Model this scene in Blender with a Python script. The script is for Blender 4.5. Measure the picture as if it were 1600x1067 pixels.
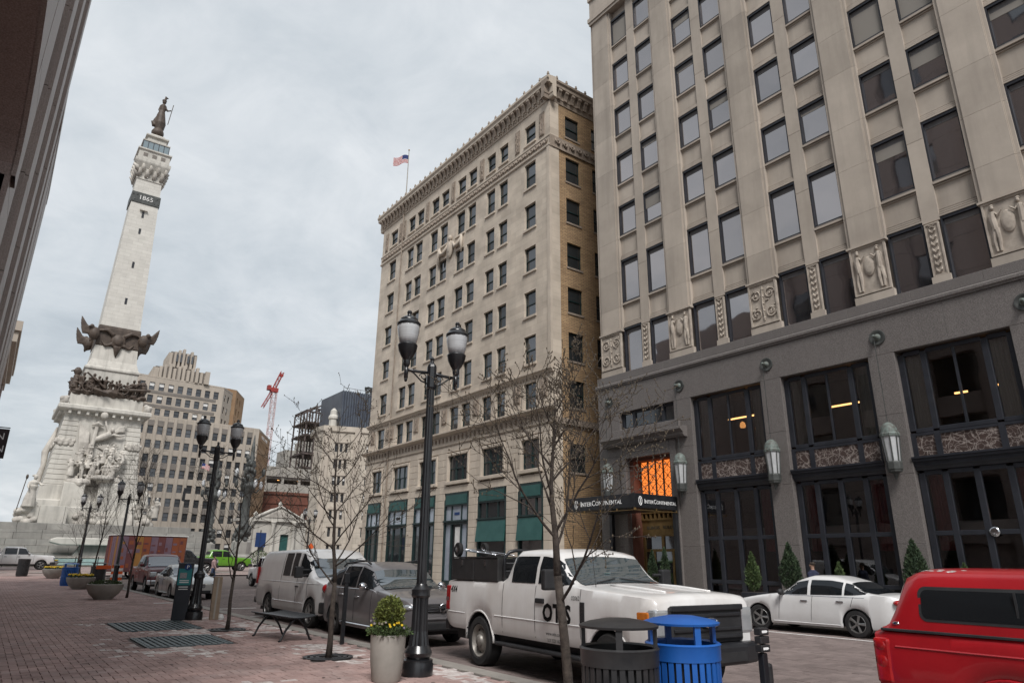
import bpy, bmesh, math, random
from math import sin, cos, pi, sqrt
from mathutils import Vector, Matrix, noise
R = math.radians
random.seed(11)
SC = bpy.context.scene
COL = SC.collection
for o in list(bpy.data.objects): bpy.data.objects.remove(o)

# ------------------------------------------------------------------ camera
EYE = 1.65
cam = bpy.data.cameras.new('camera'); cam.sensor_width = 36; cam.lens = 1055/1600*36
cam.clip_start = .1; cam.clip_end = 3000
co = bpy.data.objects.new('camera', cam); COL.objects.link(co); SC.camera = co
right = Vector((.79979878, -.60019036, .00966671)); down = Vector((.19285452, .24167628, -.95099932)); fwd = Vector((.56844441, .76247236, .30904182))
m = Matrix.Identity(4)
for i in range(3): m[i][0] = right[i]; m[i][1] = -down[i]; m[i][2] = -fwd[i]
m[0][3], m[1][3], m[2][3] = 0, 0, EYE
co.matrix_world = m

# ------------------------------------------------------------------ sky, sun, exposure
SUN_AZ = (-.5, -.866)      # horizontal direction the light comes from
SUN_EL = R(51)
W = bpy.data.worlds.new('World'); SC.world = W; W.use_nodes = True
nt = W.node_tree; N = nt.nodes; Lk = nt.links; N.clear()
out = N.new('ShaderNodeOutputWorld'); bg = N.new('ShaderNodeBackground'); Lk.new(bg.outputs[0], out.inputs[0])
sky = N.new('ShaderNodeTexSky'); sky.sky_type = 'NISHITA'; sky.sun_disc = False
sky.sun_elevation = SUN_EL; sky.sun_rotation = math.atan2(SUN_AZ[0], SUN_AZ[1]); sky.air_density = 1.4; sky.dust_density = 3
sk = N.new('ShaderNodeVectorMath'); sk.operation = 'SCALE'; sk.inputs['Scale'].default_value = .05; Lk.new(sky.outputs[0], sk.inputs[0])
tc = N.new('ShaderNodeTexCoord'); sep = N.new('ShaderNodeSeparateXYZ'); Lk.new(tc.outputs['Generated'], sep.inputs[0])
ad = N.new('ShaderNodeMath'); ad.operation = 'ADD'; ad.inputs[1].default_value = .22; Lk.new(sep.outputs[2], ad.inputs[0])
mx_ = N.new('ShaderNodeMath'); mx_.operation = 'MAXIMUM'; mx_.inputs[1].default_value = .12; Lk.new(ad.outputs[0], mx_.inputs[0])
dv = N.new('ShaderNodeVectorMath'); dv.operation = 'DIVIDE'; Lk.new(tc.outputs['Generated'], dv.inputs[0])
cb = N.new('ShaderNodeCombineXYZ'); 
for k in range(3): Lk.new(mx_.outputs[0], cb.inputs[k])
Lk.new(cb.outputs[0], dv.inputs[1])
def wnoise(scale, detail, rough, dist):
    n = N.new('ShaderNodeTexNoise'); n.inputs['Scale'].default_value = scale; n.inputs['Detail'].default_value = detail
    n.inputs['Roughness'].default_value = rough; n.inputs['Distortion'].default_value = dist; Lk.new(dv.outputs[0], n.inputs['Vector']); return n
n1 = wnoise(1.3, 9, .56, .6); n2 = wnoise(4.2, 10, .6, .5)
mxn = N.new('ShaderNodeMix'); mxn.data_type = 'FLOAT'; mxn.inputs[0].default_value = .38; Lk.new(n1.outputs[0], mxn.inputs[2]); Lk.new(n2.outputs[0], mxn.inputs[3])
rp = N.new('ShaderNodeValToRGB'); e = rp.color_ramp.elements
e[0].position = .35; e[0].color = (.212, .237, .260, 1); e[1].position = .64; e[1].color = (.350, .365, .379, 1)
el = rp.color_ramp.elements.new(.48); el.color = (.275, .297, .317, 1)
Lk.new(mxn.outputs[0], rp.inputs[0])
mc = N.new('ShaderNodeMix'); mc.data_type = 'RGBA'; mc.inputs[0].default_value = .93
Lk.new(sk.outputs[0], mc.inputs[6]); Lk.new(rp.outputs[0], mc.inputs[7])
Lk.new(mc.outputs[2], bg.inputs[0]); bg.inputs[1].default_value = 1.0

sl = bpy.data.lights.new('sun', 'SUN'); sl.energy = 1.5; sl.angle = R(20); sl.color = (1, .97, .94)
so = bpy.data.objects.new('sun', sl); COL.objects.link(so); so.location = (-40, -50, 80)
sd = Vector((SUN_AZ[0]*cos(SUN_EL), SUN_AZ[1]*cos(SUN_EL), sin(SUN_EL)))
so.rotation_euler = (-sd).to_track_quat('-Z', 'Y').to_euler()
vs = SC.view_settings; vs.view_transform = 'Standard'; vs.look = 'None'; vs.gamma = 1; vs.exposure = 1.22; vs.use_curve_mapping = False
SC.render.engine = 'CYCLES'; SC.render.resolution_x = 1024; SC.render.resolution_y = 682
SC.cycles.max_bounces = 6; SC.cycles.transparent_max_bounces = 12; SC.cycles.diffuse_bounces = 3; SC.cycles.glossy_bounces = 3

# ------------------------------------------------------------------ materials
MT = {}
def pm(name, c1, c2=None, scale=4, rough=.75, bump=0, bscale=None, metal=0, rand=0, island=0, spec=.4, detail=6, lo=.35, hi=.65, stretch=None, coat=0, emit=None, es=0, weather=None):
    """procedural principled: two colours mixed by world-space noise, optional bump, per object / per island tint, streaky weathering"""
    M = bpy.data.materials.new(name); M.use_nodes = True; t = M.node_tree; b = t.nodes['Principled BSDF']; L = t.links.new; nn = t.nodes.new
    b.inputs['Roughness'].default_value = rough; b.inputs['Metallic'].default_value = metal; b.inputs['Specular IOR Level'].default_value = spec
    if coat: b.inputs['Coat Weight'].default_value = coat; b.inputs['Coat Roughness'].default_value = .05
    g = nn('ShaderNodeNewGeometry'); src = g.outputs['Position']
    if stretch:
        mp = nn('ShaderNodeMapping'); mp.inputs['Scale'].default_value = stretch; L(src, mp.inputs[0]); src2 = mp.outputs[0]
    else: src2 = src
    ns = nn('ShaderNodeTexNoise'); ns.inputs['Scale'].default_value = scale; ns.inputs['Detail'].default_value = detail; ns.inputs['Roughness'].default_value = .62; L(src2, ns.inputs['Vector'])
    mr = nn('ShaderNodeMapRange'); mr.inputs[1].default_value = lo; mr.inputs[2].default_value = hi; L(ns.outputs[0], mr.inputs[0])
    mx = nn('ShaderNodeMix'); mx.data_type = 'RGBA'; mx.inputs[6].default_value = (*c1, 1); mx.inputs[7].default_value = (*(c2 or c1), 1); L(mr.outputs[0], mx.inputs[0])
    col = mx.outputs[2]
    if weather:
        wc, wa = weather
        mp = nn('ShaderNodeMapping'); mp.inputs['Scale'].default_value = (1.6, 1.6, .16); L(src, mp.inputs[0])
        wn = nn('ShaderNodeTexNoise'); wn.inputs['Scale'].default_value = 1.0; wn.inputs['Detail'].default_value = 7; wn.inputs['Roughness'].default_value = .6; L(mp.outputs[0], wn.inputs['Vector'])
        wr = nn('ShaderNodeMapRange'); wr.inputs[1].default_value = .48; wr.inputs[2].default_value = .75; wr.inputs[4].default_value = wa; L(wn.outputs[0], wr.inputs[0])
        wx = nn('ShaderNodeMix'); wx.data_type = 'RGBA'; L(wr.outputs[0], wx.inputs[0]); L(col, wx.inputs[6]); wx.inputs[7].default_value = (*wc, 1); col = wx.outputs[2]
    for amt, so_ in ((rand, 'o'), (island, 'i')):
        if amt:
            if so_ == 'o': q = nn('ShaderNodeObjectInfo').outputs['Random']
            else: q = g.outputs['Random Per Island']
            r2 = nn('ShaderNodeMapRange'); r2.inputs[3].default_value = 1-amt; r2.inputs[4].default_value = 1+amt; L(q, r2.inputs[0])
            vm = nn('ShaderNodeVectorMath'); vm.operation = 'SCALE'; L(col, vm.inputs[0]); L(r2.outputs[0], vm.inputs['Scale']); col = vm.outputs[0]
    L(col, b.inputs['Base Color'])
    if bump:
        nb = nn('ShaderNodeTexNoise'); nb.inputs['Scale'].default_value = bscale or scale*4; nb.inputs['Detail'].default_value = 5; L(src, nb.inputs['Vector'])
        bp = nn('ShaderNodeBump'); bp.inputs['Strength'].default_value = bump; bp.inputs['Distance'].default_value = .02; L(nb.outputs[0], bp.inputs['Height']); L(bp.outputs[0], b.inputs['Normal'])
    if emit: b.inputs['Emission Color'].default_value = (*emit, 1); b.inputs['Emission Strength'].default_value = es
    MT[name] = M; return M
def glass(name, tint, refl, rough=.02, wav=.0, trans=0., rand=0, blend=.35, tone=(.95, .96, 1)):
    """window glass: dark or see-through body under a mirror-like reflection"""
    M = bpy.data.materials.new(name); M.use_nodes = True; t = M.node_tree; L = t.links.new; nn = t.nodes.new; t.nodes.clear()
    o = nn('ShaderNodeOutputMaterial'); g = nn('ShaderNodeBsdfGlossy'); g.inputs['Roughness'].default_value = rough; g.inputs[0].default_value = (*tone, 1)
    if trans:
        d = nn('ShaderNodeBsdfTransparent'); d.inputs[0].default_value = (*tint, 1)
    else:
        d = nn('ShaderNodeBsdfDiffuse'); d.inputs[0].default_value = (*tint, 1)
    fr = nn('ShaderNodeLayerWeight'); fr.inputs[0].default_value = blend
    mr = nn('ShaderNodeMapRange'); mr.inputs[3].default_value = refl; mr.inputs[4].default_value = 1; L(fr.outputs['Fresnel'], mr.inputs[0])
    mr.inputs[1].default_value = .05
    fac = mr.outputs[0]
    if rand:
        oi = nn('ShaderNodeObjectInfo'); r2 = nn('ShaderNodeMapRange'); r2.inputs[3].default_value = 1-rand; r2.inputs[4].default_value = 1+rand*.4; L(oi.outputs['Random'], r2.inputs[0])
        mm = nn('ShaderNodeMath'); mm.operation = 'MULTIPLY'; L(fac, mm.inputs[0]); L(r2.outputs[0], mm.inputs[1]); fac = mm.outputs[0]
    mx = nn('ShaderNodeMixShader'); L(fac, mx.inputs[0]); L(d.outputs[0], mx.inputs[1]); L(g.outputs[0], mx.inputs[2]); L(mx.outputs[0], o.inputs[0])
    if wav:
        ge = nn('ShaderNodeNewGeometry'); nb = nn('ShaderNodeTexNoise'); nb.inputs['Scale'].default_value = .9; nb.inputs['Detail'].default_value = 1; L(ge.outputs['Position'], nb.inputs['Vector'])
        bp = nn('ShaderNodeBump'); bp.inputs['Strength'].default_value = wav; bp.inputs['Distance'].default_value = .05; L(nb.outputs[0], bp.inputs['Height']); L(bp.outputs[0], g.inputs['Normal'])
    MT[name] = M; return M

def speckle(name, base, dark, light, rough=.5):
    """granite: fine speckle of three tones"""
    M = pm(name, base, base, rough=rough, rand=.05, weather=(tuple(c*.55 for c in base), .5)); t = M.node_tree; L = t.links.new; nn = t.nodes.new; b = t.nodes['Principled BSDF']
    old = b.inputs['Base Color'].links[0].from_socket
    g = nn('ShaderNodeNewGeometry'); v = nn('ShaderNodeTexNoise'); v.inputs['Scale'].default_value = 42; v.inputs['Detail'].default_value = 4; v.inputs['Roughness'].default_value = .75; L(g.outputs['Position'], v.inputs['Vector'])
    r = nn('ShaderNodeValToRGB'); e = r.color_ramp.elements; e[0].position = .35; e[0].color = (*dark, 1); e[1].position = .66; e[1].color = (*light, 1)
    k = e.new(.5); k.color = (*base, 1); L(v.outputs[0], r.inputs[0])
    mx = nn('ShaderNodeMix'); mx.data_type = 'RGBA'; mx.inputs[0].default_value = .6; L(old, mx.inputs[6]); L(r.outputs[0], mx.inputs[7]); L(mx.outputs[2], b.inputs['Base Color']); return M

pm('limestone', (.455, .398, .338), (.375, .326, .277), .55, .85, .12, 30, rand=.10, weather=((.27, .235, .20), .55))
pm('limestone_carved', (.49, .43, .365), (.33, .285, .24), 3, .85, .15, 30)
pm('office_stone', (.56, .488, .405), (.48, .412, .34), .8, .85, .12, 25, rand=.06, weather=((.33, .28, .23), .45))
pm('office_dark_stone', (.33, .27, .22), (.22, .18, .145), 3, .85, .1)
speckle('granite', (.146, .131, .124), (.036, .033, .033), (.325, .30, .288))
speckle('granite_left', (.33, .275, .25), (.15, .12, .11), (.5, .43, .40))
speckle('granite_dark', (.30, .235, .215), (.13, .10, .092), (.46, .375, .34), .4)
pm('black_paint', (.012, .013, .016), (.02, .021, .024), 3, .38, spec=.5)
pm('black_metal', (.009, .010, .012), (.018, .018, .02), 4, .3, spec=.6, coat=.2)
pm('dark_frame', (.018, .020, .026), (.028, .03, .038), 2, .45)
pm('bronze', (.045, .032, .025), (.09, .066, .05), 1.6, .6, .3, 6, spec=.4)
pm('dark_bronze', (.035, .037, .036), (.075, .08, .076), 2, .55, .3, 8)
pm('verdigris', (.16, .20, .185), (.08, .075, .065), 9, .6)
pm('green_frame', (.008, .022, .022), (.016, .036, .036), 3, .45)
pm('green_panel', (.018, .075, .070), (.030, .10, .092), 1.5, .5, rand=.05)
pm('white_stone', (.56, .535, .485), (.43, .41, .372), .35, .85, .15, 8, weather=((.21, .20, .18), .6))
pm('carved_white', (.58, .545, .49), (.33, .305, .275), .5, .85, .5, 3.5, weather=((.22, .205, .18), .6))
pm('terrace_stone', (.30, .29, .265), (.22, .21, .195), .5, .9, .35, 6, rand=.16, weather=((.15, .145, .135), .6))
pm('tower_stone', (.44, .385, .325), (.37, .325, .275), .25, .9, weather=((.25, .225, .195), .5))
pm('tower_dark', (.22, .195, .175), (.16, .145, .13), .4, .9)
pm('tan_brick', (.33, .215, .125), (.27, .17, .10), .5, .9)
pm('red_brick', (.17, .068, .045), (.13, .052, .037), .4, .9)
pm('concrete', (.36, .34, .30), (.29, .275, .25), .5, .9, weather=((.2, .19, .17), .4))
pm('concrete_pot', (.33, .31, .28), (.26, .245, .22), 2.5, .8, .1, 25, weather=((.25, .235, .21), .35))
pm('rust_steel', (.055, .043, .04), (.10, .075, .068), .7, .8)
pm('ribbed_metal', (.075, .085, .11), (.11, .125, .15), .3, .4, metal=.4)
pm('crane_red', (.30, .035, .028), (.24, .035, .03), 1, .6)
pm('crane_white', (.52, .42, .41), (.42, .22, .20), .22, .6)
pm('bark', (.035, .028, .024), (.075, .06, .05), 14, .95, .6, 40)
pm('bud', (.115, .09, .06), (.07, .055, .04), 20, .8)
pm('paver', (.44, .302, .275), (.27, .188, .172), .9, .9, .25, 45, island=.15, rand=.12, weather=((.40, .37, .355), .3))
pm('salt_paver', (.62, .585, .56), (.38, .305, .285), 6, .9, .2, 40, island=.12)
pm('street_paver', (.15, .118, .110), (.205, .163, .153), .5, .85, .25, 40, island=.16)
pm('joint', (.085, .068, .063), (.13, .105, .097), 5, .95)
pm('kerb_stone', (.31, .285, .255), (.24, .22, .20), 2, .9, .2, 30, rand=.06)
pm('grate', (.085, .11, .12), (.13, .155, .16), 3, .6, metal=.2)
pm('blue_paint', (.010, .085, .34), (.016, .11, .40), 2.2, .42, spec=.5, weather=((.012, .05, .18), .4))
pm('worn_black', (.020, .020, .022), (.034, .033, .034), 5, .45, weather=((.045, .042, .04), .35))
pm('rubber', (.014, .014, .015), (.026, .025, .025), 6, .85)
pm('rim', (.34, .335, .33), (.22, .215, .21), 8, .4, metal=.75)
pm('steel_rim', (.30, .285, .26), (.18, .165, .15), 10, .5, metal=.5)
pm('chrome', (.62, .63, .65), (.5, .5, .52), 3, .14, metal=1)
pm('plastic', (.018, .018, .020), (.028, .028, .03), 5, .6)
pm('paint_white', (.70, .70, .70), (.64, .635, .63), 1.2, .28, coat=.6, weather=((.42, .39, .36), .25))
pm('paint_truck', (.72, .715, .71), (.62, .605, .59), 1.0, .3, coat=.5, weather=((.42, .375, .34), .45))
pm('paint_silver', (.56, .555, .53), (.50, .495, .47), 1, .28, metal=.25, coat=.6)
pm('paint_grey', (.19, .18, .185), (.15, .142, .148), 1, .3, metal=.3, coat=.8)
pm('paint_maroon', (.13, .012, .018), (.09, .009, .013), 1, .3, coat=.3)
pm('paint_red', (.40, .008, .014), (.30, .006, .011), .9, .34, coat=.6, weather=((.22, .006, .01), .35))
pm('paint_green', (.10, .255, .02), (.085, .21, .016), 1, .3, coat=.6)
pm('paint_black', (.012, .012, .014), (.02, .02, .022), 1, .25, coat=.6)
pm('lamp_red', (.40, .012, .014), (.25, .006, .008), 12, .15, coat=.8)
pm('lamp_amber', (.55, .17, .025), (.4, .11, .015), 12, .2, coat=.8)
pm('lamp_clear', (.52, .54, .56), (.42, .44, .46), 3, .08, metal=.5, coat=1)
pm('foliage', (.035, .06, .022), (.075, .11, .035), 6, .8, island=.35)
pm('foliage_yellow', (.085, .11, .022), (.15, .165, .04), 6, .8, island=.35)
pm('foliage_dark', (.018, .036, .018), (.045, .07, .032), 6, .8, island=.35)
pm('pansy', (.68, .50, .03), (.62, .36, .02), 9, .7, island=.2)
pm('pansy_purple', (.10, .08, .20), (.5, .45, .3), 9, .7, island=.3)
pm('soil', (.03, .022, .016), (.05, .04, .03), 8, .95)
pm('pale_glass', (.50, .51, .52), (.40, .41, .42), 5, .35)  # pale lantern glass in its own colour, no emission
pm('lamp_bowl', (.52, .53, .54), (.44, .45, .46), 3, .12, coat=.6, stretch=(.4, .4, 26), lo=.4, hi=.6)
pm('white_letter', (.84, .84, .84), (.80, .80, .80), 1, .5)
pm('white_paint', (.74, .73, .71), (.62, .61, .59), 3, .6)
pm('black_letter', (.012, .012, .012), None, 1, .6)
pm('gold', (.30, .20, .085), (.21, .135, .055), 4, .42, metal=.55, weather=((.10, .07, .03), .4))
pm('amber_light', (.7, .25, .05), (.55, .18, .03), 5, .5, emit=(1, .25, .045), es=.5)
pm('warm_lamp', (.8, .5, .25), None, 1, .5, emit=(1, .50, .17), es=1.5)
pm('dim_warm', (.5, .3, .15), None, 1, .5, emit=(1, .42, .12), es=.4)
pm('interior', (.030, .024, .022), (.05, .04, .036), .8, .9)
pm('curtain', (.42, .39, .33), (.30, .275, .23), 6, .9, stretch=(1, 6, .1))
pm('red_curtain', (.22, .04, .04), (.13, .024, .024), 6, .9, stretch=(1, 6, .1))
pm('counter', (.24, .22, .195), None, 1, .7)
pm('cardboard', (.33, .25, .18), (.25, .19, .14), 3, .85, .2, 8)
pm('orange', (.72, .12, .025), (.6, .1, .02), 4, .6)
pm('teal_water', (.26, .40, .39), (.33, .47, .46), 2, .25)
pm('pool_water', (.10, .16, .155), (.14, .21, .20), 2, .15)
pm('skin', (.42, .26, .19), (.38, .23, .165), 8, .6)
pm('cloth_navy', (.016, .02, .045), (.03, .036, .07), 6, .9)
pm('cloth_pink', (.44, .30, .29), (.36, .24, .23), 6, .9)
pm('cloth_jeans', (.035, .055, .11), (.055, .08, .145), 8, .9)
pm('hair', (.022, .016, .012), (.04, .028, .02), 12, .8)
pm('flag_red', (.42, .03, .04)); pm('flag_white', (.66, .65, .64)); pm('flag_blue', (.03, .045, .16))
pm('sign_teal', (.03, .20, .21)); pm('sign_blue', (.015, .045, .15)); pm('banner', (.035, .026, .03), (.05, .038, .042), 3, .8)
pm('wrap_red', (.13, .045, .045), (.095, .035, .038), 1.3, .5); pm('wrap_orange', (.22, .06, .028), (.19, .065, .03), 1.1, .5)
pm('wrap_purple', (.12, .085, .12), (.16, .10, .125), 1.5, .5); pm('wrap_yellow', (.27, .135, .04), (.21, .10, .03), 1.3, .5)
glass('pane_hotel', (.022, .023, .027), .40, .03, .12, rand=.16, tone=(.98, .91, .90))
glass('pane_office', (.024, .028, .03), .15, .04, .10, rand=.5, blend=.25)
glass('pane_far', (.045, .048, .052), .10, .1, rand=.5)
glass('pane_store', (.86, .87, .88), .085, .01, .05, trans=1)
glass('pane_car', (.010, .012, .014), .05, .01, blend=.12)
glass('pane_screen', (.05, .065, .07), .22, .01)
glass('pane_obs', (.10, .15, .16), .25, .05)
pm('blue_white_pane', (.36, .40, .46), (.28, .32, .38), 1.5, .12, coat=.6)
pm('blind', (.13, .125, .125), (.10, .095, .095), 2, .8)
# brown marble with pale veins
def marble():
    M = pm('marble', (.075, .052, .046), (.05, .035, .032), 2, .3, coat=.4); t = M.node_tree; L = t.links.new; nn = t.nodes.new; b = t.nodes['Principled BSDF']
    old = b.inputs['Base Color'].links[0].from_socket; g = nn('ShaderNodeNewGeometry')
    n = nn('ShaderNodeTexNoise'); n.inputs['Scale'].default_value = 1.7; n.inputs['Detail'].default_value = 4; L(g.outputs['Position'], n.inputs['Vector'])
    sm = nn('ShaderNodeVectorMath'); sm.operation = 'SCALE'; sm.inputs['Scale'].default_value = .7; L(n.outputs['Color'], sm.inputs[0])
    a = nn('ShaderNodeVectorMath'); a.operation = 'ADD'; L(g.outputs['Position'], a.inputs[0]); L(sm.outputs[0], a.inputs[1])
    prev = old
    for sc, w in ((2.3, .045), (5.5, .05)):
        v = nn('ShaderNodeTexVoronoi'); v.feature = 'DISTANCE_TO_EDGE'; v.inputs['Scale'].default_value = sc; L(a.outputs[0], v.inputs['Vector'])
        r = nn('ShaderNodeMapRange'); r.inputs[1].default_value = 0; r.inputs[2].default_value = w; r.inputs[3].default_value = .75; r.inputs[4].default_value = 0; L(v.outputs['Distance'], r.inputs[0])
        mx = nn('ShaderNodeMix'); mx.data_type = 'RGBA'; L(r.outputs[0], mx.inputs[0]); L(prev, mx.inputs[6]); mx.inputs[7].default_value = (.40, .35, .32, 1); prev = mx.outputs[2]
    L(prev, b.inputs['Base Color'])
marble()
def masonry(name, axis, c1, c2, mortar, bw, bh, mort, rough=.9, bump=.4, amp=(.82, 1.1)):
    """brick / ashlar texture for walls whose pieces are too small to pick apart; axis = horizontal world axis along the wall"""
    M = bpy.data.materials.new(name); M.use_nodes = True; t = M.node_tree; b = t.nodes['Principled BSDF']; L = t.links.new; nn = t.nodes.new; b.inputs['Roughness'].default_value = rough
    g = nn('ShaderNodeNewGeometry'); s = nn('ShaderNodeSeparateXYZ'); L(g.outputs['Position'], s.inputs[0]); c = nn('ShaderNodeCombineXYZ'); L(s.outputs[axis], c.inputs[0]); L(s.outputs[2 if axis != 2 else 1], c.inputs[1])
    br = nn('ShaderNodeTexBrick'); br.inputs['Scale'].default_value = 1; br.inputs['Brick Width'].default_value = bw; br.inputs['Row Height'].default_value = bh; br.inputs['Mortar Size'].default_value = mort
    br.inputs['Color1'].default_value = (*c1, 1); br.inputs['Color2'].default_value = (*c2, 1); br.inputs['Mortar'].default_value = (*mortar, 1); br.inputs['Bias'].default_value = -.1; L(c.outputs[0], br.inputs['Vector'])
    n = nn('ShaderNodeTexNoise'); n.inputs['Scale'].default_value = .7; n.inputs['Detail'].default_value = 7; L(g.outputs['Position'], n.inputs['Vector'])
    r = nn('ShaderNodeMapRange'); r.inputs[1].default_value = .35; r.inputs[2].default_value = .65; r.inputs[3].default_value = amp[0]; r.inputs[4].default_value = amp[1]; L(n.outputs[0], r.inputs[0])
    v = nn('ShaderNodeVectorMath'); v.operation = 'SCALE'; L(br.outputs[0], v.inputs[0]); L(r.outputs[0], v.inputs['Scale']); L(v.outputs[0], b.inputs['Base Color'])
    bp = nn('ShaderNodeBump'); bp.inputs['Strength'].default_value = bump; bp.inputs['Distance'].default_value = .01; bp.invert = True; L(br.outputs['Fac'], bp.inputs['Height']); L(bp.outputs[0], b.inputs['Normal'])
    MT[name] = M; return M
masonry('office_ashlar', 1, (.56, .487, .402), (.47, .402, .33), (.38, .325, .265), 1.1, .41, .006, bump=.15)
masonry('office_brick', 0, (.45, .30, .16), (.30, .19, .10), (.19, .14, .095), .42, .105, .016)
masonry('far_ashlar', 0, (.46, .41, .345), (.40, .355, .30), (.30, .265, .225), 2.2, .9, .02)
masonry('far_pavers', 2, (.32, .235, .215), (.24, .18, .168), (.15, .12, .11), .22, .11, .008)
masonry('shaft_stone', 0, (.57, .55, .505), (.52, .50, .458), (.44, .42, .385), 1.6, .62, .02, amp=(.93, 1.04))

# ------------------------------------------------------------------ mesh helpers
class MB:
    def __init__(s): s.v = []; s.f = []; s.mi = []; s.m = 0; s.T = None
    def add(s, vs, fs):
        n = len(s.v); T = s.T
        s.v += [tuple(T @ Vector(p)) for p in vs] if T is not None else [tuple(p) for p in vs]
        s.f += [tuple(n+i for i in f) for f in fs]; s.mi += [s.m]*len(fs); return s
    def box(s, x0, y0, z0, x1, y1, z1):
        return s.add([(x0,y0,z0),(x1,y0,z0),(x1,y1,z0),(x0,y1,z0),(x0,y0,z1),(x1,y0,z1),(x1,y1,z1),(x0,y1,z1)],
                     [(0,3,2,1),(4,5,6,7),(0,1,5,4),(1,2,6,5),(2,3,7,6),(3,0,4,7)])
    def cbox(s, c, d): return s.box(c[0]-d[0]/2, c[1]-d[1]/2, c[2]-d[2]/2, c[0]+d[0]/2, c[1]+d[1]/2, c[2]+d[2]/2)
    def bbox(s, x0, y0, z0, x1, y1, z1, b):
        """box with chamfered edges on the -x face side (visible stones)"""
        return s.add([(x1,y0,z0),(x1,y1,z0),(x1,y1,z1),(x1,y0,z1),(x0+b,y0,z0),(x0+b,y1,z0),(x0+b,y1,z1),(x0+b,y0,z1),(x0,y0+b,z0+b),(x0,y1-b,z0+b),(x0,y1-b,z1-b),(x0,y0+b,z1-b)],
                     [(0,1,2,3),(4,5,1,0),(5,6,2,1),(6,7,3,2),(7,4,0,3),(8,9,5,4),(9,10,6,5),(10,11,7,6),(11,8,4,7),(11,10,9,8)])
    def prism(s, pts, a, b, ax=0):
        """polygon pts (2-D, the two other axes in order) extruded along axis ax from a to b"""
        def P(p, t): return (t, p[0], p[1]) if ax == 0 else (p[0], t, p[1]) if ax == 1 else (p[0], p[1], t)
        n = len(pts)
        return s.add([P(p, a) for p in pts]+[P(p, b) for p in pts], [tuple(range(n-1,-1,-1)), tuple(range(n,2*n))]+[(i, (i+1) % n, n+(i+1) % n, n+i) for i in range(n)])
    def lathe(s, prof, n=16, c=(0,0,0), ax=2, flute=0, cap=True, a0=0):
        vs = []
        for k, (r, z) in enumerate(prof):
            for i in range(n):
                a = 2*pi*i/n+a0; rr = r*(1-flute*(i % 2)); p = (rr*cos(a), rr*sin(a), z)
                p = p if ax == 2 else (z, p[0], p[1]) if ax == 0 else (p[0], z, p[1])
                vs.append((c[0]+p[0], c[1]+p[1], c[2]+p[2]))
        fs = [(k*n+i, k*n+(i+1) % n, (k+1)*n+(i+1) % n, (k+1)*n+i) for k in range(len(prof)-1) for i in range(n)]
        if cap: fs += [tuple(range(n-1,-1,-1)), tuple(range((len(prof)-1)*n, len(prof)*n))]
        return s.add(vs, fs)
    def tube(s, pts, r, n=6, cap=True):
        pts = [Vector(p) for p in pts]; rs = r if isinstance(r, (list, tuple)) else [r]*len(pts); vs = []; ref = None
        for k, p in enumerate(pts):
            d = (pts[min(k+1, len(pts)-1)]-pts[max(k-1, 0)]).normalized()
            if ref is None: ref = Vector((0,0,1)) if abs(d.z) < .9 else Vector((1,0,0))
            u = d.cross(ref).normalized(); w = d.cross(u); ref = -w if False else ref
            vs += [tuple(p+(u*cos(2*pi*i/n)+w*sin(2*pi*i/n))*rs[k]) for i in range(n)]
        fs = [(k*n+i, (k+1)*n+i, (k+1)*n+(i+1) % n, k*n+(i+1) % n) for k in range(len(pts)-1) for i in range(n)]
        if cap: fs += [tuple(range(n)), tuple(range(len(pts)*n-1, (len(pts)-1)*n-1, -1))]
        return s.add(vs, fs)
    def ell(s, c, r, n=10, m=7):
        vs = [(c[0], c[1], c[2]-r[2])]
        for j in range(1, m):
            a = -pi/2+pi*j/m
            vs += [(c[0]+r[0]*cos(a)*cos(2*pi*i/n), c[1]+r[1]*cos(a)*sin(2*pi*i/n), c[2]+r[2]*sin(a)) for i in range(n)]
        vs.append((c[0], c[1], c[2]+r[2])); L = len(vs)-1
        fs = [(0, 1+(i+1) % n, 1+i) for i in range(n)]+[(L, 1+(m-2)*n+i, 1+(m-2)*n+(i+1) % n) for i in range(n)]
        fs += [(1+j*n+i, 1+j*n+(i+1) % n, 1+(j+1)*n+(i+1) % n, 1+(j+1)*n+i) for j in range(m-2) for i in range(n)]
        return s.add(vs, fs)
    def mesh(s, name, mats, smooth=False, off=None):
        me = bpy.data.meshes.new(name)
        vs = s.v if off is None else [(p[0]-off[0], p[1]-off[1], p[2]-off[2]) for p in s.v]
        me.from_pydata(vs, [], s.f)
        for mt in (mats if isinstance(mats, (list, tuple)) else [mats]): me.materials.append(MT[mt] if isinstance(mt, str) else mt)
        if any(s.mi): me.polygons.foreach_set('material_index', s.mi)
        if smooth:
            me.polygons.foreach_set('use_smooth', [True]*len(me.polygons))
            if smooth is not True: 
                try: me.set_sharp_from_angle(angle=R(smooth))
                except Exception: pass
        me.update(); return me
    def build(s, name, mats, parent=None, smooth=False, bevel=0):
        """world (or thing-local for rotated things) coordinates; shifted so that parts live in their thing's frame"""
        root = parent
        while root is not None and root.parent is not None: root = root.parent
        off = tuple(root.location) if (root is not None and not root.get('_local')) else None
        o = bpy.data.objects.new(name, s.mesh(name, mats, smooth, off)); COL.objects.link(o); o.parent = parent
        if bevel:
            b = o.modifiers.new('bevel', 'BEVEL'); b.width = bevel; b.segments = 2; b.limit_method = 'ANGLE'
        return o
def tag(o, label, cat, group=None, kind=None):
    if label: o['label'] = label
    if cat: o['category'] = cat
    if group: o['group'] = group
    if kind: o['kind'] = kind
    return o
def struct(o): o['kind'] = 'structure'; return o
def stuff(o): o['kind'] = 'stuff'; return o
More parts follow.
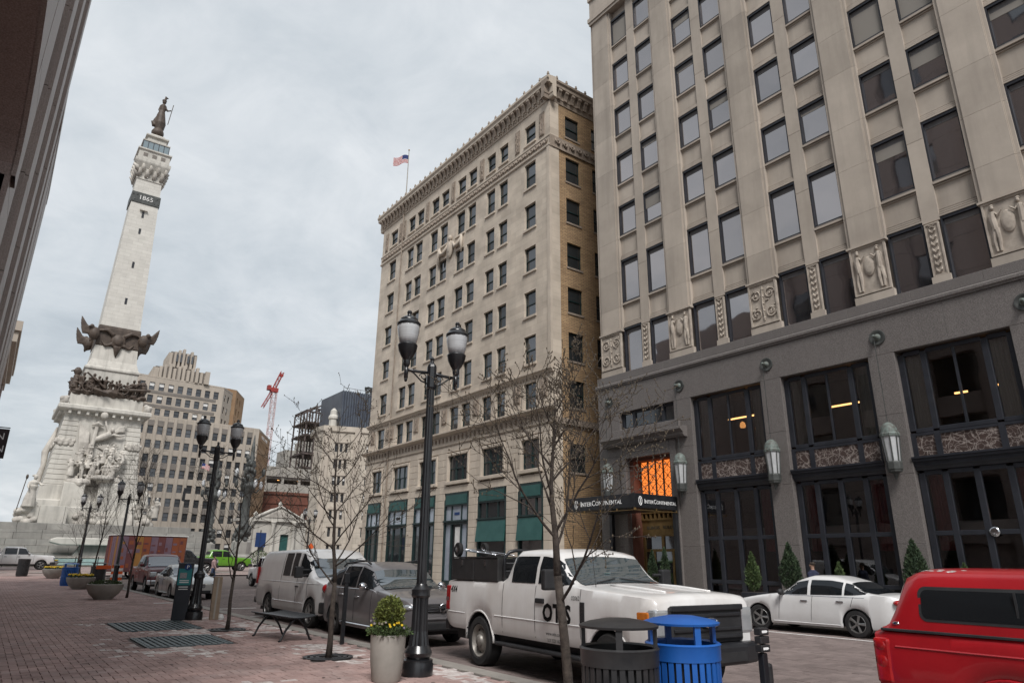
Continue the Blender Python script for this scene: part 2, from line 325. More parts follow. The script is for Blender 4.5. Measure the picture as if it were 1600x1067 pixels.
def thing(name, label, cat, loc=(0,0,0), rz=0, group=None, local=False):
    o = bpy.data.objects.new(name, None); o.empty_display_size = .3; COL.objects.link(o); o.location = loc; o.rotation_euler = (0, 0, rz)
    if local or rz: o['_local'] = 1
    return tag(o, label, cat, group)
def inst(name, me, parent, loc=(0,0,0), rz=0, sc=None):
    """a part that shares mesh data; loc in thing-local coordinates"""
    o = bpy.data.objects.new(name, me); COL.objects.link(o); o.parent = parent; o.location = loc; o.rotation_euler = (0, 0, rz)
    if sc: o.scale = sc
    return o
def copy_tree(o, parent=None):
    c = o.copy(); COL.objects.link(c); c.parent = parent
    for ch in o.children: copy_tree(ch, c)
    return c
def remesh(o, vox, smooth=True):
    r = o.modifiers.new('remesh', 'REMESH'); r.mode = 'VOXEL'; r.voxel_size = vox; r.use_smooth_shade = smooth
    return o
def text_mb(mb, txt, size, M, depth=.012, spacing=1.0, res=2, bold=0):
    """add solid lettering to mb; text lies in local XY, placed by matrix M"""
    cu = bpy.data.curves.new('t', 'FONT'); cu.body = txt; cu.size = size; cu.extrude = depth/2; cu.align_x = 'CENTER'; cu.align_y = 'CENTER'; cu.space_character = spacing; cu.resolution_u = res; cu.offset = bold
    ob = bpy.data.objects.new('t', cu); COL.objects.link(ob); dg = bpy.context.evaluated_depsgraph_get(); dg.update()
    me = bpy.data.meshes.new_from_object(ob.evaluated_get(dg)); 
    mb.add([tuple(M @ v.co) for v in me.vertices], [tuple(p.vertices) for p in me.polygons])
    bpy.data.objects.remove(ob); bpy.data.curves.remove(cu); bpy.data.meshes.remove(me)
def text_line(mb, segs, start, xd, z_up, gap=.02):
    """segments (text, size, dy) set one after another from the point start along xd"""
    xd = Vector(xd).normalized(); x = 0
    for txt, size, dy in segs:
        t = MB(); text_mb(t, txt, size, Matrix.Identity(4), .012); xs = [p[0] for p in t.v]; a, b = min(xs), max(xs)
        y0 = min(p[1] for p in t.v); M = frame_m(start, xd, (0, 0, 1))
        mb.add([tuple(M @ Vector((p[0]-a+x, p[1]-y0+dy, p[2]))) for p in t.v], t.f); x += b-a+gap
    return x
def frame_m(o, xd, yd):
    """matrix whose local x, y axes are xd, yd"""
    x = Vector(xd).normalized(); y = Vector(yd).normalized(); z = x.cross(y)
    M = Matrix.Identity(4)
    for i in range(3): M[i][0] = x[i]; M[i][1] = y[i]; M[i][2] = z[i]; M[i][3] = o[i]
    return M
def G(y):
    """ground height: the street rises a little towards the circle"""
    t = max(0, min(1, (y-42)/34)); return .55*t*t*(3-2*t)
def lerp(a, b, t): return a+(b-a)*t
# ================================================================== GROUND
def strip(name, x0, x1, y0, y1, dz, mat, ny=40, parent=None):
    mb = MB(); ys = [lerp(y0, y1, i/ny) for i in range(ny+1)]
    vs = [p for y in ys for p in ((x0, y, G(y)+dz), (x1, y, G(y)+dz))]
    mb.add(vs, [(2*i, 2*i+1, 2*i+3, 2*i+2) for i in range(ny)]); return mb.build(name, mat, parent)
struct(strip('ground', -900, 900, -300, 1200, -.17, 'joint', 300))
ST = -.10
road = struct(strip('road', 6.6, 20.2, -25, 62.4, ST-.022, 'joint', 60))
circle_road = struct(strip('circle_road', -60, 80, 62.4, 104, -.03, 'far_pavers', 30))
walk = struct(strip('sidewalk', -6, 6.6, -12, 62.3, -.022, 'joint', 60))
hwalk = struct(strip('hotel_sidewalk', 20.1, 26, -25, 62.3, -.004, 'kerb_stone', 60))

def pix(p):
    d = Vector(p)-Vector((0, 0, EYE)); z = d.dot(fwd)
    return (800+1055*d.dot(right)/z, 533.5+1055*d.dot(down)/z, z) if z > .2 else (-9e9, 0, z)
def paver_field(x0, x1, y0, y1, w=.118):
    """herringbone: bricks two cells long, laid across and along by turns"""
    out = []; g = .004
    for a in range(int((x1-x0)/w)):
        for b in range(int((y1-y0)/w)):
            k = (a-b) % 4; xa, ya = x0+a*w, y0+b*w
            if k == 0: out.append((xa+g, ya+g, xa+2*w-g, ya+w-g))
            elif k == 3: out.append((xa+g, ya+g, xa+w-g, ya+2*w-g))
    return out
def paver_verts(q, dz, rnd):
    x0, y0, x1, y1 = q; h = dz+rnd.uniform(-.0035, .0035); t = rnd.uniform(-.002, .002); b = .004
    g0, g1 = G(y0)+h, G(y1)+h
    vs = [(x0, y0, g0-.03), (x1, y0, g0-.03), (x1, y1, g1-.03), (x0, y1, g1-.03), (x0, y0, g0-b), (x1, y0, g0-b+t), (x1, y1, g1-b+t), (x0, y1, g1-b), (x0+b, y0+b, g0), (x1-b, y0+b, g0+t), (x1-b, y1-b, g1+t), (x0+b, y1-b, g1)]
    return vs, [(0,1,5,4),(1,2,6,5),(2,3,7,6),(3,0,4,7),(4,5,9,8),(5,6,10,9),(6,7,11,10),(7,4,8,11),(8,9,10,11)]
def salty(x, y):
    n = noise.noise(Vector((x*.9, y*.42, 3.3)))+.55*noise.noise(Vector((x*3.1, y*1.6, 9)))
    k = min(1, max(0, (x-1.6)/2.2))*min(1, max(0, (26-y)/6))
    return n*k > .13 and noise.noise(Vector((x*23, y*17, 1.7))) > -.12
rnd = random.Random(4)
grates = [(2.9, 15.5, 4.5, 17.5), (3.0, 19.1, 4.75, 21.7)]
holes = [(5.29, 12.46), (5.15, 18.4), (5.3, 6.0)]
fields = [q for q in paver_field(-1.2, 6.45, 4.5, 62.1) if q[2] < 6.48]
fields = [q for q in fields if not any(g[0]-.1 < (q[0]+q[2])/2 < g[2]+.1 and g[1]-.1 < (q[1]+q[3])/2 < g[3]+.1 for g in grates) and not any(abs((q[0]+q[2])/2-h[0]) < .45 and abs((q[1]+q[3])/2-h[1]) < .5 for h in holes)]
def vis(q):
    p = pix(((q[0]+q[2])/2, (q[1]+q[3])/2, 0)); return p[2] if 0 <= p[0] <= 1600 and p[1] <= 1067 else 9e9
order = sorted(range(len(fields)), key=lambda i: vis(fields[i])); near = set(order[:300])
mb = MB()
for i, q in enumerate(fields):
    s = 1 if salty(q[0], q[1]) else 0
    if i in near:
        c = ((q[0]+q[2])/2, (q[1]+q[3])/2); m1 = MB(); m1.add(*paver_verts((q[0]-c[0], q[1]-c[1], q[2]-c[0], q[3]-c[1]), 0, rnd))
        inst('paver', m1.mesh('paver', 'salt_paver' if s else 'paver'), walk, (c[0], c[1], 0))
    else:
        mb.m = s; mb.add(*paver_verts(q, 0, rnd))
stuff(mb.build('paver_field', ['paver', 'salt_paver'], walk))
mb = MB()               # trodden gum and grit on the bricks
for i in range(260):
    x_, y_ = rnd.uniform(-.5, 6.3), 8+rnd.random()**1.6*40; r_ = rnd.uniform(.012, .035); n_ = 7
    mb.add([(x_+r_*rnd.uniform(.7, 1.2)*cos(2*pi*k/n_), y_+r_*rnd.uniform(.7, 1.4)*sin(2*pi*k/n_), G(y_)+.006) for k in range(n_)], [tuple(range(n_))])
stuff(mb.build('gum_spots', 'joint', walk))
mb = MB()
for q in paver_field(6.82, 19.9, 2, 44, .15): mb.add(*paver_verts(q, ST, rnd))
stuff(mb.build('road_paver_field', 'street_paver', road))
# kerbs: single stones
for x, nm in ((6.48, 'near'), (20.06, 'far')):
    w = .32 if nm == 'near' else .26
    for k in range(40):
        y = 2.5+k*1.5
        m1 = MB(); z = G(y+.75); m1.box(x, y+.006, z-.16, x+w, y+1.494, z+.004 if nm == 'near' else z+.006)
        o = m1.build('kerb_stone', 'kerb_stone', walk if nm == 'near' else hwalk, bevel=.012)
# worn lane line, parking ticks, crosswalk bars at the circle
mb = MB()
for y in range(2, 22, 3): mb.box(17.5, y, ST+.001, 17.6, y+2.97, ST+.005)
mb.build('lane_line', 'white_paint', road)
mb = MB()
for (xa, ya, xb, yb) in ((5.6, 30.0, 6.6, 30.25), (6.9, 27.3, 8.6, 27.45), (6.9, 23.3, 7.6, 23.4)): mb.box(xa, ya, (ST if xa > 6.7 else 0)+.001, xb, yb, (ST if xa > 6.7 else 0)+.006)
mb.build('parking_tick', 'white_paint', road)
mb = MB()
for y in (65.2, 70.5): mb.box(-20, y, G(y)-.025, 24, y+.3, G(y)-.018)
for k in range(8): x = -14+k*4.2; mb.prism([(x, 66.2), (x+2.6, 66.2), (x+4.4, 69.4), (x+1.8, 69.4)], G(68)-.026, G(68)-.017, 2)
mb.build('crosswalk_marking', 'kerb_stone', circle_road)
# pale flush paving strip where the walk meets the circle
mb = MB(); mb.box(-6, 61.2, G(61.5)-.01, 6.4, 61.8, G(61.5)+.012); mb.build('paving_band', 'kerb_stone', walk)
# sidewalk gratings: frame and bars
for k, (x0, y0, x1, y1) in enumerate(grates):
    t = thing('sidewalk_grating', ['grey-green steel sidewalk grating nearer the bench', 'grey-green steel sidewalk grating nearer the parking pay station'][k], 'grating', ((x0+x1)/2, (y0+y1)/2, 0), group='gratings let into the brick walk')
    m1 = MB(); m1.box(x0, y0, -.02, x1, y0+.05, .006); m1.box(x0, y1-.05, -.02, x1, y1, .006); m1.box(x0, y0+.05, -.02, x0+.05, y1-.05, .006); m1.box(x1-.05, y0+.05, -.02, x1, y1-.05, .006)
    m1.build('frame', 'grate', t)
    nb = 13; me = MB().box(-.035, -(y1-y0)/2+.05, -.02, .035, (y1-y0)/2-.05, .004).mesh('bar', 'grate')
    for j in range(nb): inst('bar', me, t, (lerp(-(x1-x0)/2+.1, (x1-x0)/2-.1, j/(nb-1)), 0, 0))
    for j in range(4): yy_ = y0+.05+(j+.5)*(y1-y0-.1)/4; MB().box(x0+.05, yy_-.02, -.02, x1-.05, yy_+.02, -.004).build('cross_bar', 'grate', t)
    MB().box(x0+.05, y0+.05, -.0215, x1-.05, y1-.05, -.0205).build('pit_shade', 'black_paint', t)  # flat black sheet stands in for the shade below the bars
for k, (x, y) in enumerate(holes[:2]):
    mb = MB()
    for r0, r1 in ((.17, .22), (.27, .32), (.37, .43)):
        mb.lathe([(r0, -.01), (r0, .012), (r1, .012), (r1, -.01)], 28, (x, y, 0), cap=False)
    for a in range(8): 
        c_, s_ = cos(a*pi/4), sin(a*pi/4); mb.tube([(x+.17*c_, y+.17*s_, .0), (x+.43*c_, y+.43*s_, .0)], .014, 4)
    tag(mb.build('tree_grate', 'worn_black'), ['round iron grate at the foot of the bare tree nearest the bench', 'round iron grate round the bare tree beyond the bench'][k], 'tree grate', 'round tree grates')

# ================================================================== HOTEL
HX = 24.0
H = thing('hotel', 'tall limestone hotel with grey granite base and black street canopy', 'building', (HX, 10, 0))
HYA, HYB = -14.0, 24.35          # right and left ends along the street
mods = [22.82-4.395*k for k in range(8)]       # left window edge of each bay
rows = [(10.70, 13.06), (14.46, 16.85), (18.30, 20.05), (21.42, 23.2), (24.52, 26.3), (27.6, 29.42), (30.78, 32.6), (36.2, 38.2), (39.4, 41.2)]
mb = MB(); mb.box(HX+.34, HYA, 0, HX+18, HYB-.01, 44); mb.build('rear_wall', 'limestone', H)
mb = MB(); mb.box(HX+.05, HYB-.012, 10.2, HX+18, HYB+.05, 44); mb.build('side_wall', 'limestone', H)
# pilasters: stacked slabs with open joints; each slab carries two sunk edge lines
def slab(w, h, proj=.34):
    m1 = MB(); y0, y1 = -w/2, w/2
    pts = [(y0, 0), (y0, -proj+.06), (y0+.10, -proj+.06), (y0+.10, -proj+.03), (y0+.13, -proj+.03), (y0+.13, -proj), (y1-.13, -proj), (y1-.13, -proj+.03), (y1-.10, -proj+.03), (y1-.10, -proj+.06), (y1, -proj+.06), (y1, 0)]
    m1.prism([(b, a) for a, b in pts], .004, h-.004, 2); return m1.mesh('pilaster_slab', 'limestone')
piers = [(mods[0]+HYB)/2+.0]+[(mods[k]+(mods[k-1]-3.0))/2 for k in range(1, 8)]
pw = [HYB-mods[0]]+[(mods[k-1]-3.0)-mods[k] for k in range(1, 8)]
zs = [12.95, 14.2, 16.2, 18.05, 20.5, 22.4, 24.6, 26.6, 28.4, 30.9, 33.2]
zs2 = zs+[35.4, 38, 40.5, 44]
SLB = {}
for k, (yc, w) in enumerate(zip(piers, pw)):
    for a, b in zip(zs2[:-1], zs2[1:]):
        key = (round(w, 2), round(b-a, 2))
        if key not in SLB: SLB[key] = slab(w, b-a)
        inst('pilaster_slab', SLB[key], H, (.34, yc-10, a))
# mullions between paired windows
mul = MB().box(-.10, -.28, .004, .05, .28, 1).mesh('mullion', 'limestone')
wins = []
for k, y0 in enumerate(mods[:7]):
    ym = y0-1.5
    for a, b in zip([12.95, 16.2, 19, 22, 25, 28.4, 31], [16.2, 19, 22, 25, 28.4, 31, 34.2]):
        inst('mullion', mul, H, (.24, ym-10, a), sc=(1, 1, b-a-.004))
    for yc in (y0-.61, y0-2.39):
        for (za, zb) in rows[:7]: wins.append((yc, za, zb))
        # spandrels between the rows, with stepped head and sill mouldings
        for r in range(6):
            z0, z1 = rows[r][1], rows[r+1][0]; key = ('sp', round(z1-z0, 2))
            if key not in SLB:
                m1 = MB(); h = z1-z0; m1.box(-.06, -.61, .30, .1, .61, h-.22)
                for za_, zb_, xx_ in ((.001, .07, -.16), (.10, .16, -.13), (.19, .25, -.10), (.275, .30, -.085), (h-.15, h-.075, -.17), (h-.22, h-.18, -.11)): m1.box(xx_, -.61, za_, .1, .61, zb_)
                m1.m = 1  # grooves between mouldings given a dark colour so their shadow lines read
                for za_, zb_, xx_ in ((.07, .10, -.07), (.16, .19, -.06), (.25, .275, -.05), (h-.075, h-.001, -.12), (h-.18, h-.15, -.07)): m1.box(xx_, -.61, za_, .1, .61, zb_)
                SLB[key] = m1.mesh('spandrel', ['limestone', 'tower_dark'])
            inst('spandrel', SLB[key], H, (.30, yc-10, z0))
WM = {}
for (yc, za, zb) in wins:
    h = zb-za; key = round(h, 2)
    if key not in WM:
        f = MB()
        for b_ in ((-.61, -.55, 0, h), (.55, .61, 0, h)): f.box(-.06, b_[0], b_[2], .09, b_[1], b_[3])
        f.box(-.03, -.55, 0, .09, .55, .06); f.box(-.06, -.55, h-.11, .09, .55, h)
        WM[key] = (f.mesh('window', 'dark_frame'), MB().box(.05, -.555, .055, .06, .555, h-.10).mesh('pane', 'pane_hotel'))
    o = inst('window', WM[key][0], H, (.225, yc-10, za)); inst('pane', WM[key][1], o, (0, 0, 0))
    # pale roller blind a hand's width behind the glass edge seen as a strip at the head
    inst('blind', SLB.setdefault('blind', MB().box(.035, -.52, -.2, .048, .52, 0).mesh('blind', 'blind')), o, (0, 0, h-.12))
    if random.random() < .22: inst('shade', SLB.setdefault('shade', MB().box(.0355, -.545, -1, .0465, .545, 0).mesh('shade', 'counter')), o, (0, 0, h-.115), sc=(1, 1, (h-.18)*random.choice((.18, .3, .5, .97))))
# band over the top row at the left corner
mb = MB(); mb.box(HX-.10, HYA, 33.25, HX+.34, HYB+.05, 33.45); mb.box(HX-.16, HYA, 33.45, HX+.34, HYB+.11, 33.75); mb.box(HX-.04, HYA, 33.75, HX+.34, HYB+.04, 35.1); mb.box(HX-.14, HYA, 35.1, HX+.34, HYB+.1, 35.4)
mb.build('belt_course', 'limestone', H)
# carved relief panels
def scroll_relief(w, h, seed):
    r = random.Random(seed); m1 = MB(); m1.box(-.02, -w/2, 0, .06, w/2, h)
    for a in ((-w/2, -w/2+.07), (w/2-.07, w/2)): m1.box(-.07, a[0], 0, -.02, a[1], h)
    m1.box(-.07, -w/2+.07, 0, -.02, w/2-.07, .07); m1.box(-.07, -w/2+.07, h-.07, -.02, w/2-.07, h)
    for sy in (-1, 1):
        for cz in (.28*h, .70*h):
            pts = [(-.045, sy*(.25*w)+(.20*w-.012*i)*cos(i*.55)*sy, cz+(.20*w-.012*i)*sin(i*.55)*(1 if cz > h/2 else -1)) for i in range(15)]
            m1.tube(pts, .026, 5)
            m1.ell((-.05, sy*.25*w, cz), (.035, .05, .05), 8, 5)
            for j in range(4): m1.ell((-.04, sy*w*r.uniform(.1, .40), cz+r.uniform(-.25, .25)*h*.6), (.03, r.uniform(.03, .07), r.uniform(.03, .07)), 6, 5)
    m1.tube([(-.045, 0, .1*h), (-.06, .03, .5*h), (-.045, 0, .9*h)], .03, 6)
    for j in range(5): m1.ell((-.055, 0, h*(.15+.17*j)), (.03, .06, .045), 8, 5)
    return m1.mesh('relief_panel', 'limestone_carved', 40)
def figure_relief(w, h):
    m1 = MB(); m1.box(-.02, -w/2, 0, .06, w/2, h)
    for a in ((-w/2, -w/2+.06), (w/2-.06, w/2)): m1.box(-.06, a[0], 0, -.02, a[1], h)
    m1.box(-.06, -w/2+.06, 0, -.02, w/2-.06, .06); m1.box(-.06, -w/2+.06, h-.06, -.02, w/2-.06, h)
    m1.ell((-.05, 0, .56*h), (.045, .15*w, .21*h), 14, 8); m1.ell((-.085, 0, .56*h), (.02, .11*w, .16*h), 14, 8)
    for s in (-1, 1):
        y = s*.29*w
        m1.ell((-.07, y-s*.02, .87*h), (.05, .055, .075), 9, 7); m1.ell((-.055, y-s*.015, .915*h), (.05, .065, .05), 9, 6)
        m1.tube([(-.045, y, .80*h), (-.07, y+s*.02, .66*h), (-.06, y, .46*h)], [.07, .10, .085], 8)
        m1.tube([(-.06, y-s*.03, .48*h), (-.07, y-s*.06, .28*h), (-.05, y-s*.03, .07*h)], [.08, .062, .04], 7)
        m1.tube([(-.05, y+s*.03, .48*h), (-.05, y+s*.09, .27*h), (-.045, y+s*.07, .07*h)], [.075, .06, .04], 7)
        m1.tube([(-.06, y-s*.07, .77*h), (-.085, y-s*.13, .72*h), (-.09, y-s*.20*w, .79*h)], [.042, .036, .028], 6)
        m1.tube([(-.06, y+s*.08, .77*h), (-.07, y+s*.11, .62*h), (-.08, y+s*.02, .55*h)], [.042, .036, .028], 6)
        for j in range(4): m1.tube([(-.05, y+s*(.02+.03*j), .44*h), (-.06, y+s*(.05+.035*j), .2*h)], .018, 4)
    return m1.mesh('relief_panel', 'limestone_carved', 40)
def leaf_relief(w, h):
    m1 = MB(); m1.box(-.02, -w/2, 0, .05, w/2, h)
    for a in ((-w/2, -w/2+.045), (w/2-.045, w/2)): m1.box(-.055, a[0], 0, -.02, a[1], h)
    m1.box(-.055, -w/2+.045, 0, -.02, w/2-.045, .05); m1.box(-.055, -w/2+.045, h-.05, -.02, w/2-.045, h)
    for j in range(7):
        z = .12+j*(h-.25)/7
        for s in (-1, 1): m1.tube([(-.03, 0, z), (-.06, s*.07, z+.08), (-.035, s*.10, z+.19)], [.03, .04, .008], 5)
    for s in (-1, 1): m1.tube([(-.04, s*.1, h-.2), (-.05, -s*.09, h-.07)], .02, 5)
    return m1.mesh('relief_panel', 'limestone_carved', 40)
kinds = ['s', 'f', 's', 'f', 'f', 's', 'f', 's']
for k, (yc, w) in enumerate(zip(piers, pw)):
    w2 = w-.1
    me = scroll_relief(w2, 1.86, k) if kinds[k] == 's' else figure_relief(w2, 1.86)
    inst('relief_panel', me, H, (.02, yc-10, 11.0))
    MB().box(HX-.02, yc-w/2, 10.62, HX+.34, yc+w/2, 10.97).build('pilaster_base', 'limestone', H)
    mb = MB(); mb.box(HX-.09, yc-w/2-.02, 12.87, HX+.34, yc+w/2+.02, 12.95); mb.build('pilaster_cap', 'limestone', H)
lf = leaf_relief(.46, 1.95)
for y0 in mods[:7]:
    inst('relief_panel', lf, H, (.13, y0-1.5-10, 10.95))
    MB().box(HX+.06, y0-1.79, 10.6, HX+.3, y0-1.21, 10.94).build('mullion_base', 'limestone', H)
# ---- granite base
GX = HX-.22
def gslab(x0, ya, yb, za, zb, m='granite', nm='granite_slab', b=.008):
    return MB().bbox(x0, ya+.003, za+.003, HX+.36, yb-.003, zb-.003, b).build(nm, m, H)
opens = [(23.0, 19.62), (18.66, 15.15), (14.25, 10.82), (9.92, 6.50), (5.55, 2.12), (1.2, -2.25)]
edges = [HYB+.12]+[v for o in opens for v in o]+[-14]
j = HYB+.12
while j > -6:          # belt slabs and the frieze below
    k = j-2.2
    gslab(GX-.02, k, j, 10.22, 10.6); j = k
mb = MB(); mb.prism([(GX-.02, 10.22), (GX-.10, 10.15), (GX-.10, 10.06), (GX-.05, 10.02), (GX-.05, 9.97), (HX+.3, 9.97), (HX+.3, 10.22)], HYA, HYB+.22, 1); mb.build('moulding', 'granite', H)
j = HYB+.12; yy = [HYB+.12, 21.3, 19.23, 17.0, 14.8, 12.6, 10.38, 8.2, 5.96, 3.8, 1.54, -.6, -2.88, -6]
for a, b in zip(yy[:-1], yy[1:]): gslab(GX, b, a, 8.62, 9.97)
for i in range(len(opens)+1):
    ya = HYB+.12 if i == 0 else opens[i-1][1]; yb = opens[i][0] if i < len(opens) else -6
    for za, zb in zip([.45, 2.3, 4.5, 6.5], [2.3, 4.5, 6.5, 8.62]): gslab(GX, yb, ya, za, zb)
    gslab(GX-.05, yb-.03, ya+.03, 0, .45)
gslab(GX, 19.62, 23.0, 7.42, 7.78); 
# side return of the base into the alley
mb = MB(); mb.box(HX+.36, HYB-.01, 0, HX+18, HYB+.12, 10.2); mb.build('alley_wall', 'granite', H)
# ---- rooms behind the shop windows
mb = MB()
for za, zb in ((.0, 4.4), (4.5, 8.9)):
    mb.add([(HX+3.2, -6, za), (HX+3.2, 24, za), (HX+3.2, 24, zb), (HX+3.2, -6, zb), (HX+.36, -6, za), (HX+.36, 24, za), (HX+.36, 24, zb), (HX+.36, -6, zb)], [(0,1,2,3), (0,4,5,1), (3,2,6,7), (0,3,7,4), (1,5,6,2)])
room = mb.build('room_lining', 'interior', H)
bpy.data.objects.remove(bpy.data.objects['rear_wall'])
mb = MB(); mb.box(HX+.34, HYA, 8.95, HX+18, HYB-.01, 44); mb.box(HX+3.3, HYA, 0, HX+18, HYB-.01, 8.95); mb.box(HX+.34, HYA, 0, HX+3.3, -6.1, 8.95); mb.box(HX+.36, 24.05, 0, HX+3.3, HYB-.015, 8.95)
mb.build('rear_wall', 'limestone', H)
def curtain(y0, y1, z0, z1, m, x=HX+.28):
    m1 = MB(); n = 26; vs = []
    for i in range(n+1):
        y = lerp(y0, y1, i/n); x_ = x+.045*sin(i*1.9)+.02*sin(i*.7)
        vs += [(x_, y, z0), (x_, y, z1)]
    m1.add(vs, [(2*i, 2*i+2, 2*i+3, 2*i+1) for i in range(n)]); return m1.build('curtain', m, H, True)
def grid_window(name, ya, yb, za, zb, vs_, hs, mat_f, mat_g, x=HX-.02, fw=.09):
    """timber-like dark frame with verticals at vs_ and horizontals at hs, panes as children"""
    m1 = MB()
    ys = [ya]+vs_+[yb]; zz = [za]+hs+[zb]
    for i, y in enumerate(ys):
        w = fw*1.1 if i in (0, len(ys)-1) else fw
        m1.box(x, min(y, y)-w, za, x+.14, y+w, zb)
    for i, z in enumerate(zz):
        for y0, y1 in zip(ys[:-1], ys[1:]): m1.box(x+.01, min(y0, y1)+fw, z-fw*.8, x+.13, max(y0, y1)-fw, z+fw*.8)
    o = m1.build(name, mat_f, H, bevel=.012)
    for y0, y1 in zip(ys[:-1], ys[1:]):
        a, b = min(y0, y1)+fw, max(y0, y1)-fw
        for z0, z1 in zip(zz[:-1], zz[1:]):
            MB().box(x+.065, a-.01, z0+fw*.7, x+.075, b+.01, z1-fw*.7).build('pane', mat_g, o)
    return o
for k, (ya, yb) in enumerate(opens[1:]):
    w = ya-yb; a = ya-w*.235; b = yb+w*.235
    up = grid_window('gallery_window', ya-.09, yb+.09, 5.87, 8.5, [a, b], [], 'dark_frame', 'pane_store')
    MB().box(HX+.0, (a+b)/2-.035, 5.95, HX+.06, (a+b)/2+.035, 8.42).build('mullion', 'dark_frame', up)
    MB().box(HX+.01, a-.02, 5.95, HX+.05, a-.0, 8.4).build('mullion', 'dark_frame', up)
    # marble panels under the gallery windows
    pf = MB()
    for y in (ya-.06, a, b, yb+.06): pf.box(HX-.035, y-.09, 5.02, HX+.1, y+.09, 5.80)
    pf.box(HX-.03, yb, 5.70, HX+.1, ya, 5.79); o = pf.build('panel_frame', 'dark_frame', H)
    for y0, y1 in ((ya-.15, a+.09), (a-.09, b+.09), (b-.09, yb+.15)): MB().box(HX+.0, y1, 5.03, HX+.06, y0, 5.70).build('marble_panel', 'marble', o)
    # shop cornice
    mb = MB(); mb.prism([(HX+.3, 4.58), (HX-.06, 4.58), (HX-.10, 4.66), (HX-.16, 4.72), (HX-.16, 4.82), (HX-.24, 4.86), (HX-.24, 4.93), (HX-.28, 4.95), (HX-.28, 5.01), (HX+.3, 5.01)], yb, ya, 1); mb.build('shop_cornice', 'dark_frame', H)
    c1 = ya-w*.24; c2 = (ya+yb)/2; c3 = yb+w*.24
    lw = grid_window('shop_window', ya-.12, yb+.12, .18, 4.5, [c1, c2, c3], [.95, 2.62], 'dark_frame', 'pane_store')
    MB().box(HX-.05, yb, .0, HX+.2, ya, .2).build('shop_plinth', 'granite', H)
    red = k in (2, 3, 4)
    curtain(ya-.15, ya-.75, 5.95, 8.5, 'curtain'); curtain(yb+.75, yb+.15, 5.95, 8.5, 'curtain')
    curtain(ya-.2, ya-.8, 2.1, 4.5, 'red_curtain' if red or k == 1 else 'interior'); curtain(yb+.8, yb+.2, 2.1, 4.5, 'red_curtain')
    MB().box(HX+.9, yb+.2, 2.74, HX+.95, ya-.2, 3.02).build('counter', 'counter', H)
# lit strips and lamps inside
for (y0, y1, x, z) in ((18.3, 16.0, HX+1.9, 7.8), (13.4, 11.9, HX+1.6, 7.5), (11.6, 11.2, HX+1.6, 7.45), (9.0, 8.6, HX+1.7, 7.25), (7.9, 7.2, HX+1.7, 7.3), (6.95, 6.75, HX+1.4, 7.35)):
    MB().box(x, y1, z, x+.05, y0, z+.06).build('light_strip', 'warm_lamp', H)
for (y, x, z, r) in ((17.3, HX+1.5, 7.35, .13), (16.5, HX+1.7, 7.2, .13), (16.9, HX+2.0, 7.25, .12), (15.6, HX+1.4, 6.75, .05), (13.3, HX+1.6, 4.2, .05), (7.6, HX+1.6, 3.2, .18)):
    mb = MB(); mb.lathe([(.02, r*1.5), (r*.8, r), (r, 0), (r*.85, -r*.6)], 10, (x, y, z)); mb.build('pendant_lamp', 'dim_warm', H, True)
MB().box(HX+.85, 14.0, 2.2, HX+3, 16, 2.3).build('table', 'interior', H)
# mail medallion on the shop frame
mb = MB(); mb.lathe([(.0, -.035), (.10, -.03), (.15, -.01), (.15, .0)], 18, (HX-.04, 8.05, 2.62), ax=0, cap=False); mb.build('medallion', 'chrome', H, True)
# ---- entrance bay
ent = opens[0]
grid_window('entrance_window', 23.0-.06, 19.62+.06, 7.80, 8.58, [22.2, 20.4], [], 'dark_frame', 'pane_office', HX-.05)
mb = MB()       # moulded hood on brackets
mb.prism([(GX+.1, 6.93), (GX-.22, 6.93), (GX-.30, 7.02), (GX-.30, 7.10), (GX-.42, 7.2), (GX-.50, 7.24), (GX-.50, 7.34), (GX-.44, 7.36), (GX+.1, 7.42)], 18.95, 23.95, 1); mb.build('hood', 'granite', H)
mb = MB(); mb.box(GX-.12, 19.3, 7.42, GX+.2, 23.6, 7.74); mb.build('hood_top', 'granite', H, bevel=.02)
mb = MB()
for (y0, y1) in ((23.0, 22.66), (19.96, 19.62)): mb.box(GX-.08, y1, .0, HX+.3, y0, 6.93)
mb.box(GX-.08, 19.96, 6.32, HX+.3, 22.66, 6.93); mb.build('door_surround', 'granite', H, bevel=.03)
mb = MB()
for (y0, y1) in ((22.66, 22.42), (20.1, 19.96)): mb.box(HX-.02, y1, .0, HX+.9, y0, 6.32)
mb.box(HX-.02, 20.1, 6.18, HX+.9, 22.42, 6.32); mb.build('door_reveal', 'red_brick', H)
EY0, EY1 = 20.1, 22.42
g = MB().box(HX+.52, EY0, 3.95, HX+.56, EY1, 6.18).build('lit_screen', 'amber_light', H)
mb = MB(); nc = 5; cw = (EY1-EY0)/nc; chh = .49
for i in range(nc+1): mb.box(HX+.44, EY0+i*cw-.025, 3.9, HX+.51, EY0+i*cw+.025, 6.2)
for i in range(nc):
    ya = EY0+i*cw; yb = ya+cw
    for jz in range(5):
        z0 = 3.75+jz*chh; z1 = z0+chh; x = HX+.49
        mb.tube([(x, ya, z0), (x, yb, z1)], .016, 4); mb.tube([(x, ya, z1), (x, yb, z0)], .016, 4); mb.tube([(x, ya, z0), (x, yb, z0)], .008, 4); mb.tube([(x, (ya+yb)/2, z0), (x, (ya+yb)/2, z1)], .007, 4)
        mb.tube([(x, ya, (z0+z1)/2), (x, yb, (z0+z1)/2)], .006, 4)
mb.build('grille', 'dark_bronze', g)
o = MB().box(HX+.40, EY0, 2.84, HX+.60, EY1, 3.5).build('name_band', 'gold', H)
mb = MB()
for i in range(9): y = EY0+.15+i*.26; mb.box(HX+.36, y, 3.55, HX+.5, y+.1, 3.8)
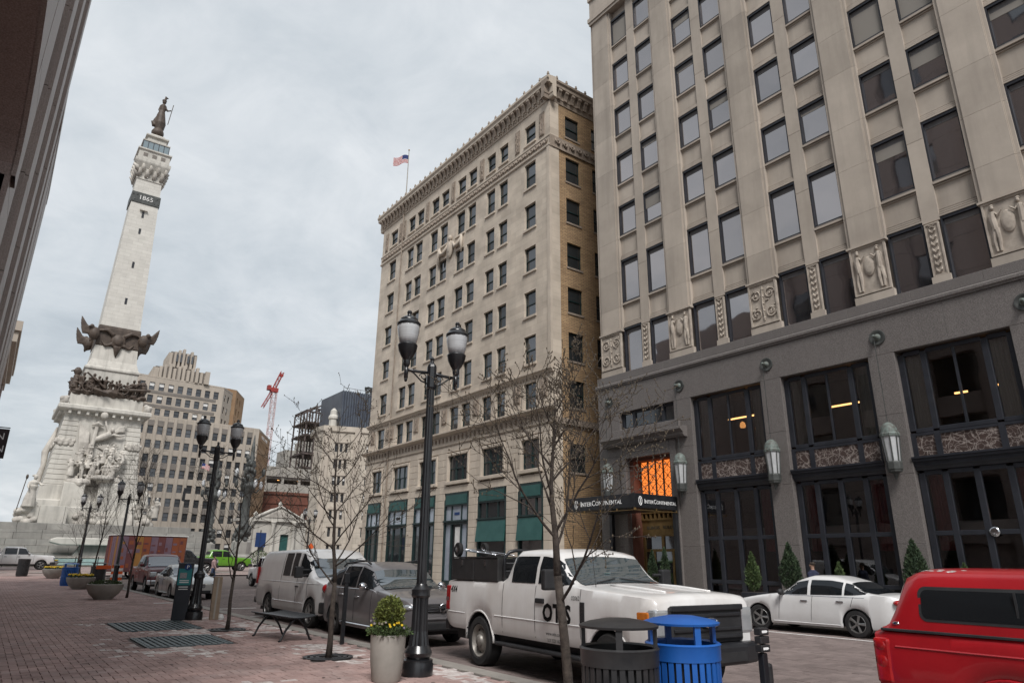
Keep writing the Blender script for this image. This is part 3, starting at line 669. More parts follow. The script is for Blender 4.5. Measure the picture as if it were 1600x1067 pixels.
mb.box(HX+.34, EY0, 3.5, HX+.6, EY1, 3.57); mb.box(HX+.34, EY0, 3.8, HX+.6, EY1, 3.92); mb.build('dentil_band', 'gold', o)
for w_, y_ in (('ILLINOIS', 21.75), ('BUILDING', 20.72)):
    mb = MB(); text_mb(mb, w_, .2, frame_m((HX+.395, y_, 3.16), (0, -1, 0), (0, 0, 1)), .012); mb.build('lettering', 'dark_bronze', o)
ds = grid_window('entrance_door', EY1-.05, EY0+.05, .05, 2.84, [(EY0+EY1)/2], [2.18], 'gold', 'pane_office', HX+.42, .07)
for y in (EY1-.62, EY0+.62):
    MB().box(HX+.45, y-.06, .05, HX+.53, y+.06, 2.12).build('door_stile', 'gold', ds)
for y in (EY1-.72, EY0+.5): MB().tube([(HX+.40, y, .9), (HX+.36, y, .95), (HX+.36, y, 1.35), (HX+.40, y, 1.4)], .015, 6).build('door_handle', 'gold', ds)
MB().box(HX+.45, 20.45, 2.5, HX+.5, 20.58, 2.66).build('lobby_lamp', 'warm_lamp', H)
# ---- wall hooks and hanging lanterns
def lantern_parts(y, label):
    t = thing('wall_lantern', label, 'lantern', (GX-.28, y, 4.6), group='wrought lanterns hung along the granite base')
    x = GX-.28; c = (x, y, 0)
    a0 = pi/8; n = 8
    mb = MB(); mb.lathe([(.02, 4.30), (.06, 4.42), (.08, 4.5), (.21, 4.56), (.22, 4.62), (.24, 4.64), (.245, 4.86), (.22, 4.90)], n, c, a0=a0); mb.build('base', 'dark_bronze', t)
    mb = MB(); mb.lathe([(.205, 4.90), (.265, 5.72)], n, c, a0=a0); mb.build('glass', 'pale_glass', t)
    for i in range(n):
        a = a0+2*pi*i/n; MB().tube([(x+.215*cos(a), y+.215*sin(a), 4.88), (x+.278*cos(a), y+.278*sin(a), 5.74)], .024, 4).build('rib', 'dark_bronze', t)
    mb = MB(); mb.lathe([(.30, 5.72), (.31, 5.80), (.27, 5.86)], n, c, a0=a0); mb.lathe([(.265, 5.86), (.25, 5.98), (.19, 6.10), (.10, 6.18), (.02, 6.21)], 12, c); mb.build('dome', 'verdigris', t, 30)
    mb = MB(); mb.tube([(x, y, 6.2), (x, y, 9.2)], .013, 5); mb.build('rod', 'dark_bronze', t)
    mb = MB(); mb.tube([(x+.2, y, 4.78), (GX+.02, y, 4.78)], .02, 5); mb.build('stay', 'dark_bronze', t)
    mb = MB(); mb.lathe([(.0, -.02), (.19, -.02), (.23, -.045), (.27, -.04), (.28, -.0), (.28, .03)][::-1], 20, (GX-.005, y, 9.25), ax=0, cap=False); mb.build('rosette', 'dark_bronze', t, 40)
    mb = MB(); mb.lathe([(.03, -.33), (.05, -.30), (.04, -.27), (.055, -.2), (.085, -.10), (.13, -.03)], 12, (GX, y, 9.25), ax=0); mb.build('hook', 'verdigris', t, 40)
    return t
names = ['lantern left of the lit entrance at the hotel corner', 'lantern on the granite pier right of the lit entrance', 'lantern on the second granite pier right of the entrance', 'lantern high on the granite pier above the red truck']
for y, nm in zip((23.66, 19.23, 14.78, 10.38), names): lantern_parts(y, 'bronze domed wall '+nm)
o = thing('wall_hook', 'round bronze wall hook at the right edge of the granite base', 'wall hook', (GX, 5.98, 9.25))
mb = MB(); mb.lathe([(.0, -.02), (.19, -.02), (.23, -.045), (.27, -.04), (.28, -.0), (.28, .03)][::-1], 20, (GX-.005, 5.98, 9.25), ax=0, cap=False); mb.build('rosette', 'dark_bronze', o, 40)
mb = MB(); mb.lathe([(.03, -.33), (.05, -.30), (.04, -.27), (.055, -.2), (.085, -.10), (.13, -.03)], 12, (GX, 5.98, 9.25), ax=0); mb.build('hook', 'verdigris', o, 40)
# ---- street canopy
CX = 21.05
cn = thing('entrance_canopy', 'black flat canopy lettered INTERCONTINENTAL over the hotel door', 'canopy', (22.5, 21.7, 0))
mb = MB(); mb.box(CX, 19.7, 3.80, GX-.02, 23.75, 4.38); mb.build('fascia', 'black_paint', cn, bevel=.01)
mb = MB()
for (a, b) in (((CX-.03, 19.67), (CX-.03, 23.78)), ((CX-.03, 19.67), (GX-.1, 19.67))):
    mb.tube([(a[0], a[1], 3.70), (b[0], b[1], 3.70)], .012, 5)
for k in range(5): mb.cbox((CX-.03, lerp(19.7, 23.7, k/4), 3.74), (.04, .04, .1))
for k in range(3): mb.cbox((lerp(CX, GX-.2, k/2), 19.67, 3.74), (.04, .04, .1))
mb.build('trim_rail', 'warm_lamp' if False else 'gold', cn)
def emblem(mb, M):
    """oval ring with an upright bar inside"""
    n = 22; vs = []; fs = []
    for r, z in ((1, .0), (1, .012), (.78, .012), (.78, 0)):
        vs += [tuple(M @ Vector((.13*r*cos(2*pi*i/n)*(.85 if r == 1 else .8), .19*r*sin(2*pi*i/n), z))) for i in range(n)]
    for k in range(3): fs += [(k*n+i, k*n+(i+1) % n, (k+1)*n+(i+1) % n, (k+1)*n+i) for i in range(n)]
    mb.add(vs, fs)
    for x0, y0, x1, y1 in ((-.022, -.12, .022, .12), (-.06, -.125, .06, -.09), (-.06, .09, .06, .125)):
        mb.add([tuple(M @ Vector(p)) for p in ((x0,y0,.01),(x1,y0,.01),(x1,y1,.01),(x0,y1,.01))], [(0,1,2,3)])
def canopy_text(start, xd, k):
    m1 = MB(); w = text_line(m1, [('I', .32*k, 0), ('NTER', .25*k, 0), ('C', .32*k, 0), ('ONTINENTAL', .25*k, 0)], start, xd, 0, .03*k); m1.build('lettering', 'white_letter', cn); return w
canopy_text((21.64, 19.692, 3.99), (1, 0, 0), .80)
mb = MB(); emblem(mb, frame_m((21.38, 19.692, 4.08), (1, 0, 0), (0, 0, 1))); stuff(mb.build('emblem', 'white_letter', cn))
canopy_text((CX-.007, 22.95, 3.98), (0, -1, 0), 1.02)
mb = MB(); emblem(mb, frame_m((CX-.007, 23.25, 4.08), (0, -1, 0), (0, 0, 1))); stuff(mb.build('emblem', 'white_letter', cn))
for (x, y) in ((GX-.15, 19.78), (GX-.15, 23.62)):
    MB().box(x-.09, y-.09, 0, x+.09, y+.09, 3.8).build('post', 'black_paint', cn, bevel=.01)
# ================================================================== generic wall with openings
def wall(mb, P, u0, u1, v0, v1, ops, depth):
    """P(u, v, d) -> point, d = depth behind the face; leaves real openings with reveals"""
    us = sorted({round(u, 4) for o in ops for u in o[:2]} | {u0, u1}); vs = sorted({round(v, 4) for o in ops for v in o[2:]} | {v0, v1})
    us = [u for u in us if u0 <= u <= u1]; vs = [v for v in vs if v0 <= v <= v1]
    for a, b in zip(us[:-1], us[1:]):
        for c, d in zip(vs[:-1], vs[1:]):
            um, vm = (a+b)/2, (c+d)/2
            if not any(o[0] < um < o[1] and o[2] < vm < o[3] for o in ops):
                mb.add([P(a, c, 0), P(b, c, 0), P(b, d, 0), P(a, d, 0)], [(0, 1, 2, 3)])
    for (a, b, c, d) in ops:
        q = [(a, c), (b, c), (b, d), (a, d)]
        mb.add([P(*p, 0) for p in q]+[P(*p, depth) for p in q], [(i, (i+1) % 4, 4+(i+1) % 4, 4+i) for i in range(4)])
    return mb
def sash_mesh(w, h, frame='green_frame', pane='pane_office', split=.5):
    """double-hung window centred on u, sill at 0; faces -x"""
    f = MB(); t = .055
    f.box(0, -w/2, 0, .07, -w/2+t, h); f.box(0, w/2-t, 0, .07, w/2, h); f.box(0, -w/2+t, 0, .07, w/2-t, t); f.box(0, -w/2+t, h-t*1.4, .07, w/2-t, h)
    f.box(-.012, -w/2+t, h*split-.03, .06, w/2-t, h*split+.03)
    return f.mesh('window', frame), MB().box(.045, -w/2+t, t, .055, w/2-t, h*split-.03).mesh('pane', pane), MB().box(.02, -w/2+t, h*split+.03, .03, w/2-t, h-t*1.4).mesh('pane', pane)
def put_sash(parent, S, loc, rz=0):
    o = inst('window', S[0], parent, loc, rz); inst('pane', S[1], o); inst('pane', S[2], o); return o

# ================================================================== OFFICE BUILDING
OX = 24.0; OA, OB = 28.4, 52.05
O = thing('office_building', 'ten-storey pale stone office building with green shopfronts and bracketed cornice', 'building', (OX, 40, 0))
cols = [(29.82, 30.97)]+[(a, b) for p in ((32.87, 33.87, 34.36, 35.4), (36.75, 37.84, 38.22, 39.36), (40.64, 41.79, 42.15, 43.3), (44.56, 45.72, 46.05, 47.2)) for a, b in ((p[0], p[1]), (p[2], p[3]))]+[(49.2, 50.5)]
orow = [(10.06, 11.68), (12.86, 14.6), (15.86, 17.5), (18.83, 20.5), (21.8, 23.55), (24.75, 26.62), (28.12, 29.55)]
ops = [(a, b, c, d) for a, b in cols for c, d in orow]
mb = MB(); wall(mb, lambda u, v, d: (OX+d, u, v), OA, OB, 9.8, 30.4, ops, .26)
mb.add([(OX, OB, 0), (OX, OB, 32), (OX+24, OB, 32), (OX+24, OB, 0)], [(3, 2, 1, 0)]); mb.add([(OX, OA, 32), (OX, OB, 32), (OX+24, OB, 32), (OX+24, OA, 32)], [(0, 1, 2, 3)])
mb.add([(OX+24, OA, 0), (OX+24, OB, 0), (OX+24, OB, 32), (OX+24, OA, 32)], [(0, 1, 2, 3)])
mb.build('front_wall', 'office_ashlar', O)
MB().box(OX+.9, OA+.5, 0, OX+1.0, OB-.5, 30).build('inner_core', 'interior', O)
SM = {}
sill = {}
for a, b in cols:
    for c, d in orow:
        k = (round(b-a, 2), round(d-c, 2))
        if k not in SM: SM[k] = sash_mesh(b-a, d-c)
        w = put_sash(O, SM[k], (.17, (a+b)/2-40, c))
        if k[0] not in sill: sill[k[0]] = MB().box(-.26, -k[0]/2-.08, -.13, -.0, k[0]/2+.08, 0).mesh('sill', 'office_stone')
        if c > 12: inst('sill', sill[k[0]], w)
        if random.random() < .5: inst('blind', SM.setdefault(('bl', k), MB().box(.057, -k[0]/2+.055, k[1]*.5, .062, k[0]/2-.055, k[1]-.08).mesh('blind', 'curtain')), w)
# string courses, ledges, cornice
def course(nm, pts, y0=OA-.0, y1=OB, m='office_stone', par=None): 
    mb = MB(); mb.prism(pts, y0, y1, 1); return mb.build(nm, m, par or O)
course('ledge', [(OX+.1, 9.72), (OX-.12, 9.72), (OX-.30, 9.80), (OX-.42, 9.86), (OX-.42, 9.96), (OX-.30, 10.0), (OX+.1, 10.04)], OA-.4, OB+.4)
course('frieze', [(OX+.1, 9.02), (OX-.08, 9.02), (OX-.12, 9.1), (OX-.05, 9.14), (OX-.05, 9.72), (OX+.1, 9.72)], OA-.06, OB+.1)
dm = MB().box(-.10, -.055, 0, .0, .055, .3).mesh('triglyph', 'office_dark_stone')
for i in range(48): inst('triglyph', dm, O, (-.045, OA+.35+i*.485-40, 9.32))
course('ledge', [(OX+.1, 11.95), (OX-.05, 11.95), (OX-.10, 12.05), (OX-.20, 12.14), (OX-.20, 12.22), (OX+.1, 12.3)], OA-.18, OB+.2)
dm2 = MB().box(-.06, -.05, 0, .0, .05, .09).mesh('dentil', 'office_dark_stone')
for i in range(78): inst('dentil', dm2, O, (-.035, OA+.2+i*.3-40, 11.84))
course('band', [(OX+.1, 26.86), (OX-.06, 26.86), (OX-.10, 26.92), (OX-.10, 27.0), (OX-.03, 27.02), (OX-.03, 27.6), (OX-.08, 27.64), (OX-.08, 27.72), (OX+.1, 27.74)], OA-.1, OB+.1)
sw = MB()       # swag ornament: drop, ring and garland
sw.tube([(-.03, -.20, .42), (-.07, -.1, .18), (-.075, 0, .12), (-.07, .1, .18), (-.03, .20, .42)], [.03, .05, .055, .05, .03], 6); sw.ell((-.06, 0, .36), (.05, .075, .075), 8, 6); sw.tube([(-.04, .235, .45), (-.05, .235, .12)], .03, 5)
swm = sw.mesh('swag', 'office_dark_stone', True)
for i in range(48): inst('swag', swm, O, (-.03, OA+.3+i*.487-40, 27.05))
# main cornice with brackets, dentils and cresting
course('cornice', [(OX+.2, 30.35), (OX-.05, 30.35), (OX-.09, 30.46), (OX-.09, 30.62), (OX-.13, 30.66), (OX-.13, 31.22), (OX-.42, 31.30), (OX-.42, 31.50), (OX-.52, 31.62), (OX-.52, 31.78), (OX+.2, 31.9)], OA-.52, OB+.52)
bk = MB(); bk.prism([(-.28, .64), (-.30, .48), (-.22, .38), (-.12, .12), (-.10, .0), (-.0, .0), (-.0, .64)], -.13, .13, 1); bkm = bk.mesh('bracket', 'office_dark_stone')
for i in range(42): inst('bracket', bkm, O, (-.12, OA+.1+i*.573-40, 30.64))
dn = MB().box(-.09, -.06, 0, 0, .06, .13).mesh('dentil', 'office_dark_stone')
for i in range(84): inst('dentil', dn, O, (-.085, OA+.05+i*.2835-40, 30.47))
cr = MB(); cr.lathe([(.02, .0), (.08, .04), (.10, .12), (.06, .20), (.07, .25), (.02, .32), (.0, .35)], 7); crm = cr.mesh('cresting', 'office_dark_stone', True)
for i in range(30): inst('cresting', crm, O, (-.45, OA-.45+i*.84-40, 31.76))
for i in range(7): inst('cresting', crm, O, (.3+i*.84, OA-.45-40, 31.76))
# carved panels of the top row and of the mezzanine
def cart(w, h, seed):
    r = random.Random(seed); m1 = MB(); m1.box(-.05, -w/2, 0, .02, w/2, h); m1.box(-.075, -w/2+.05, .06, -.05, w/2-.05, h-.06)
    for j in range(9): m1.ell((-.085, r.uniform(-.6, .6)*w/2, h*(.1+.09*j)), (.035, r.uniform(.06, .13)*w*1.2, r.uniform(.05, .09)*h), 7, 5)
    m1.tube([(-.09, 0, .1*h), (-.10, .12*w, .4*h), (-.1, -.1*w, .7*h), (-.09, 0, .92*h)], .035, 5); return m1.mesh('carved_panel', 'office_dark_stone', 40)
for y in (29.15, 31.75, 36.05, 40.0, 43.95, 47.95, 48.6, 51.2):
    inst('carved_panel', cart(.5, 1.75, int(y*10)), O, (-.0, y-40, 27.98))
for y in (29.1, 31.62, 36.05, 40.0, 43.95, 47.9, 48.55, 51.2):
    inst('carved_panel', cart(.66, 1.05, int(y*7)), O, (-.0, y-40, 10.6))
# central swag cartouche high on the front
mb = MB(); mb.ell((OX-.1, 40.05, 24.0), (.14, .42, .75), 12, 8); mb.ell((OX-.2, 40.05, 24.1), (.08, .25, .45), 12, 8); mb.ell((OX-.12, 40.05, 24.9), (.14, .22, .25), 10, 7)
for s in (-1, 1):
    mb.tube([(OX-.08, 40.05+s*.35, 24.5), (OX-.15, 40.05+s*.8, 23.9), (OX-.15, 40.05+s*1.25, 23.95), (OX-.08, 40.05+s*1.55, 24.5)], [.08, .16, .16, .08], 7)
    mb.tube([(OX-.08, 40.05+s*1.55, 24.6), (OX-.12, 40.05+s*1.6, 23.9), (OX-.08, 40.05+s*1.6, 23.2)], [.12, .12, .05], 6)
mb.build('cartouche', 'office_stone', O, True)
# rain pipe and quoin line at the right corner
MB().tube([(OX-.12, 48.05, 31), (OX-.12, 48.05, 1)], .05, 6).build('downpipe', 'office_dark_stone', O)
course('corner_roll', [(OX+.1, OA+.05), (OX-.07, OA+.05), (OX-.07, OA+.3), (OX+.1, OA+.3)], 12.3, 26.8) if False else None
mb = MB(); mb.box(OX-.07, OA-.05, 12.3, OX+.1, OA+.22, 26.86); mb.build('corner_strip', 'office_stone', O)
# ---- lower two floors: individual ashlar blocks round the openings
sto = [(29.2, 31.45), (32.6, 35.55), (36.6, 39.5), (40.7, 43.62), (44.62, 47.6), (48.95, 51.3)]
sec = [(29.44, 31.1), (32.9, 35.18), (36.8, 39.15), (40.75, 43.08), (44.78, 47.1), (49.05, 50.75)]
ch = .451; r2 = random.Random(5)
mb = MB(); wall(mb, lambda u, v, d: (OX+.1+d, u, v), OA, OB, 0, 9.1, [(a, b, 0, 5.86) for a, b in sto]+[(a-.2, b+.2, 6.4, 8.52) for a, b in sec], .35); mb.build('backing_wall', 'office_dark_stone', O)
nblk = 0
for j in range(20):
    z0, z1 = j*ch, (j+1)*ch
    gaps = [(a-.02, b+.02) for a, b in sto] if z1 < 5.9 else [(a-.22, b+.22) for a, b in sec] if (z0 > 6.2 and z1 < 8.7) else []
    cur = OA; segs = []
    for a, b in sorted(gaps): segs.append((cur, a)); cur = b
    segs.append((cur, OB))
    for a, b in segs:
        if b-a < .15: continue
        n = max(1, round((b-a)/(1.15 if not gaps else .85))); off = (.35 if j % 2 else .65)
        cuts = [a]+([a+(b-a)*(i+off)/(n) for i in range(n)] if n > 1 or (j % 2 and b-a > .9) else [])+[b]
        for u, v in zip(cuts[:-1], cuts[1:]):
            if v-u < .06: continue
            MB().bbox(OX-.03, u+.007, z0+.007, OX+.1, v-.007, z1-.007, .014).build('stone_block', 'office_stone', O); nblk += 1
for a, b in sec:        # second-floor windows in moulded stone surrounds
    mb = MB(); p = .2
    for (u0, u1, v0, v1) in ((a-p, a, 6.42, 8.5), (b, b+p, 6.42, 8.5), (a, b, 8.3, 8.5)): mb.box(OX-.10, u0, v0, OX+.2, u1, v1)
    mb.box(OX-.16, a-p-.05, 6.4, OX+.2, b+p+.05, 6.62); mb.build('window_surround', 'office_stone', O, bevel=.03)
    n = 3 if b-a > 2 else 2; ws = (b-a)/n
    for i in range(n):
        k = (round(ws-.06, 2), 1.68)
        if k not in SM: SM[k] = sash_mesh(*k)
        put_sash(O, SM[k], (.1, a+ws*(i+.5)-40, 6.62))
for k, (a, b) in enumerate(sto):
    w = b-a; c = (a+b)/2; f = MB()
    # green frame with notched head and toothed crest
    head = [(a, 0), (a+.13, 0), (a+.13, 5.02), (b-.13, 5.02), (b-.13, 0), (b, 0), (b, 5.42), (b-.12, 5.48), (b-.12, 5.84), (a+.12, 5.84), (a+.12, 5.48), (a, 5.42)]
    f.prism(head, OX-.02, OX+.16, 0); sf = f.build('shopfront_frame', 'green_frame', O)
    MB().box(OX-.05, a+.2, 5.12, OX-.02, b-.2, 5.72).build('head_panel', 'green_panel', sf, bevel=.01)
    cz = MB()
    for i in range(int(w/.2)): y = a+.2+i*.2; cz.prism([(y-.07, 5.84), (y+.07, 5.84), (y, 5.98)], OX-.02, OX+.04, 0)
    stuff(cz.build('crest', 'green_frame', sf))
    f = MB()
    bars = [c-w*.2, c+w*.2] if k < 6 else []
    f.box(OX+.02, a+.13, 3.86, OX+.14, b-.13, 4.06); f.box(OX-.10, a, 4.06-.04, OX+.1, b, 4.12)
    for y in bars: f.box(OX+.03, y-.05, 4.12, OX+.12, y+.05, 5.02)
    f.build('transom', 'green_frame', sf)
    tm = 'blue_white_pane' if k >= 2 else 'pane_office'
    for y0, y1 in ((a+.13, bars[0]-.05), (bars[0]+.05, bars[1]-.05), (bars[1]+.05, b-.13)): MB().box(OX+.09, y0, 4.12, OX+.1, y1, 5.02).build('pane', tm, sf)
    if k < 2:
        mb = MB(); mb.add([(OX-.05, a+.04, 3.98), (OX-.05, b-.04, 3.98), (OX-.2, b-.04, 2.75), (OX-.2, a+.04, 2.75), (OX+.02, a+.04, 3.98), (OX+.02, b-.04, 3.98), (OX-.1, b-.04, 2.75), (OX-.1, a+.04, 2.75)], [(0,1,2,3), (7,6,5,4), (1,0,4,5), (3,2,6,7), (2,1,5,6), (0,3,7,4)])
        mb.build('awning', 'green_panel', sf)
        MB().box(OX+.10, a+.13, .3, OX+.11, b-.13, 3.86).build('pane', 'pane_office', sf)
    else:
        for y in bars: MB().box(OX+.02, y-.07, .0, OX+.14, y+.07, 3.86).build('shop_mullion', 'green_frame', sf)
        for i, (y0, y1) in enumerate(((a+.13, bars[0]-.07), (bars[0]+.07, bars[1]-.07), (bars[1]+.07, b-.13))): MB().box(OX+.1, y0, .45, OX+.11, y1, 3.86).build('pane', 'blue_white_pane' if k == 2+0 and i in (0, 2) else 'pane_office', sf)
        MB().box(OX+.0, a+.13, 0, OX+.14, b-.13, .45).build('stall_riser', 'green_frame', sf)
        if k == 2: MB().box(OX+.08, bars[0]+.1, 1.0, OX+.095, bars[0]+.75, 3.7).build('poster', 'white_paint', sf)
    if k == 3:
        mb = MB()
        for s in (-1, 1): mb.lathe([(.10, -.0), (.10, -.01), (.14, -.01), (.14, 0)], 16, (OX+.09, c+s*.13, 4.55), ax=0, cap=False)
        mb.build('shop_logo', 'dark_frame', sf)
    if k in (2, 4): MB().box(OX+.07, c-.3, 4.45, OX+.088, c+.3, 4.62).build('shop_sign', 'black_letter' if k == 4 else 'sign_blue', sf)
# ---- brick side on the alley, with stone return at the corner
bz = [(8.0-1.6, 8.0), (10.06, 11.68), (12.86, 14.6), (15.86, 17.5), (18.83, 20.5), (21.9, 23.6), (24.8, 26.55), (28.1, 29.7)]
bops = [(25.35+2.35*i, 26.55+2.35*i, c, d) for i in range(3) for c, d in bz]
mb = MB(); wall(mb, lambda u, v, d: (u, OA+d, v), OX+.75, OX+24, 0, 30.4, bops, .2); mb.build('brick_wall', 'office_brick', O)
mb = MB(); mb.box(OX+.006, OA-.04, 0, OX+.75, OA-.001, 30.4); mb.build('corner_return', 'office_ashlar', O)
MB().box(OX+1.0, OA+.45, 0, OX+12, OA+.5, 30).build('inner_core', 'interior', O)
for (u0, u1, c, d) in bops:
    k = ('b', round(d-c, 2))
    if k not in SM: SM[k] = sash_mesh(1.2, d-c)
    w = put_sash(O, SM[k], ((u0+u1)/2-OX, OA+.12-40, c), R(90))
    if 'bs' not in SM: SM['bs'] = MB().box(-.17, -.66, -.12, .0, .66, 0).mesh('sill', 'office_dark_stone')
    inst('sill', SM['bs'], w)
for a_ in ((OX-.06, OA-.103, 26.87, OX+24, OA-.041, 27.7), (OX-.12, OA-.16, 9.0, OX+24, OA-.061, 9.35)): MB().box(*a_).build('side_band', 'office_dark_stone', O)
for i in range(9): o = inst('swag', swm, O, (.6+i*.62, OA-.1-40, 27.05), R(90))
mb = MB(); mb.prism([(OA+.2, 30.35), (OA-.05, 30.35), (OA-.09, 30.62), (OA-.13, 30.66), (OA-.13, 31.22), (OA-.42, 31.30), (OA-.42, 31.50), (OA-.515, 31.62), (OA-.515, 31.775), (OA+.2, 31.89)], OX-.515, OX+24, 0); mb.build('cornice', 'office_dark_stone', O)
for i in range(13): inst('bracket', bkm, O, (.1+i*.573, OA-.12-40, 30.64), R(90))
# roof flag
t = thing('flagpole', 'thin flagpole with a United States flag on the office roof', 'flag', (25.1, 50.3, 31.8))
MB().tube([(25.1, 50.3, 31.8), (25.1, 50.3, 38.5)], [.06, .03], 6).build('pole', 'concrete', t)
MB().ell((25.1, 50.3, 38.58), (.08, .08, .08), 8, 6).build('finial', 'gold', t, True)
def flag_mesh(mb, o, ud, L_, Hh, waves=.12, droop=.5, nstripe=13):
    """waving cloth split into stripes and a canton; ud = horizontal fly direction"""
    nu = 14; ud = Vector(ud)
    def P(i, j): 
        u = i/nu; return tuple(Vector(o)+ud*(L_*u*.93)+Vector((-ud.y, ud.x, 0))*waves*sin(u*7)*u**.5+Vector((0, 0, -Hh*j/nstripe-droop*u*u+.06*sin(u*6))))
    for j in range(nstripe):
        for i in range(nu):
            mb.m = 2 if (i < nu*.42 and j < 7) else (0 if j % 2 == 0 else 1)
            mb.add([P(i, j), P(i+1, j), P(i+1, j+1), P(i, j+1)], [(0, 1, 2, 3)])
mb = MB(); flag_mesh(mb, (25.1, 50.3, 38.0), (-.8, .6, 0), 1.5, .85, .12, .3); o = mb.build('flag', ['flag_red', 'flag_white', 'flag_blue'], t, True)
sm = o.modifiers.new('thick', 'SOLIDIFY'); sm.thickness = .01

# ================================================================== LEFT-HAND BUILDINGS (seen along their faces)
LX = -.85
Lb = thing('granite_building', 'dark brown granite building with an arch rising along the left edge', 'building', (LX-2, 15, 0))
# wall face with an arched recess between y 5.6 and 13.4
ya, yb, zsp = 5.0, 13.4, 7.9
arc = [(yb-(yb-ya)/2*(1-cos(pi*i/24)), zsp+1.55*sin(pi*i/24)) for i in range(25)]
mb = MB(); zt = 46
mb.add([(LX, 4, 0), (LX, ya, 0), (LX, ya, zsp), (LX, 4, zsp)], [(0, 1, 2, 3)])
pts = arc                    # from yb side to ya side
top = [(y, zt) for y, z in pts]
n = len(pts); mb.add([(LX, y, z) for y, z in pts]+[(LX, y, zt) for y, z in pts], [(i, i+1, n+i+1, n+i) for i in range(n-1)])
mb.add([(LX, 4, zsp), (LX, ya, zsp), (LX, ya, zt), (LX, 4, zt)], [(0, 1, 2, 3)])
mb.add([(LX, 4, 0), (LX, 4, zt), (LX-16, 4, zt), (LX-16, 4, 0)], [(0, 1, 2, 3)])
mb.add([(LX-.6, 20.5, 26), (LX-16, 20.5, 26), (LX-16, 20.5, zt), (LX-.6, 20.5, zt)], [(0, 1, 2, 3)]); mb.add([(LX, 4, zt), (LX, 20.5, zt), (LX-16, 20.5, zt), (LX-16, 4, zt)], [(0, 1, 2, 3)]); mb.add([(LX-.5, 30, 0), (LX-16, 30, 0), (LX-16, 30, 26), (LX-.5, 30, 26)], [(0, 1, 2, 3)]); mb.add([(LX-.5, 20.5, 26), (LX-.5, 30, 26), (LX-16, 30, 26), (LX-16, 20.5, 26)], [(0, 1, 2, 3)])
mb.add([(LX-.6, yb, 0), (LX-.6, 20.5, 0), (LX-.6, 20.5, zt), (LX-.6, yb, zt)], [(0, 1, 2, 3)]); mb.add([(LX-.6, 20.5, 0), (LX-.6, 30, 0), (LX-.6, 30, 26), (LX-.6, 20.5, 26)], [(0, 1, 2, 3)])
mb.build('wall', 'granite_left', Lb)
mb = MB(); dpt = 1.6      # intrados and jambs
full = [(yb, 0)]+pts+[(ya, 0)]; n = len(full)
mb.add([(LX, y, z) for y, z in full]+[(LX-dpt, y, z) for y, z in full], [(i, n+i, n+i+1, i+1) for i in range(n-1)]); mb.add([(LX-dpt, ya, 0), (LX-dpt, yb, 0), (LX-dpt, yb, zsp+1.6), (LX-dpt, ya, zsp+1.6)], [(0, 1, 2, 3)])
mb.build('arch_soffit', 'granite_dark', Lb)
mb = MB(); sg = [(y, z) for y, z in pts]; n = len(sg)      # raised archivolt
c = ((ya+yb)/2, zsp)
def outw(y, z, k): d = Vector((y-c[0], (z-c[1])*2.2)).normalized(); return (y+d.x*k, z+d.y*k)
o2 = [outw(y, z, .5) for y, z in sg]
mb.add([(LX+.07, *p) for p in sg]+[(LX+.07, *p) for p in o2]+[(LX-.02, *p) for p in sg]+[(LX-.02, *p) for p in o2], [(i, i+1, n+i+1, n+i) for i in range(n-1)]+[(2*n+i, 2*n+i+1, i+1, i) for i in range(n-1)]+[(n+i, n+i+1, 3*n+i+1, 3*n+i) for i in range(n-1)])
mb.build('archivolt', 'granite_left', Lb)
# piers: stacks of granite blocks with open joints and stepped edges
def pier(y0, y1, proj, zlist, m='granite_left'):
    for a, b in zip(zlist[:-1], zlist[1:]):
        m1 = MB(); p = [(LX-.6, y0), (LX-.6, y1), (LX+proj-.08, y1), (LX+proj-.08, y1-.12), (LX+proj, y1-.12), (LX+proj, y0+.12), (LX+proj-.08, y0+.12), (LX+proj-.08, y0)]
        m1.prism(p[::-1], a+.012, b-.012, 2); m1.build('granite_block', m, Lb)
zl = [0, 2.6, 5.2, 7.9, 10.4, 12.9, 15.4, 18, 20.6, 23.2, 25.8, 28.4, 31, 33.6, 36.2, 38.8, 41.4, 44, 46]
pier(13.4, 15.6, .0, zl); pier(18.4, 20.6, .02, zl); zw = [z for z in zl if z < 26]+[26.2]; pier(23.4, 25.6, .02, zw); pier(28.0, 30.05, .06, zw)
for y0, y1 in ((15.6, 18.4), (20.6, 23.4), (25.6, 28.0)):
    for z in range(3, 44 if y1 < 19 else 22, 4):
        MB().box(LX-.58, y0+.02, z, LX-.25, y1-.02, z+1.3).build('spandrel', 'granite_left', Lb)
        MB().box(LX-.59, y0+.1, z+1.3, LX-.5, y1-.1, z+3.9).build('window', 'pane_office', Lb)
for y0 in (4.6, 7.6, 10.6):     # tall windows above the arch
    for z in range(13, 43, 4):
        o = MB().box(LX-.04, y0, z, LX+.012, y0+1.9, z+2.6).build('window', 'dark_frame', Lb)
        for zz_ in ((z+.1, z+1.25), (z+1.35, z+2.5)): MB().box(LX+.006, y0+.1, zz_[0], LX+.018, y0+1.8, zz_[1]).build('pane', 'pane_obs', o)
B2 = thing('pilastered_building', 'brown stone building seen edge-on beyond the granite one', 'building', (LX-4, 36, 0))
z0 = 0; zz = [0, 2.8, 5.6, 8.4, 11.2, 13.8, 16.2, 18.4, 20.4]
for y0, y1, pr in ((30.1, 34, -.05), (34, 37.4, .0), (38.0, 42.6, .0)):
    for a, b in zip(zz[:-1], zz[1:]): MB().box(LX-12, y0+.01, a+.012, LX+pr, y1-.01, b-.012).build('stone_block', 'granite_left', B2)
mb = MB(); mb.box(LX-12, 30.1, 20.4, LX+.02, 42.75, 21.1); mb.box(LX-12, 30.1, 21.1, LX-.12, 42.5, 22.3); mb.build('parapet', 'granite_left', B2)
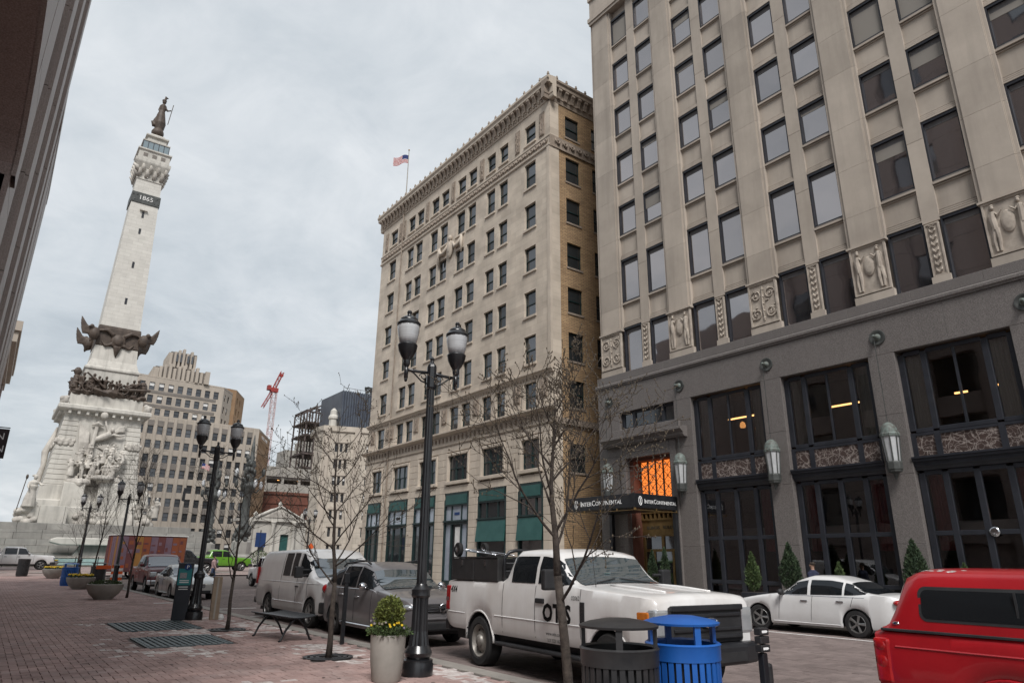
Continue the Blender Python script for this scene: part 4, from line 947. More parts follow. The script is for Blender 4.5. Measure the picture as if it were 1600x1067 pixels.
mb = MB(); mb.box(LX-11.8, 30.15, 0, LX-.3, 42.4, 20.4); mb.build('core_wall', 'granite_left', B2)
B3 = thing('corniced_building', 'far building with a projecting cornice at the left edge', 'building', (-4, 76, 0))
mb = MB(); mb.box(-14, 66, 0, -1.55, 82, 17.2); mb.build('wall', 'granite_left', B3)
mb = MB(); mb.box(-14, 65.5, 17.2, -1.3, 82.4, 18.0); mb.box(-14, 65.2, 18.0, -.98, 82.8, 18.9); mb.box(-14, 65, 18.9, -.85, 83, 19.7); mb.build('cornice', 'tower_stone', B3)
mb = MB(); mb.box(-1.65, 67, 2, -1.4, 69, 17.2); mb.box(-1.65, 79, 2, -1.4, 81, 17.2); mb.build('pilaster', 'granite_left', B3)
# banner on a bracket lamp at the left edge
t = thing('street_banner', 'black banner with white letters hanging at the left edge', 'banner', (-.5, 30.3, 4))
mb = MB(); mb.box(-.85, 30.28, 4.95, -.02, 30.31, 6.0); o = mb.build('cloth', 'banner', t)
for z in (5.72, 5.28):
    mb = MB(); text_mb(mb, 'EN' if z > 5.5 else 'ON', .34, frame_m((-.34, 30.275, z), (1, 0, 0), (0, 0, 1)), .01); mb.build('lettering', 'white_letter', o)
mb = MB(); mb.tube([(-.85, 30.3, 6.05), (-.02, 30.3, 6.05)], .02, 6); mb.tube([(-.85, 30.3, 4.9), (-.1, 30.3, 4.9)], .02, 6); mb.build('bracket', 'black_metal', t)
t = thing('wall_lamp', 'black wall lamp with pale bowl under the banner', 'lamp', (-.4, 30.6, 4))
MB().tube([(-.85, 30.6, 4.5), (-.5, 30.6, 4.72), (-.2, 30.6, 4.68)], .03, 6).build('arm', 'black_metal', t)
MB().lathe([(.05, 4.78), (.14, 4.7), (.12, 4.45), (.15, 4.3)], 10, (-.2, 30.6, 0)).build('cap', 'black_metal', t)
MB().lathe([(.14, 4.3), (.11, 4.18), (.02, 4.12)], 10, (-.2, 30.6, 0)).build('bowl', 'lamp_bowl', t, True)
# ================================================================== MONUMENT
MX, MY = 11.1, 124.2
Mo = thing('monument', 'tall pale stone obelisk monument with bronze bands and crowning statue', 'monument', (MX, MY, 5.8))
def tier(nm, prof, m='white_stone', par=None, rot=pi/4, smooth=False):
    mb = MB(); mb.lathe([(h*sqrt(2), z) for h, z in prof], 4, (MX, MY, 0), a0=rot); return mb.build(nm, m, par or Mo, smooth)
tier('plinth', [(8.0, 5.6), (8.0, 7.2), (7.3, 7.2), (7.2, 9.2), (6.4, 9.4), (6.3, 11.4), (6.05, 11.5)])
# pedestal body built of rusticated courses
for k in range(14):
    z0 = 11.5+k*.72; h0 = lerp(6.0, 5.1, k/14); h1 = lerp(6.0, 5.1, (k+1)/14)
    tier('stone_course', [(h0-.1, z0), (h0, z0+.07), (h1+.01, z0+.65), (h1-.1, z0+.72)])
tier('cornice', [(5.1, 21.5), (5.15, 21.9), (5.35, 22.0), (5.35, 22.3), (6.1, 22.55), (6.2, 22.7), (6.2, 23.15), (6.05, 23.3), (5.0, 23.45)])
mb = MB()
for i in range(9):
    for s in ((1, 0), (0, 1)):
        u = -4.6+i*1.15
        if s == (1, 0): mb.box(MX+u-.18, MY-5.9, 21.95, MX+u+.18, MY-5.2, 22.5)
        else: mb.box(MX-5.9, MY+u-.18, 21.95, MX-5.2, MY+u+.18, 22.5)
stuff(mb.build('modillions', 'white_stone', Mo))
tier('attic', [(4.95, 23.4), (4.9, 25.2), (4.4, 25.4)])
tier('shaft_base', [(3.7, 25.0), (3.65, 29.4), (3.85, 29.6), (3.85, 29.9), (3.6, 30.1), (3.2, 31.3), (3.02, 33.6)])
tier('shaft', [(2.98, 33.5), (2.83, 37), (1.97, 64.6)], 'shaft_stone')
# date band
b = tier('date_band', [(2.0, 59.9), (2.26, 60.0), (2.24, 61.9), (1.99, 62.0)], 'dark_bronze')
mb = MB(); text_mb(mb, '1865', 1.15, frame_m((MX, MY-2.28, 60.95), (1, 0, 0), (0, 0, 1)), .06); mb.build('lettering', 'white_paint', b)
mb = MB()
for s in range(14): u = -2.0+s*.31; (mb.ell((MX+u, MY-2.26, 60.95+.5*(-1)**s), (.13, .07, .18), 6, 5) if abs(u) > 1.35 else None)
stuff(mb.build('band_ornament', 'dark_bronze', b))
# slit windows
for z, h in ((57.3, 1.2), (54.2, 1.0), (47.8, 1.1), (41.2, 1.1)):
    yf = MY-lerp(2.83, 1.97, (z-37)/27.6)
    mb = MB(); mb.box(MX-.17, yf-.035, z, MX+.17, yf+.3, z+h); o = mb.build('slit_window', 'dark_frame', Mo)
    if z > 57: MB().box(MX-.6, yf-.35, z+h+.1, MX+.6, yf+.2, z+h+.35).build('slit_hood', 'white_stone', o)
# capital with carved leaves
tier('capital', [(1.95, 64.4), (2.1, 64.6), (2.05, 65.2), (2.3, 66.6), (2.75, 67.6), (2.8, 67.8), (2.8, 68.3), (2.6, 68.4)])
mb = MB(); rr = random.Random(3)
for fx, fy in ((0, -1), (-1, 0), (1, 0)):
    for k in range(4):
        u = -1.9+k*1.2
        for q in range(2):
            p0 = Vector((MX+fx*2.05, MY+fy*2.05, 65.0+.9*q)); d = Vector((fx, fy, 0)); t_ = Vector((-fy, fx, 0)); uu = u+(.4 if q else 0)
            mb.tube([tuple(p0+t_*uu), tuple(p0+t_*(uu+.2)+d*(.25+.12*q)+Vector((0, 0, .8))), tuple(p0+t_*(uu+.05)+d*(.75+.1*q)+Vector((0, 0, 1.3)))], [.3, .36, .12], 6)
mb.build('leaf_carving', 'carved_white', Mo, True)
tier('entablature', [(2.5, 68.3), (2.45, 70.0), (2.7, 70.15), (2.7, 70.4), (2.2, 70.5)])
mb = MB()
for i in range(3): mb.box(MX-1.75+i*1.4, MY-2.52, 68.9, MX-1.05+i*1.4, MY-2.40, 69.6)  # dark panels on the face, painted as the shade of recesses
stuff(mb.build('entablature_shade', 'tower_dark', Mo))
ob = tier('observation_glass', [(2.06, 70.45), (2.06, 72.2)], 'pane_obs')
for i in range(6): MB().box(MX-2.1+i*.84-.05, MY-2.1, 70.45, MX-2.1+i*.84+.05, MY-2.0, 72.2).build('glazing_bar', 'dark_frame', ob)
tier('turret_cap', [(2.2, 72.2), (2.2, 72.4), (1.6, 72.5), (1.5, 73.4), (1.85, 73.6), (1.85, 73.85), (1.2, 74.2), (1.1, 74.5)])
# crowning figure: robed woman on a globe, staff in her hand
mb = MB(); cx = MX-.05
mb.ell((cx, MY, 75.5), (1.05, 1.05, 1.05), 14, 10)
mb.tube([(cx+.1, MY, 76.3), (cx+.1, MY, 77.6), (cx+.0, MY, 79.3), (cx+.05, MY, 80.3), (cx+.1, MY, 81.4), (cx+.1, MY, 81.9)], [.75, .95, .72, .48, .58, .2], 12)
mb.tube([(cx-.3, MY, 77.2), (cx-.9, MY+.1, 77.1), (cx-1.3, MY, 77.7)], [.5, .45, .15], 8); mb.tube([(cx-.4, MY, 79), (cx-.75, MY, 78), (cx-.85, MY, 77.2)], [.3, .35, .3], 8)
mb.ell((cx+.12, MY, 82.35), (.36, .36, .44), 10, 8); mb.ell((cx+.1, MY, 82.65), (.42, .42, .22), 10, 6); mb.tube([(cx+.15, MY, 82.8), (cx+.3, MY, 83.4), (cx+.1, MY, 83.7)], [.2, .25, .05], 6); mb.ell((cx+.45, MY, 83.35), (.3, .12, .12), 8, 5)
mb.tube([(cx+.3, MY-.2, 81.3), (cx+.85, MY-.35, 80.5), (cx+1.45, MY-.3, 80.9)], [.22, .18, .13], 7); mb.tube([(cx-.3, MY, 81.3), (cx-.5, MY, 80.4), (cx-.3, MY-.4, 79.8)], [.22, .18, .13], 7)
o = mb.build('crowning_statue', 'bronze', Mo); remesh(o, .09)
MB().tube([(cx+1.65, MY-.3, 82.2), (cx+1.3, MY-.3, 77.8)], .07, 6).build('staff', 'bronze', o)
# bronze eagle band round the foot of the shaft
mb = MB(); mb.lathe([(2.9*sqrt(2), 33.5), (3.1*sqrt(2), 33.8), (3.06*sqrt(2), 36.6), (3.0*sqrt(2), 37.0), (2.8*sqrt(2), 37.1)], 4, (MX, MY, 0), a0=pi/4); bd = mb.build('eagle_band', 'bronze', Mo)
mb = MB()
for s in (-1, 1):
    for fy in (-1, 1):
        bx, by = MX+s*3.0, MY+fy*3.0
        mb.ell((bx+s*.5, by+fy*.5, 35.2), (.8, .8, 1.1), 10, 8); mb.ell((bx+s*1.0, by+fy*.9, 36.2), (.35, .35, .4), 8, 6); mb.tube([(bx+s*1.2, by+fy*1.1, 36.2), (bx+s*1.55, by+fy*1.3, 36.0)], [.18, .05], 6)
        for k in range(9):      # fan of wing feathers, swept up and out
            f = k/8; mb.tube([(bx+s*.3, by+fy*.35, 35.1+.1*k), (bx+s*(1.2+.5*f), by+fy*.5, 35.2+1.0*f), (bx+s*(2.2+.9*f-.5*f*f), by+fy*.45, 35.0+2.7*f)], [.34, .27, .10], 6)
        for k in range(3): mb.tube([(bx+s*.4, by+fy*.4, 35.0-.2*k), (bx+s*.9, by+fy*.6, 34.5-.25*k), (bx+s*.9, by+fy*.6, 34.0-.2*k)], [.3, .22, .08], 6)
mb.ell((MX, MY-3.2, 34.6), (1.1, .35, 1.2), 14, 10); mb.ell((MX, MY-3.45, 34.6), (.7, .3, .8), 12, 8)
for s in (-1, 1):
    mb.tube([(MX+s*.8, MY-3.2, 35.5), (MX+s*1.7, MY-3.3, 36.2), (MX+s*2.8, MY-3.2, 36.0)], [.4, .35, .2], 7); mb.tube([(MX+s*.9, MY-3.2, 34), (MX+s*1.7, MY-3.2, 33.6), (MX+s*2.3, MY-3.1, 34.4)], [.3, .25, .12], 7)
mb.tube([(MX, MY-3.25, 33.6), (MX, MY-3.3, 32.8), (MX, MY-3.2, 31.9)], [.6, .4, .08], 7)
o = mb.build('eagles', 'bronze', bd); remesh(o, .13)
# bronze army group on the attic
mb = MB(); r3 = random.Random(8)
def cannon(mb, p, d, L_=2.4):
    d = Vector(d).normalized(); p = Vector(p); mb.tube([tuple(p), tuple(p+d*L_*.6), tuple(p+d*L_)], [.34, .24, .18], 8)
    u = Vector((-d.y, d.x, 0)).normalized()
    for s in (-.55, .55):
        c_ = p+u*s+Vector((0, 0, -.1)); n = 16
        mb.tube([tuple(c_+d*(.75*cos(2*pi*i/n))+Vector((0, 0, .75*sin(2*pi*i/n)))) for i in range(n+1)], .1, 6)
        for i in range(6): mb.tube([tuple(c_), tuple(c_+d*.72*cos(i*pi/3)+Vector((0, 0, .72*sin(i*pi/3))))], .05, 4)
def statue(mb, p, yaw, h=2.2, lean=0, arm=None, seed=0, robe=False):
    """stylised sculpted figure: legs or robe, torso, head, arms in pose"""
    r = random.Random(seed); s = h/2.0; c_, s_ = cos(yaw), sin(yaw)
    def Q(x, y, z): return (p[0]+(x*c_-y*s_)*s, p[1]+(x*s_+y*c_)*s, p[2]+z*s)
    sw_ = r.uniform(-.12, .12)
    if robe: mb.tube([Q(0, 0, 0), Q(.02, 0, .5), Q(lean*.3, sw_, 1.0), Q(lean*.6, sw_, 1.3)], [.36*s, .32*s, .22*s, .26*s], 9)
    else:
        for q in (-1, 1): mb.tube([Q(r.uniform(-.1, .2)*q, q*.14, 0), Q(.08*q, q*.13, .5), Q(lean*.2, q*.1, .95)], [.085*s, .11*s, .14*s], 7)
    mb.tube([Q(lean*.2, 0, .9), Q(lean*.4, sw_*.5, 1.2), Q(lean*.7, sw_, 1.52), Q(lean*.75, sw_, 1.62)], [.20*s, .19*s, .25*s, .1*s], 9)
    mb.ell(Q(lean*.85+.03, sw_, 1.80), (.13*s, .13*s, .16*s), 9, 7)
    for q in (-1, 1):
        a = arm[0] if (arm and q < 0) else arm[1] if arm else r.uniform(-.6, 1.6)
        sh = (lean*.7, sw_+q*.24, 1.5); el_ = (sh[0]+.28*sin(a), sh[1]+q*.1, sh[2]-.28*cos(a)); ha = (el_[0]+.26*sin(a+.7), el_[1]+q*.02, el_[2]-.26*cos(a+.7))
        mb.tube([Q(*sh), Q(*el_), Q(*ha)], [.085*s, .07*s, .05*s], 6)
for i in range(13):
    x = -4.6+i*.77; statue(mb, (MX+x, MY-4.6+r3.uniform(-.2, .4), 25.1), r3.choice((-pi/2, 0, pi, -pi/2)), r3.uniform(2.2, 3.8), r3.uniform(-.5, .6), seed=i)
for i in range(8):
    y = -4.2+i*1.1
    for s in (-1, 1): statue(mb, (MX+s*(4.5+r3.uniform(-.3, .3)), MY+y, 25.1), r3.uniform(0, 6), r3.uniform(1.8, 3.4), r3.uniform(-.4, .5), seed=30+i)
cannon(mb, (MX-2.9, MY-5.1, 26.3), (.9, -.2, -.25), 3.0); cannon(mb, (MX+1.8, MY-5.1, 26.5), (1, -.1, .1), 3.8); mb.tube([(MX-3.4, MY-4.9, 28.6), (MX-.6, MY-5.0, 26.4)], [.14, .2], 6); mb.tube([(MX+.4, MY-4.9, 26.0), (MX+4.2, MY-4.9, 27.8)], [.2, .1], 6)
mb.tube([(MX-1.2, MY-4.9, 25.7), (MX+.2, MY-5.0, 25.9), (MX+2, MY-5, 25.6)], [.4, .5, .4], 7)
for i in range(9): x = r3.uniform(-4.6, 4.6); mb.tube([(MX+x, MY-4.9, 25.1), (MX+x+r3.uniform(-2, 2), MY-4.7, 26.5+r3.random()*1.6)], [.09, .05], 5)
mb.ell((MX-4.6, MY-4.4, 28.6), (.55, .45, .7), 8, 6); mb.tube([(MX-4.6, MY-4.5, 28), (MX-4.7, MY-4.5, 26)], [.4, .6], 8); mb.tube([(MX-5.5, MY-4.5, 28.5), (MX-4.5, MY-4.6, 28.9)], [.1, .25], 6)
mb.ell((MX+4.6, MY-4.0, 27.2), (.7, .7, 1.3), 8, 6)
for i in range(40): mb.ell((MX+r3.uniform(-5, 5), MY-4.85+r3.uniform(-.2, .2), 25.2+r3.random()*.5), (r3.uniform(.2, .6), .3, r3.uniform(.15, .4)), 7, 5)
o = mb.build('bronze_group', 'bronze', Mo); remesh(o, .075)
# carved front: sunk panel, flying figure, crowd of figures around a pylon
tier('corner_scrolls', [(.1, 12), (.1, 12.1)]) if False else None
mb = MB(); yf = MY-5.55
mb.add([(MX-3.1, MY-5.32, 20.9), (MX+3.2, MY-5.32, 20.9), (MX+3.5, MY-6.05, 11.6), (MX-3.4, MY-6.05, 11.6), (MX-3.1, MY-5.0, 20.9), (MX+3.2, MY-5.0, 20.9), (MX+3.5, MY-5.6, 11.6), (MX-3.4, MY-5.6, 11.6)], [(3,2,1,0), (0,1,5,4), (1,2,6,5), (2,3,7,6), (3,0,4,7)])
mb.build('relief_ground', 'white_stone', Mo)
mb = MB(); r4 = random.Random(21)
def fy_(z): return MY-lerp(6.05, 5.32, (z-11.6)/9.3)-.15
mb.tube([(MX-.9, fy_(18)-.1, 18.2), (MX+.4, fy_(18.8)-.35, 18.9), (MX+1.2, fy_(19)-.35, 19.4)], [.3, .55, .45], 9); mb.ell((MX+1.3, fy_(19.8)-.45, 20.0), (.32, .32, .38), 9, 7)
mb.tube([(MX+.9, fy_(19)-.4, 19.6), (MX+.4, fy_(20)-.4, 20.6), (MX+.2, fy_(21)-.4, 21.3)], [.22, .18, .12], 7); mb.tube([(MX+1.4, fy_(19)-.4, 19.3), (MX+2.4, fy_(19)-.4, 19.2), (MX+3.1, fy_(19)-.3, 19.4)], [.24, .2, .12], 7)
for k in range(5): mb.tube([(MX+1.3, fy_(19), 19.3), (MX+2.2, fy_(19)-.1, 19.9+.15*k), (MX+3.2, fy_(19), 20.0+.25*k)], [.25, .15, .04], 5)
for k in range(11): a = -1.1+k*.22; mb.tube([(MX+.9, fy_(17)-.02, 16.8), (MX+.9+2.2*sin(a), fy_(17.5)-.0, 16.8+1.9*cos(a))], [.12, .05], 5)
mb.tube([(MX-1.4, fy_(14)-.3, 12.8), (MX-1.0, fy_(17)-.3, 17), (MX-.75, fy_(20)-.2, 20.6)], [.42, .32, .26], 8); mb.tube([(MX-1.5, fy_(20)-.1, 20.5), (MX-.75, fy_(20)-.4, 20.8), (MX+.1, fy_(20)-.2, 20.5)], [.1, .4, .1], 6)
for k in range(6): mb.tube([(MX-2.9+.25*k, fy_(19), 20.5-.2*k), (MX-2.6+.2*k, fy_(17)-.15, 17.8), (MX-2.4+.2*k, fy_(15), 16)], [.15, .22, .1], 6)
for i in range(15):
    t_ = i/14; x = lerp(-2.9, 3.2, t_)+r4.uniform(-.2, .2); z = (12.6 if i % 3 == 0 else 13.9 if i % 3 == 1 else 15.0)+r4.uniform(-.3, .3)
    if x < -1.2: z = min(z, 14.8)
    statue(mb, (MX+x, fy_(z)-.5-.35*(16-z)/3, z), -pi/2+r4.uniform(-.8, .8), r4.uniform(2.3, 2.9), r4.uniform(-.2, .5), seed=50+i, robe=i % 2 == 0)
for i in range(50): z = 11.9+r4.random()**1.4*4.2; mb.ell((MX+r4.uniform(-3.3, 3.4), fy_(z)-r4.uniform(.1, .9), z), (r4.uniform(.2, .6), .4, r4.uniform(.2, .6)), 7, 5)
mb.tube([(MX-3.2, fy_(12)-.6, 12.0), (MX-1.6, fy_(12)-1.1, 11.8), (MX-.4, fy_(12)-.8, 12.0)], [.5, .65, .45], 9); mb.tube([(MX+.4, fy_(12)-.8, 12.2), (MX+2, fy_(12)-1.0, 12.4), (MX+3.4, fy_(12)-.6, 12.2)], [.45, .6, .4], 9)
mb.ell((MX+1.0, fy_(12)-1.4, 12.6), (1.6, .9, .5), 14, 8)
o = mb.build('figure_group', 'carved_white', Mo); remesh(o, .075)
mb = MB(); mb.box(MX-3.6, MY-7.6, 7.2, MX-.9, MY-6.0, 11.8); mb.box(MX-4.3, MY-7.8, 5.6, MX-.6, MY-6.0, 8.4); mb.box(MX+.8, MY-7.6, 7.2, MX+3.6, MY-6.0, 12.0); mb.build('group_base', 'white_stone', Mo, bevel=.12)
mb = MB(); r5 = random.Random(4)
for i in range(9): statue(mb, (MX-1+i*.35, MY-7.6+r5.uniform(-.4, .2), 5.8), -pi/2+r5.uniform(-.7, .7), r5.uniform(1.6, 2.6), r5.uniform(-.3, .3), seed=90+i, robe=True)
for i in range(20): mb.ell((MX-1.6+r5.random()*4, MY-7.8+r5.uniform(-.4, .4), 5.8+r5.random()*1.6), (.5, .4, .4), 7, 5)
o = mb.build('lower_group', 'carved_white', Mo); remesh(o, .11)
# carved garlands half-way up the corner piers, lion heads at the cornice corners
mb = MB(); r6 = random.Random(2)
for x0, x1 in ((-5.5, -3.3), (3.6, 5.5)):
    for k in range(16): mb.ell((MX+lerp(x0, x1, k/15), MY-5.5, 17.7+.35*sin(k*1.3)), (.28, .25, .32), 7, 5)
for k in range(18): mb.ell((MX-5.55, MY+lerp(-5.3, 5.3, k/17), 17.7+.35*sin(k*1.3)), (.25, .28, .32), 7, 5)
for sx in (-1, 1):
    for sy in (-1, 1): mb.ell((MX+sx*5.6, MY+sy*5.6, 23.7), (.6, .6, .75), 9, 7); mb.ell((MX+sx*5.9, MY+sy*5.9, 24.0), (.35, .35, .35), 8, 6); mb.ell((MX+sx*5.3, MY+sy*5.7, 24.2), (.35, .35, .35), 8, 6)
mb.ell((MX-.1, MY-5.9, 22.1), (.55, .4, .6), 9, 7)
mb.tube([(MX-5.4, MY+.5, 20.6), (MX-5.75, MY+.2, 18.6), (MX-6.3, MY-.2, 16.6), (MX-6.2, MY-.4, 14.5), (MX-6.6, MY-.6, 12)], [.15, .4, .5, .35, .5], 9)
o = stuff(mb.build('carved_ornament', 'carved_white', Mo)); remesh(o, .1)

# terrace of big weathered blocks, fountain basin and pool
T = thing('monument_terrace', 'stepped grey stone terrace round the monument foot', 'terrace', (MX, 112, .5))
TB = {}
def stone_course(x0, x1, y, z0, z1, L_, par, nm='terrace_block', depth=3, m='terrace_stone', rnd_=random.Random(9)):
    x = x0
    while x < x1-.05:
        w = min(L_*rnd_.uniform(.75, 1.3), x1-x)
        m1 = MB(); m1.box(x+.015, y+rnd_.uniform(-.03, .03), z0+.012, x+w-.015, y+depth, z1-.012); m1.build(nm, m, par, bevel=.03); x += w
for z0, z1, y, xr in ((.5, 1.3, 107.0, 29), (1.3, 2.1, 107.3, 28.5), (2.1, 2.95, 108.2, 27.5), (2.95, 3.75, 108.6, 26.5), (3.75, 4.55, 109.6, 25.5), (4.55, 4.95, 109.8, 24.5)):
    stone_course(-14, xr, y, z0, z1, 2.9, T)
stone_course(-14, 24.0, 110.6, 4.95, 5.85, 3.4, T, 'parapet_block', 1.4)
mb = MB(); mb.box(-14, 111.9, .5, 26, 140, 5.4); mb.build('core', 'terrace_stone', T)
stone_course(3.0, 8.4, 112.5, 5.8, 8.2, 2.7, T, 'side_block', 3.5, 'white_stone')
Fo = thing('fountain', 'pale stone fountain basin and pool with turquoise rail below the monument', 'fountain', (11.5, 102, .5))
mb = MB(); mb.prism([(MX-4.4+1.2*0, 0)]*0 or [(6.6, 3.35), (6.6, 3.75), (7.2, 3.95), (17.0, 3.95), (17.6, 3.75), (17.6, 3.35), (16.4, 3.05), (7.8, 3.05)], 104.6, 107.2, 1); mb.build('upper_basin', 'white_stone', Fo, bevel=.12)
mb = MB(); mb.prism([(8.8, .6), (9.1, 1.4), (9.6, 2.4), (10.0, 3.05), (14.2, 3.05), (14.8, 2.2), (15.4, .6)], 105.4, 107.0, 1); mb.build('cascade', 'terrace_stone', Fo)
mb = MB(); mb.box(-14, 95.0, .4, 27, 95.6, 1.55); mb.box(-14, 94.9, 1.55, 27, 95.7, 1.75); mb.build('pool_wall', 'white_stone', Fo)
mb = MB(); mb.box(-14, 95.6, 1.30, 27, 107.0, 1.36); mb.build('water', 'pool_water', Fo)
mb = MB(); mb.box(-14, 94.84, .75, 21, 94.92, 1.42); mb.build('turquoise_panel', 'teal_water', Fo)
for k in range(15):
    x = -9+k*2.2; MB().tube([(x, 92.9, G(93)), (x, 92.9, G(93)+1.15)], .05, 6).build('rail_post', 'black_metal', Fo)
for z in (.5, 1.12): MB().tube([(-10, 92.9, G(93)+z), (22.5, 92.9, G(93)+z)], .035, 5).build('rail', 'black_metal', Fo)
# soldier statue on the terrace corner
t = thing('soldier_statue', 'white stone soldier statue holding a staff, left of the obelisk', 'statue', (3.6, 112.6, 5.85))
mb = MB(); statue(mb, (3.75, 112.2, 7.9), -pi/2+.4, 4.3, .15, (.2, .9), 5, True); mb.tube([(3.5, 112.4, 11.95), (4.05, 112.4, 12.05)], [.12, .2], 7)
statue(mb, (4.3, 112.6, 6.6), -pi/2, 2.6, -.2, None, 6, True)
for i in range(14): mb.ell((2.7+r5.random()*2.0, 112.2+r5.random()*.8, 5.9+r5.random()*1.8), (.5, .5, .45), 8, 6)
o = mb.build('figure', 'carved_white', t); remesh(o, .09)
MB().tube([(2.55, 112.0, 7.2), (2.95, 112.0, 11.6)], .06, 6).build('staff', 'bronze', t); MB().ell((2.97, 112, 11.75), (.16, .16, .34), 8, 6).build('staff_tip', 'bronze', t, True)
t = thing('statue_group', 'white carved group at the right foot of the obelisk', 'statue', (17.4, 112.8, 5.85))
mb = MB()
for i in range(5): statue(mb, (16.2+i*.75, 113.0+.2*(i % 2), 5.9+1.2*(i % 3)), -pi/2+r5.uniform(-1, 1), 3.0, r5.uniform(-.3, .5), (r5.uniform(1, 2.4), .4), 120+i, i % 2 == 0)
for i in range(22): mb.ell((16+r5.random()*3.0, 112.8+r5.random()*.9, 5.9+r5.random()*2.6), (.5, .5, .5), 8, 6)
o = mb.build('figures', 'carved_white', t); remesh(o, .1)
# bronze candelabra
def candelabrum(x, y, h, label):
    z0 = .6; t = thing('candelabrum', label, 'candelabrum', (x, y, z0), group='ornate bronze candelabra by the monument')
    s = h/17.
    MB().lathe([(1.5*s, z0), (1.5*s, z0+1.2*s), (1.2*s, z0+1.5*s), (1.25*s, z0+3*s), (.9*s, z0+3.4*s)], 10, (x, y, 0)).build('pedestal', 'terrace_stone', t)
    mb = MB(); r = random.Random(int(x*7))
    for i in range(26): a = r.random()*6.28; zz = z0+3.2*s+r.random()*1.8*s; rr = (.95-.25*(zz-z0-3.2*s)/1.8/s)*s; mb.ell((x+rr*cos(a), y+rr*sin(a), zz), (.35*s, .35*s, .4*s), 7, 5)
    mb.lathe([(.85*s, z0+3.2*s), (.7*s, z0+5*s), (.55*s, z0+5.4*s), (.5*s, z0+9*s), (.62*s, z0+9.3*s), (.9*s, z0+9.9*s), (1.0*s, z0+10.3*s), (.6*s, z0+10.6*s), (.5*s, z0+12.5*s), (.7*s, z0+12.9*s), (.3*s, z0+13.4*s), (.25*s, z0+15.2*s), (.05*s, z0+17*s)], 12, (x, y, 0))
    for i in range(30): a = r.random()*6.28; zz = z0+(10.6+r.random()*3.4)*s; mb.ell((x+.55*s*cos(a), y+.55*s*sin(a), zz), (.28*s, .28*s, .38*s), 7, 5)
    mb.build('column', 'dark_bronze', t, True)
    for i in range(8):
        a = i*pi/4+.2; c_, s_ = cos(a), sin(a); zz = z0+(9.6+(1.6 if i % 2 else 0))*s
        MB().tube([(x+.5*s*c_, y+.5*s*s_, zz), (x+1.2*s*c_, y+1.2*s*s_, zz-.2*s), (x+1.75*s*c_, y+1.75*s*s_, zz+.5*s)], [.14*s, .11*s, .08*s], 6).build('arm', 'dark_bronze', t, True)
        MB().lathe([(.08*s, zz+.2*s), (.24*s, zz+.5*s), (.26*s, zz+1.0*s), (.1*s, zz+1.3*s)], 8, (x+1.75*s*c_, y+1.75*s*s_, 0)).build('lamp', 'lamp_bowl' if i % 3 == 0 else 'dark_bronze', t, True)
    return t
candelabrum(28.4, 100, 18.0, 'dark bronze candelabrum with branching lamps right of the tall lamp post')
candelabrum(27.6, 115.5, 17.5, 'dark bronze candelabrum half hidden behind the street lamp post')

# ================================================================== BACKGROUND BLOCKS
def rot2(p, a): return (p[0]*cos(a)-p[1]*sin(a), p[0]*sin(a)+p[1]*cos(a))
def face(B, A, Bp, z0, z1, cols_, rows_, mw, mh, wall_m, win_m=('dark_frame', 'pane_far'), pil=0, depth=.3, blind=.15, skip=None, nm='wall', seed=1):
    """a wall from A to Bp (plan points) with window grid; outward = right-hand side looking A->B rotated -90"""
    A = Vector((A[0], A[1])); Bp = Vector((Bp[0], Bp[1])); L_ = (Bp-A).length; u = (Bp-A)/L_; n = Vector((u.y, -u.x)); r = random.Random(seed)
    P = lambda s, v, d: (A.x+u.x*s-n.x*d, A.y+u.y*s-n.y*d, v)
    ops = []
    for c in cols_:
        for (zr) in rows_:
            if skip and skip(c, zr): continue
            ops.append((c-mw/2, c+mw/2, zr, zr+mh))
    mb = MB(); wall(mb, P, 0, L_, z0, z1, ops, depth); w = mb.build(nm, wall_m, B)
    ang = math.atan2(u.y, u.x)
    key = (mw, mh, win_m)
    f = MB(); f.m = 0; t_ = .07; 
    f.box(-mw/2, 0, 0, -mw/2+t_, .08, mh); f.box(mw/2-t_, 0, 0, mw/2, .08, mh); f.box(-mw/2+t_, 0, 0, mw/2-t_, .08, t_); f.box(-mw/2+t_, 0, mh-t_, mw/2-t_, .08, mh); f.box(-mw/2+t_, -.02, mh*.5-.04, mw/2-t_, .07, mh*.5+.04)
    fm = f.mesh('window', win_m[0]); pmesh = MB().box(-mw/2+t_, .05, t_, mw/2-t_, .06, mh-t_).mesh('pane', win_m[1]); bmesh_ = MB().box(-mw/2+t_, .03, mh*.5, mw/2-t_, .04, mh-t_).mesh('blind', 'white_paint')
    L0 = B.location
    for (a, b, c, d) in ops:
        q = P((a+b)/2, c, depth*.6)
        o = inst('window', fm, w, (q[0]-L0[0], q[1]-L0[1], q[2]-L0[2]), ang); inst('pane', pmesh, o)
        if r.random() < blind: inst('blind', bmesh_, o)
    return w, P
CT = thing('setback_tower', 'beige stepped stone tower with fluted crown beyond the monument', 'building', (33, 170, 0))
A_, B_ = (18.5, 164.2), (48.2, 166.6); C_ = (55.4, 181)
L_ = math.dist(A_, B_)
cs = [1.9+i*1.98 for i in range(14)]
w, P = face(CT, A_, B_, 0, 31.0, cs, [3+i*3.05 for i in range(9)], 1.15, 1.75, 'tower_stone', seed=2)
for c_ in [c-.99 for c in cs]+[cs[-1]+.99]:
    m1 = MB(); a = P(c_-.28, 0, 0); b = P(c_+.28, 0, 0); a2 = P(c_-.28, 0, -.16); b2 = P(c_+.28, 0, -.16); m1.prism([(a[0], a[1]), (a2[0], a2[1]), (b2[0], b2[1]), (b[0], b[1])], .5, 31.4, 2); m1.build('pilaster', 'tower_stone', CT)
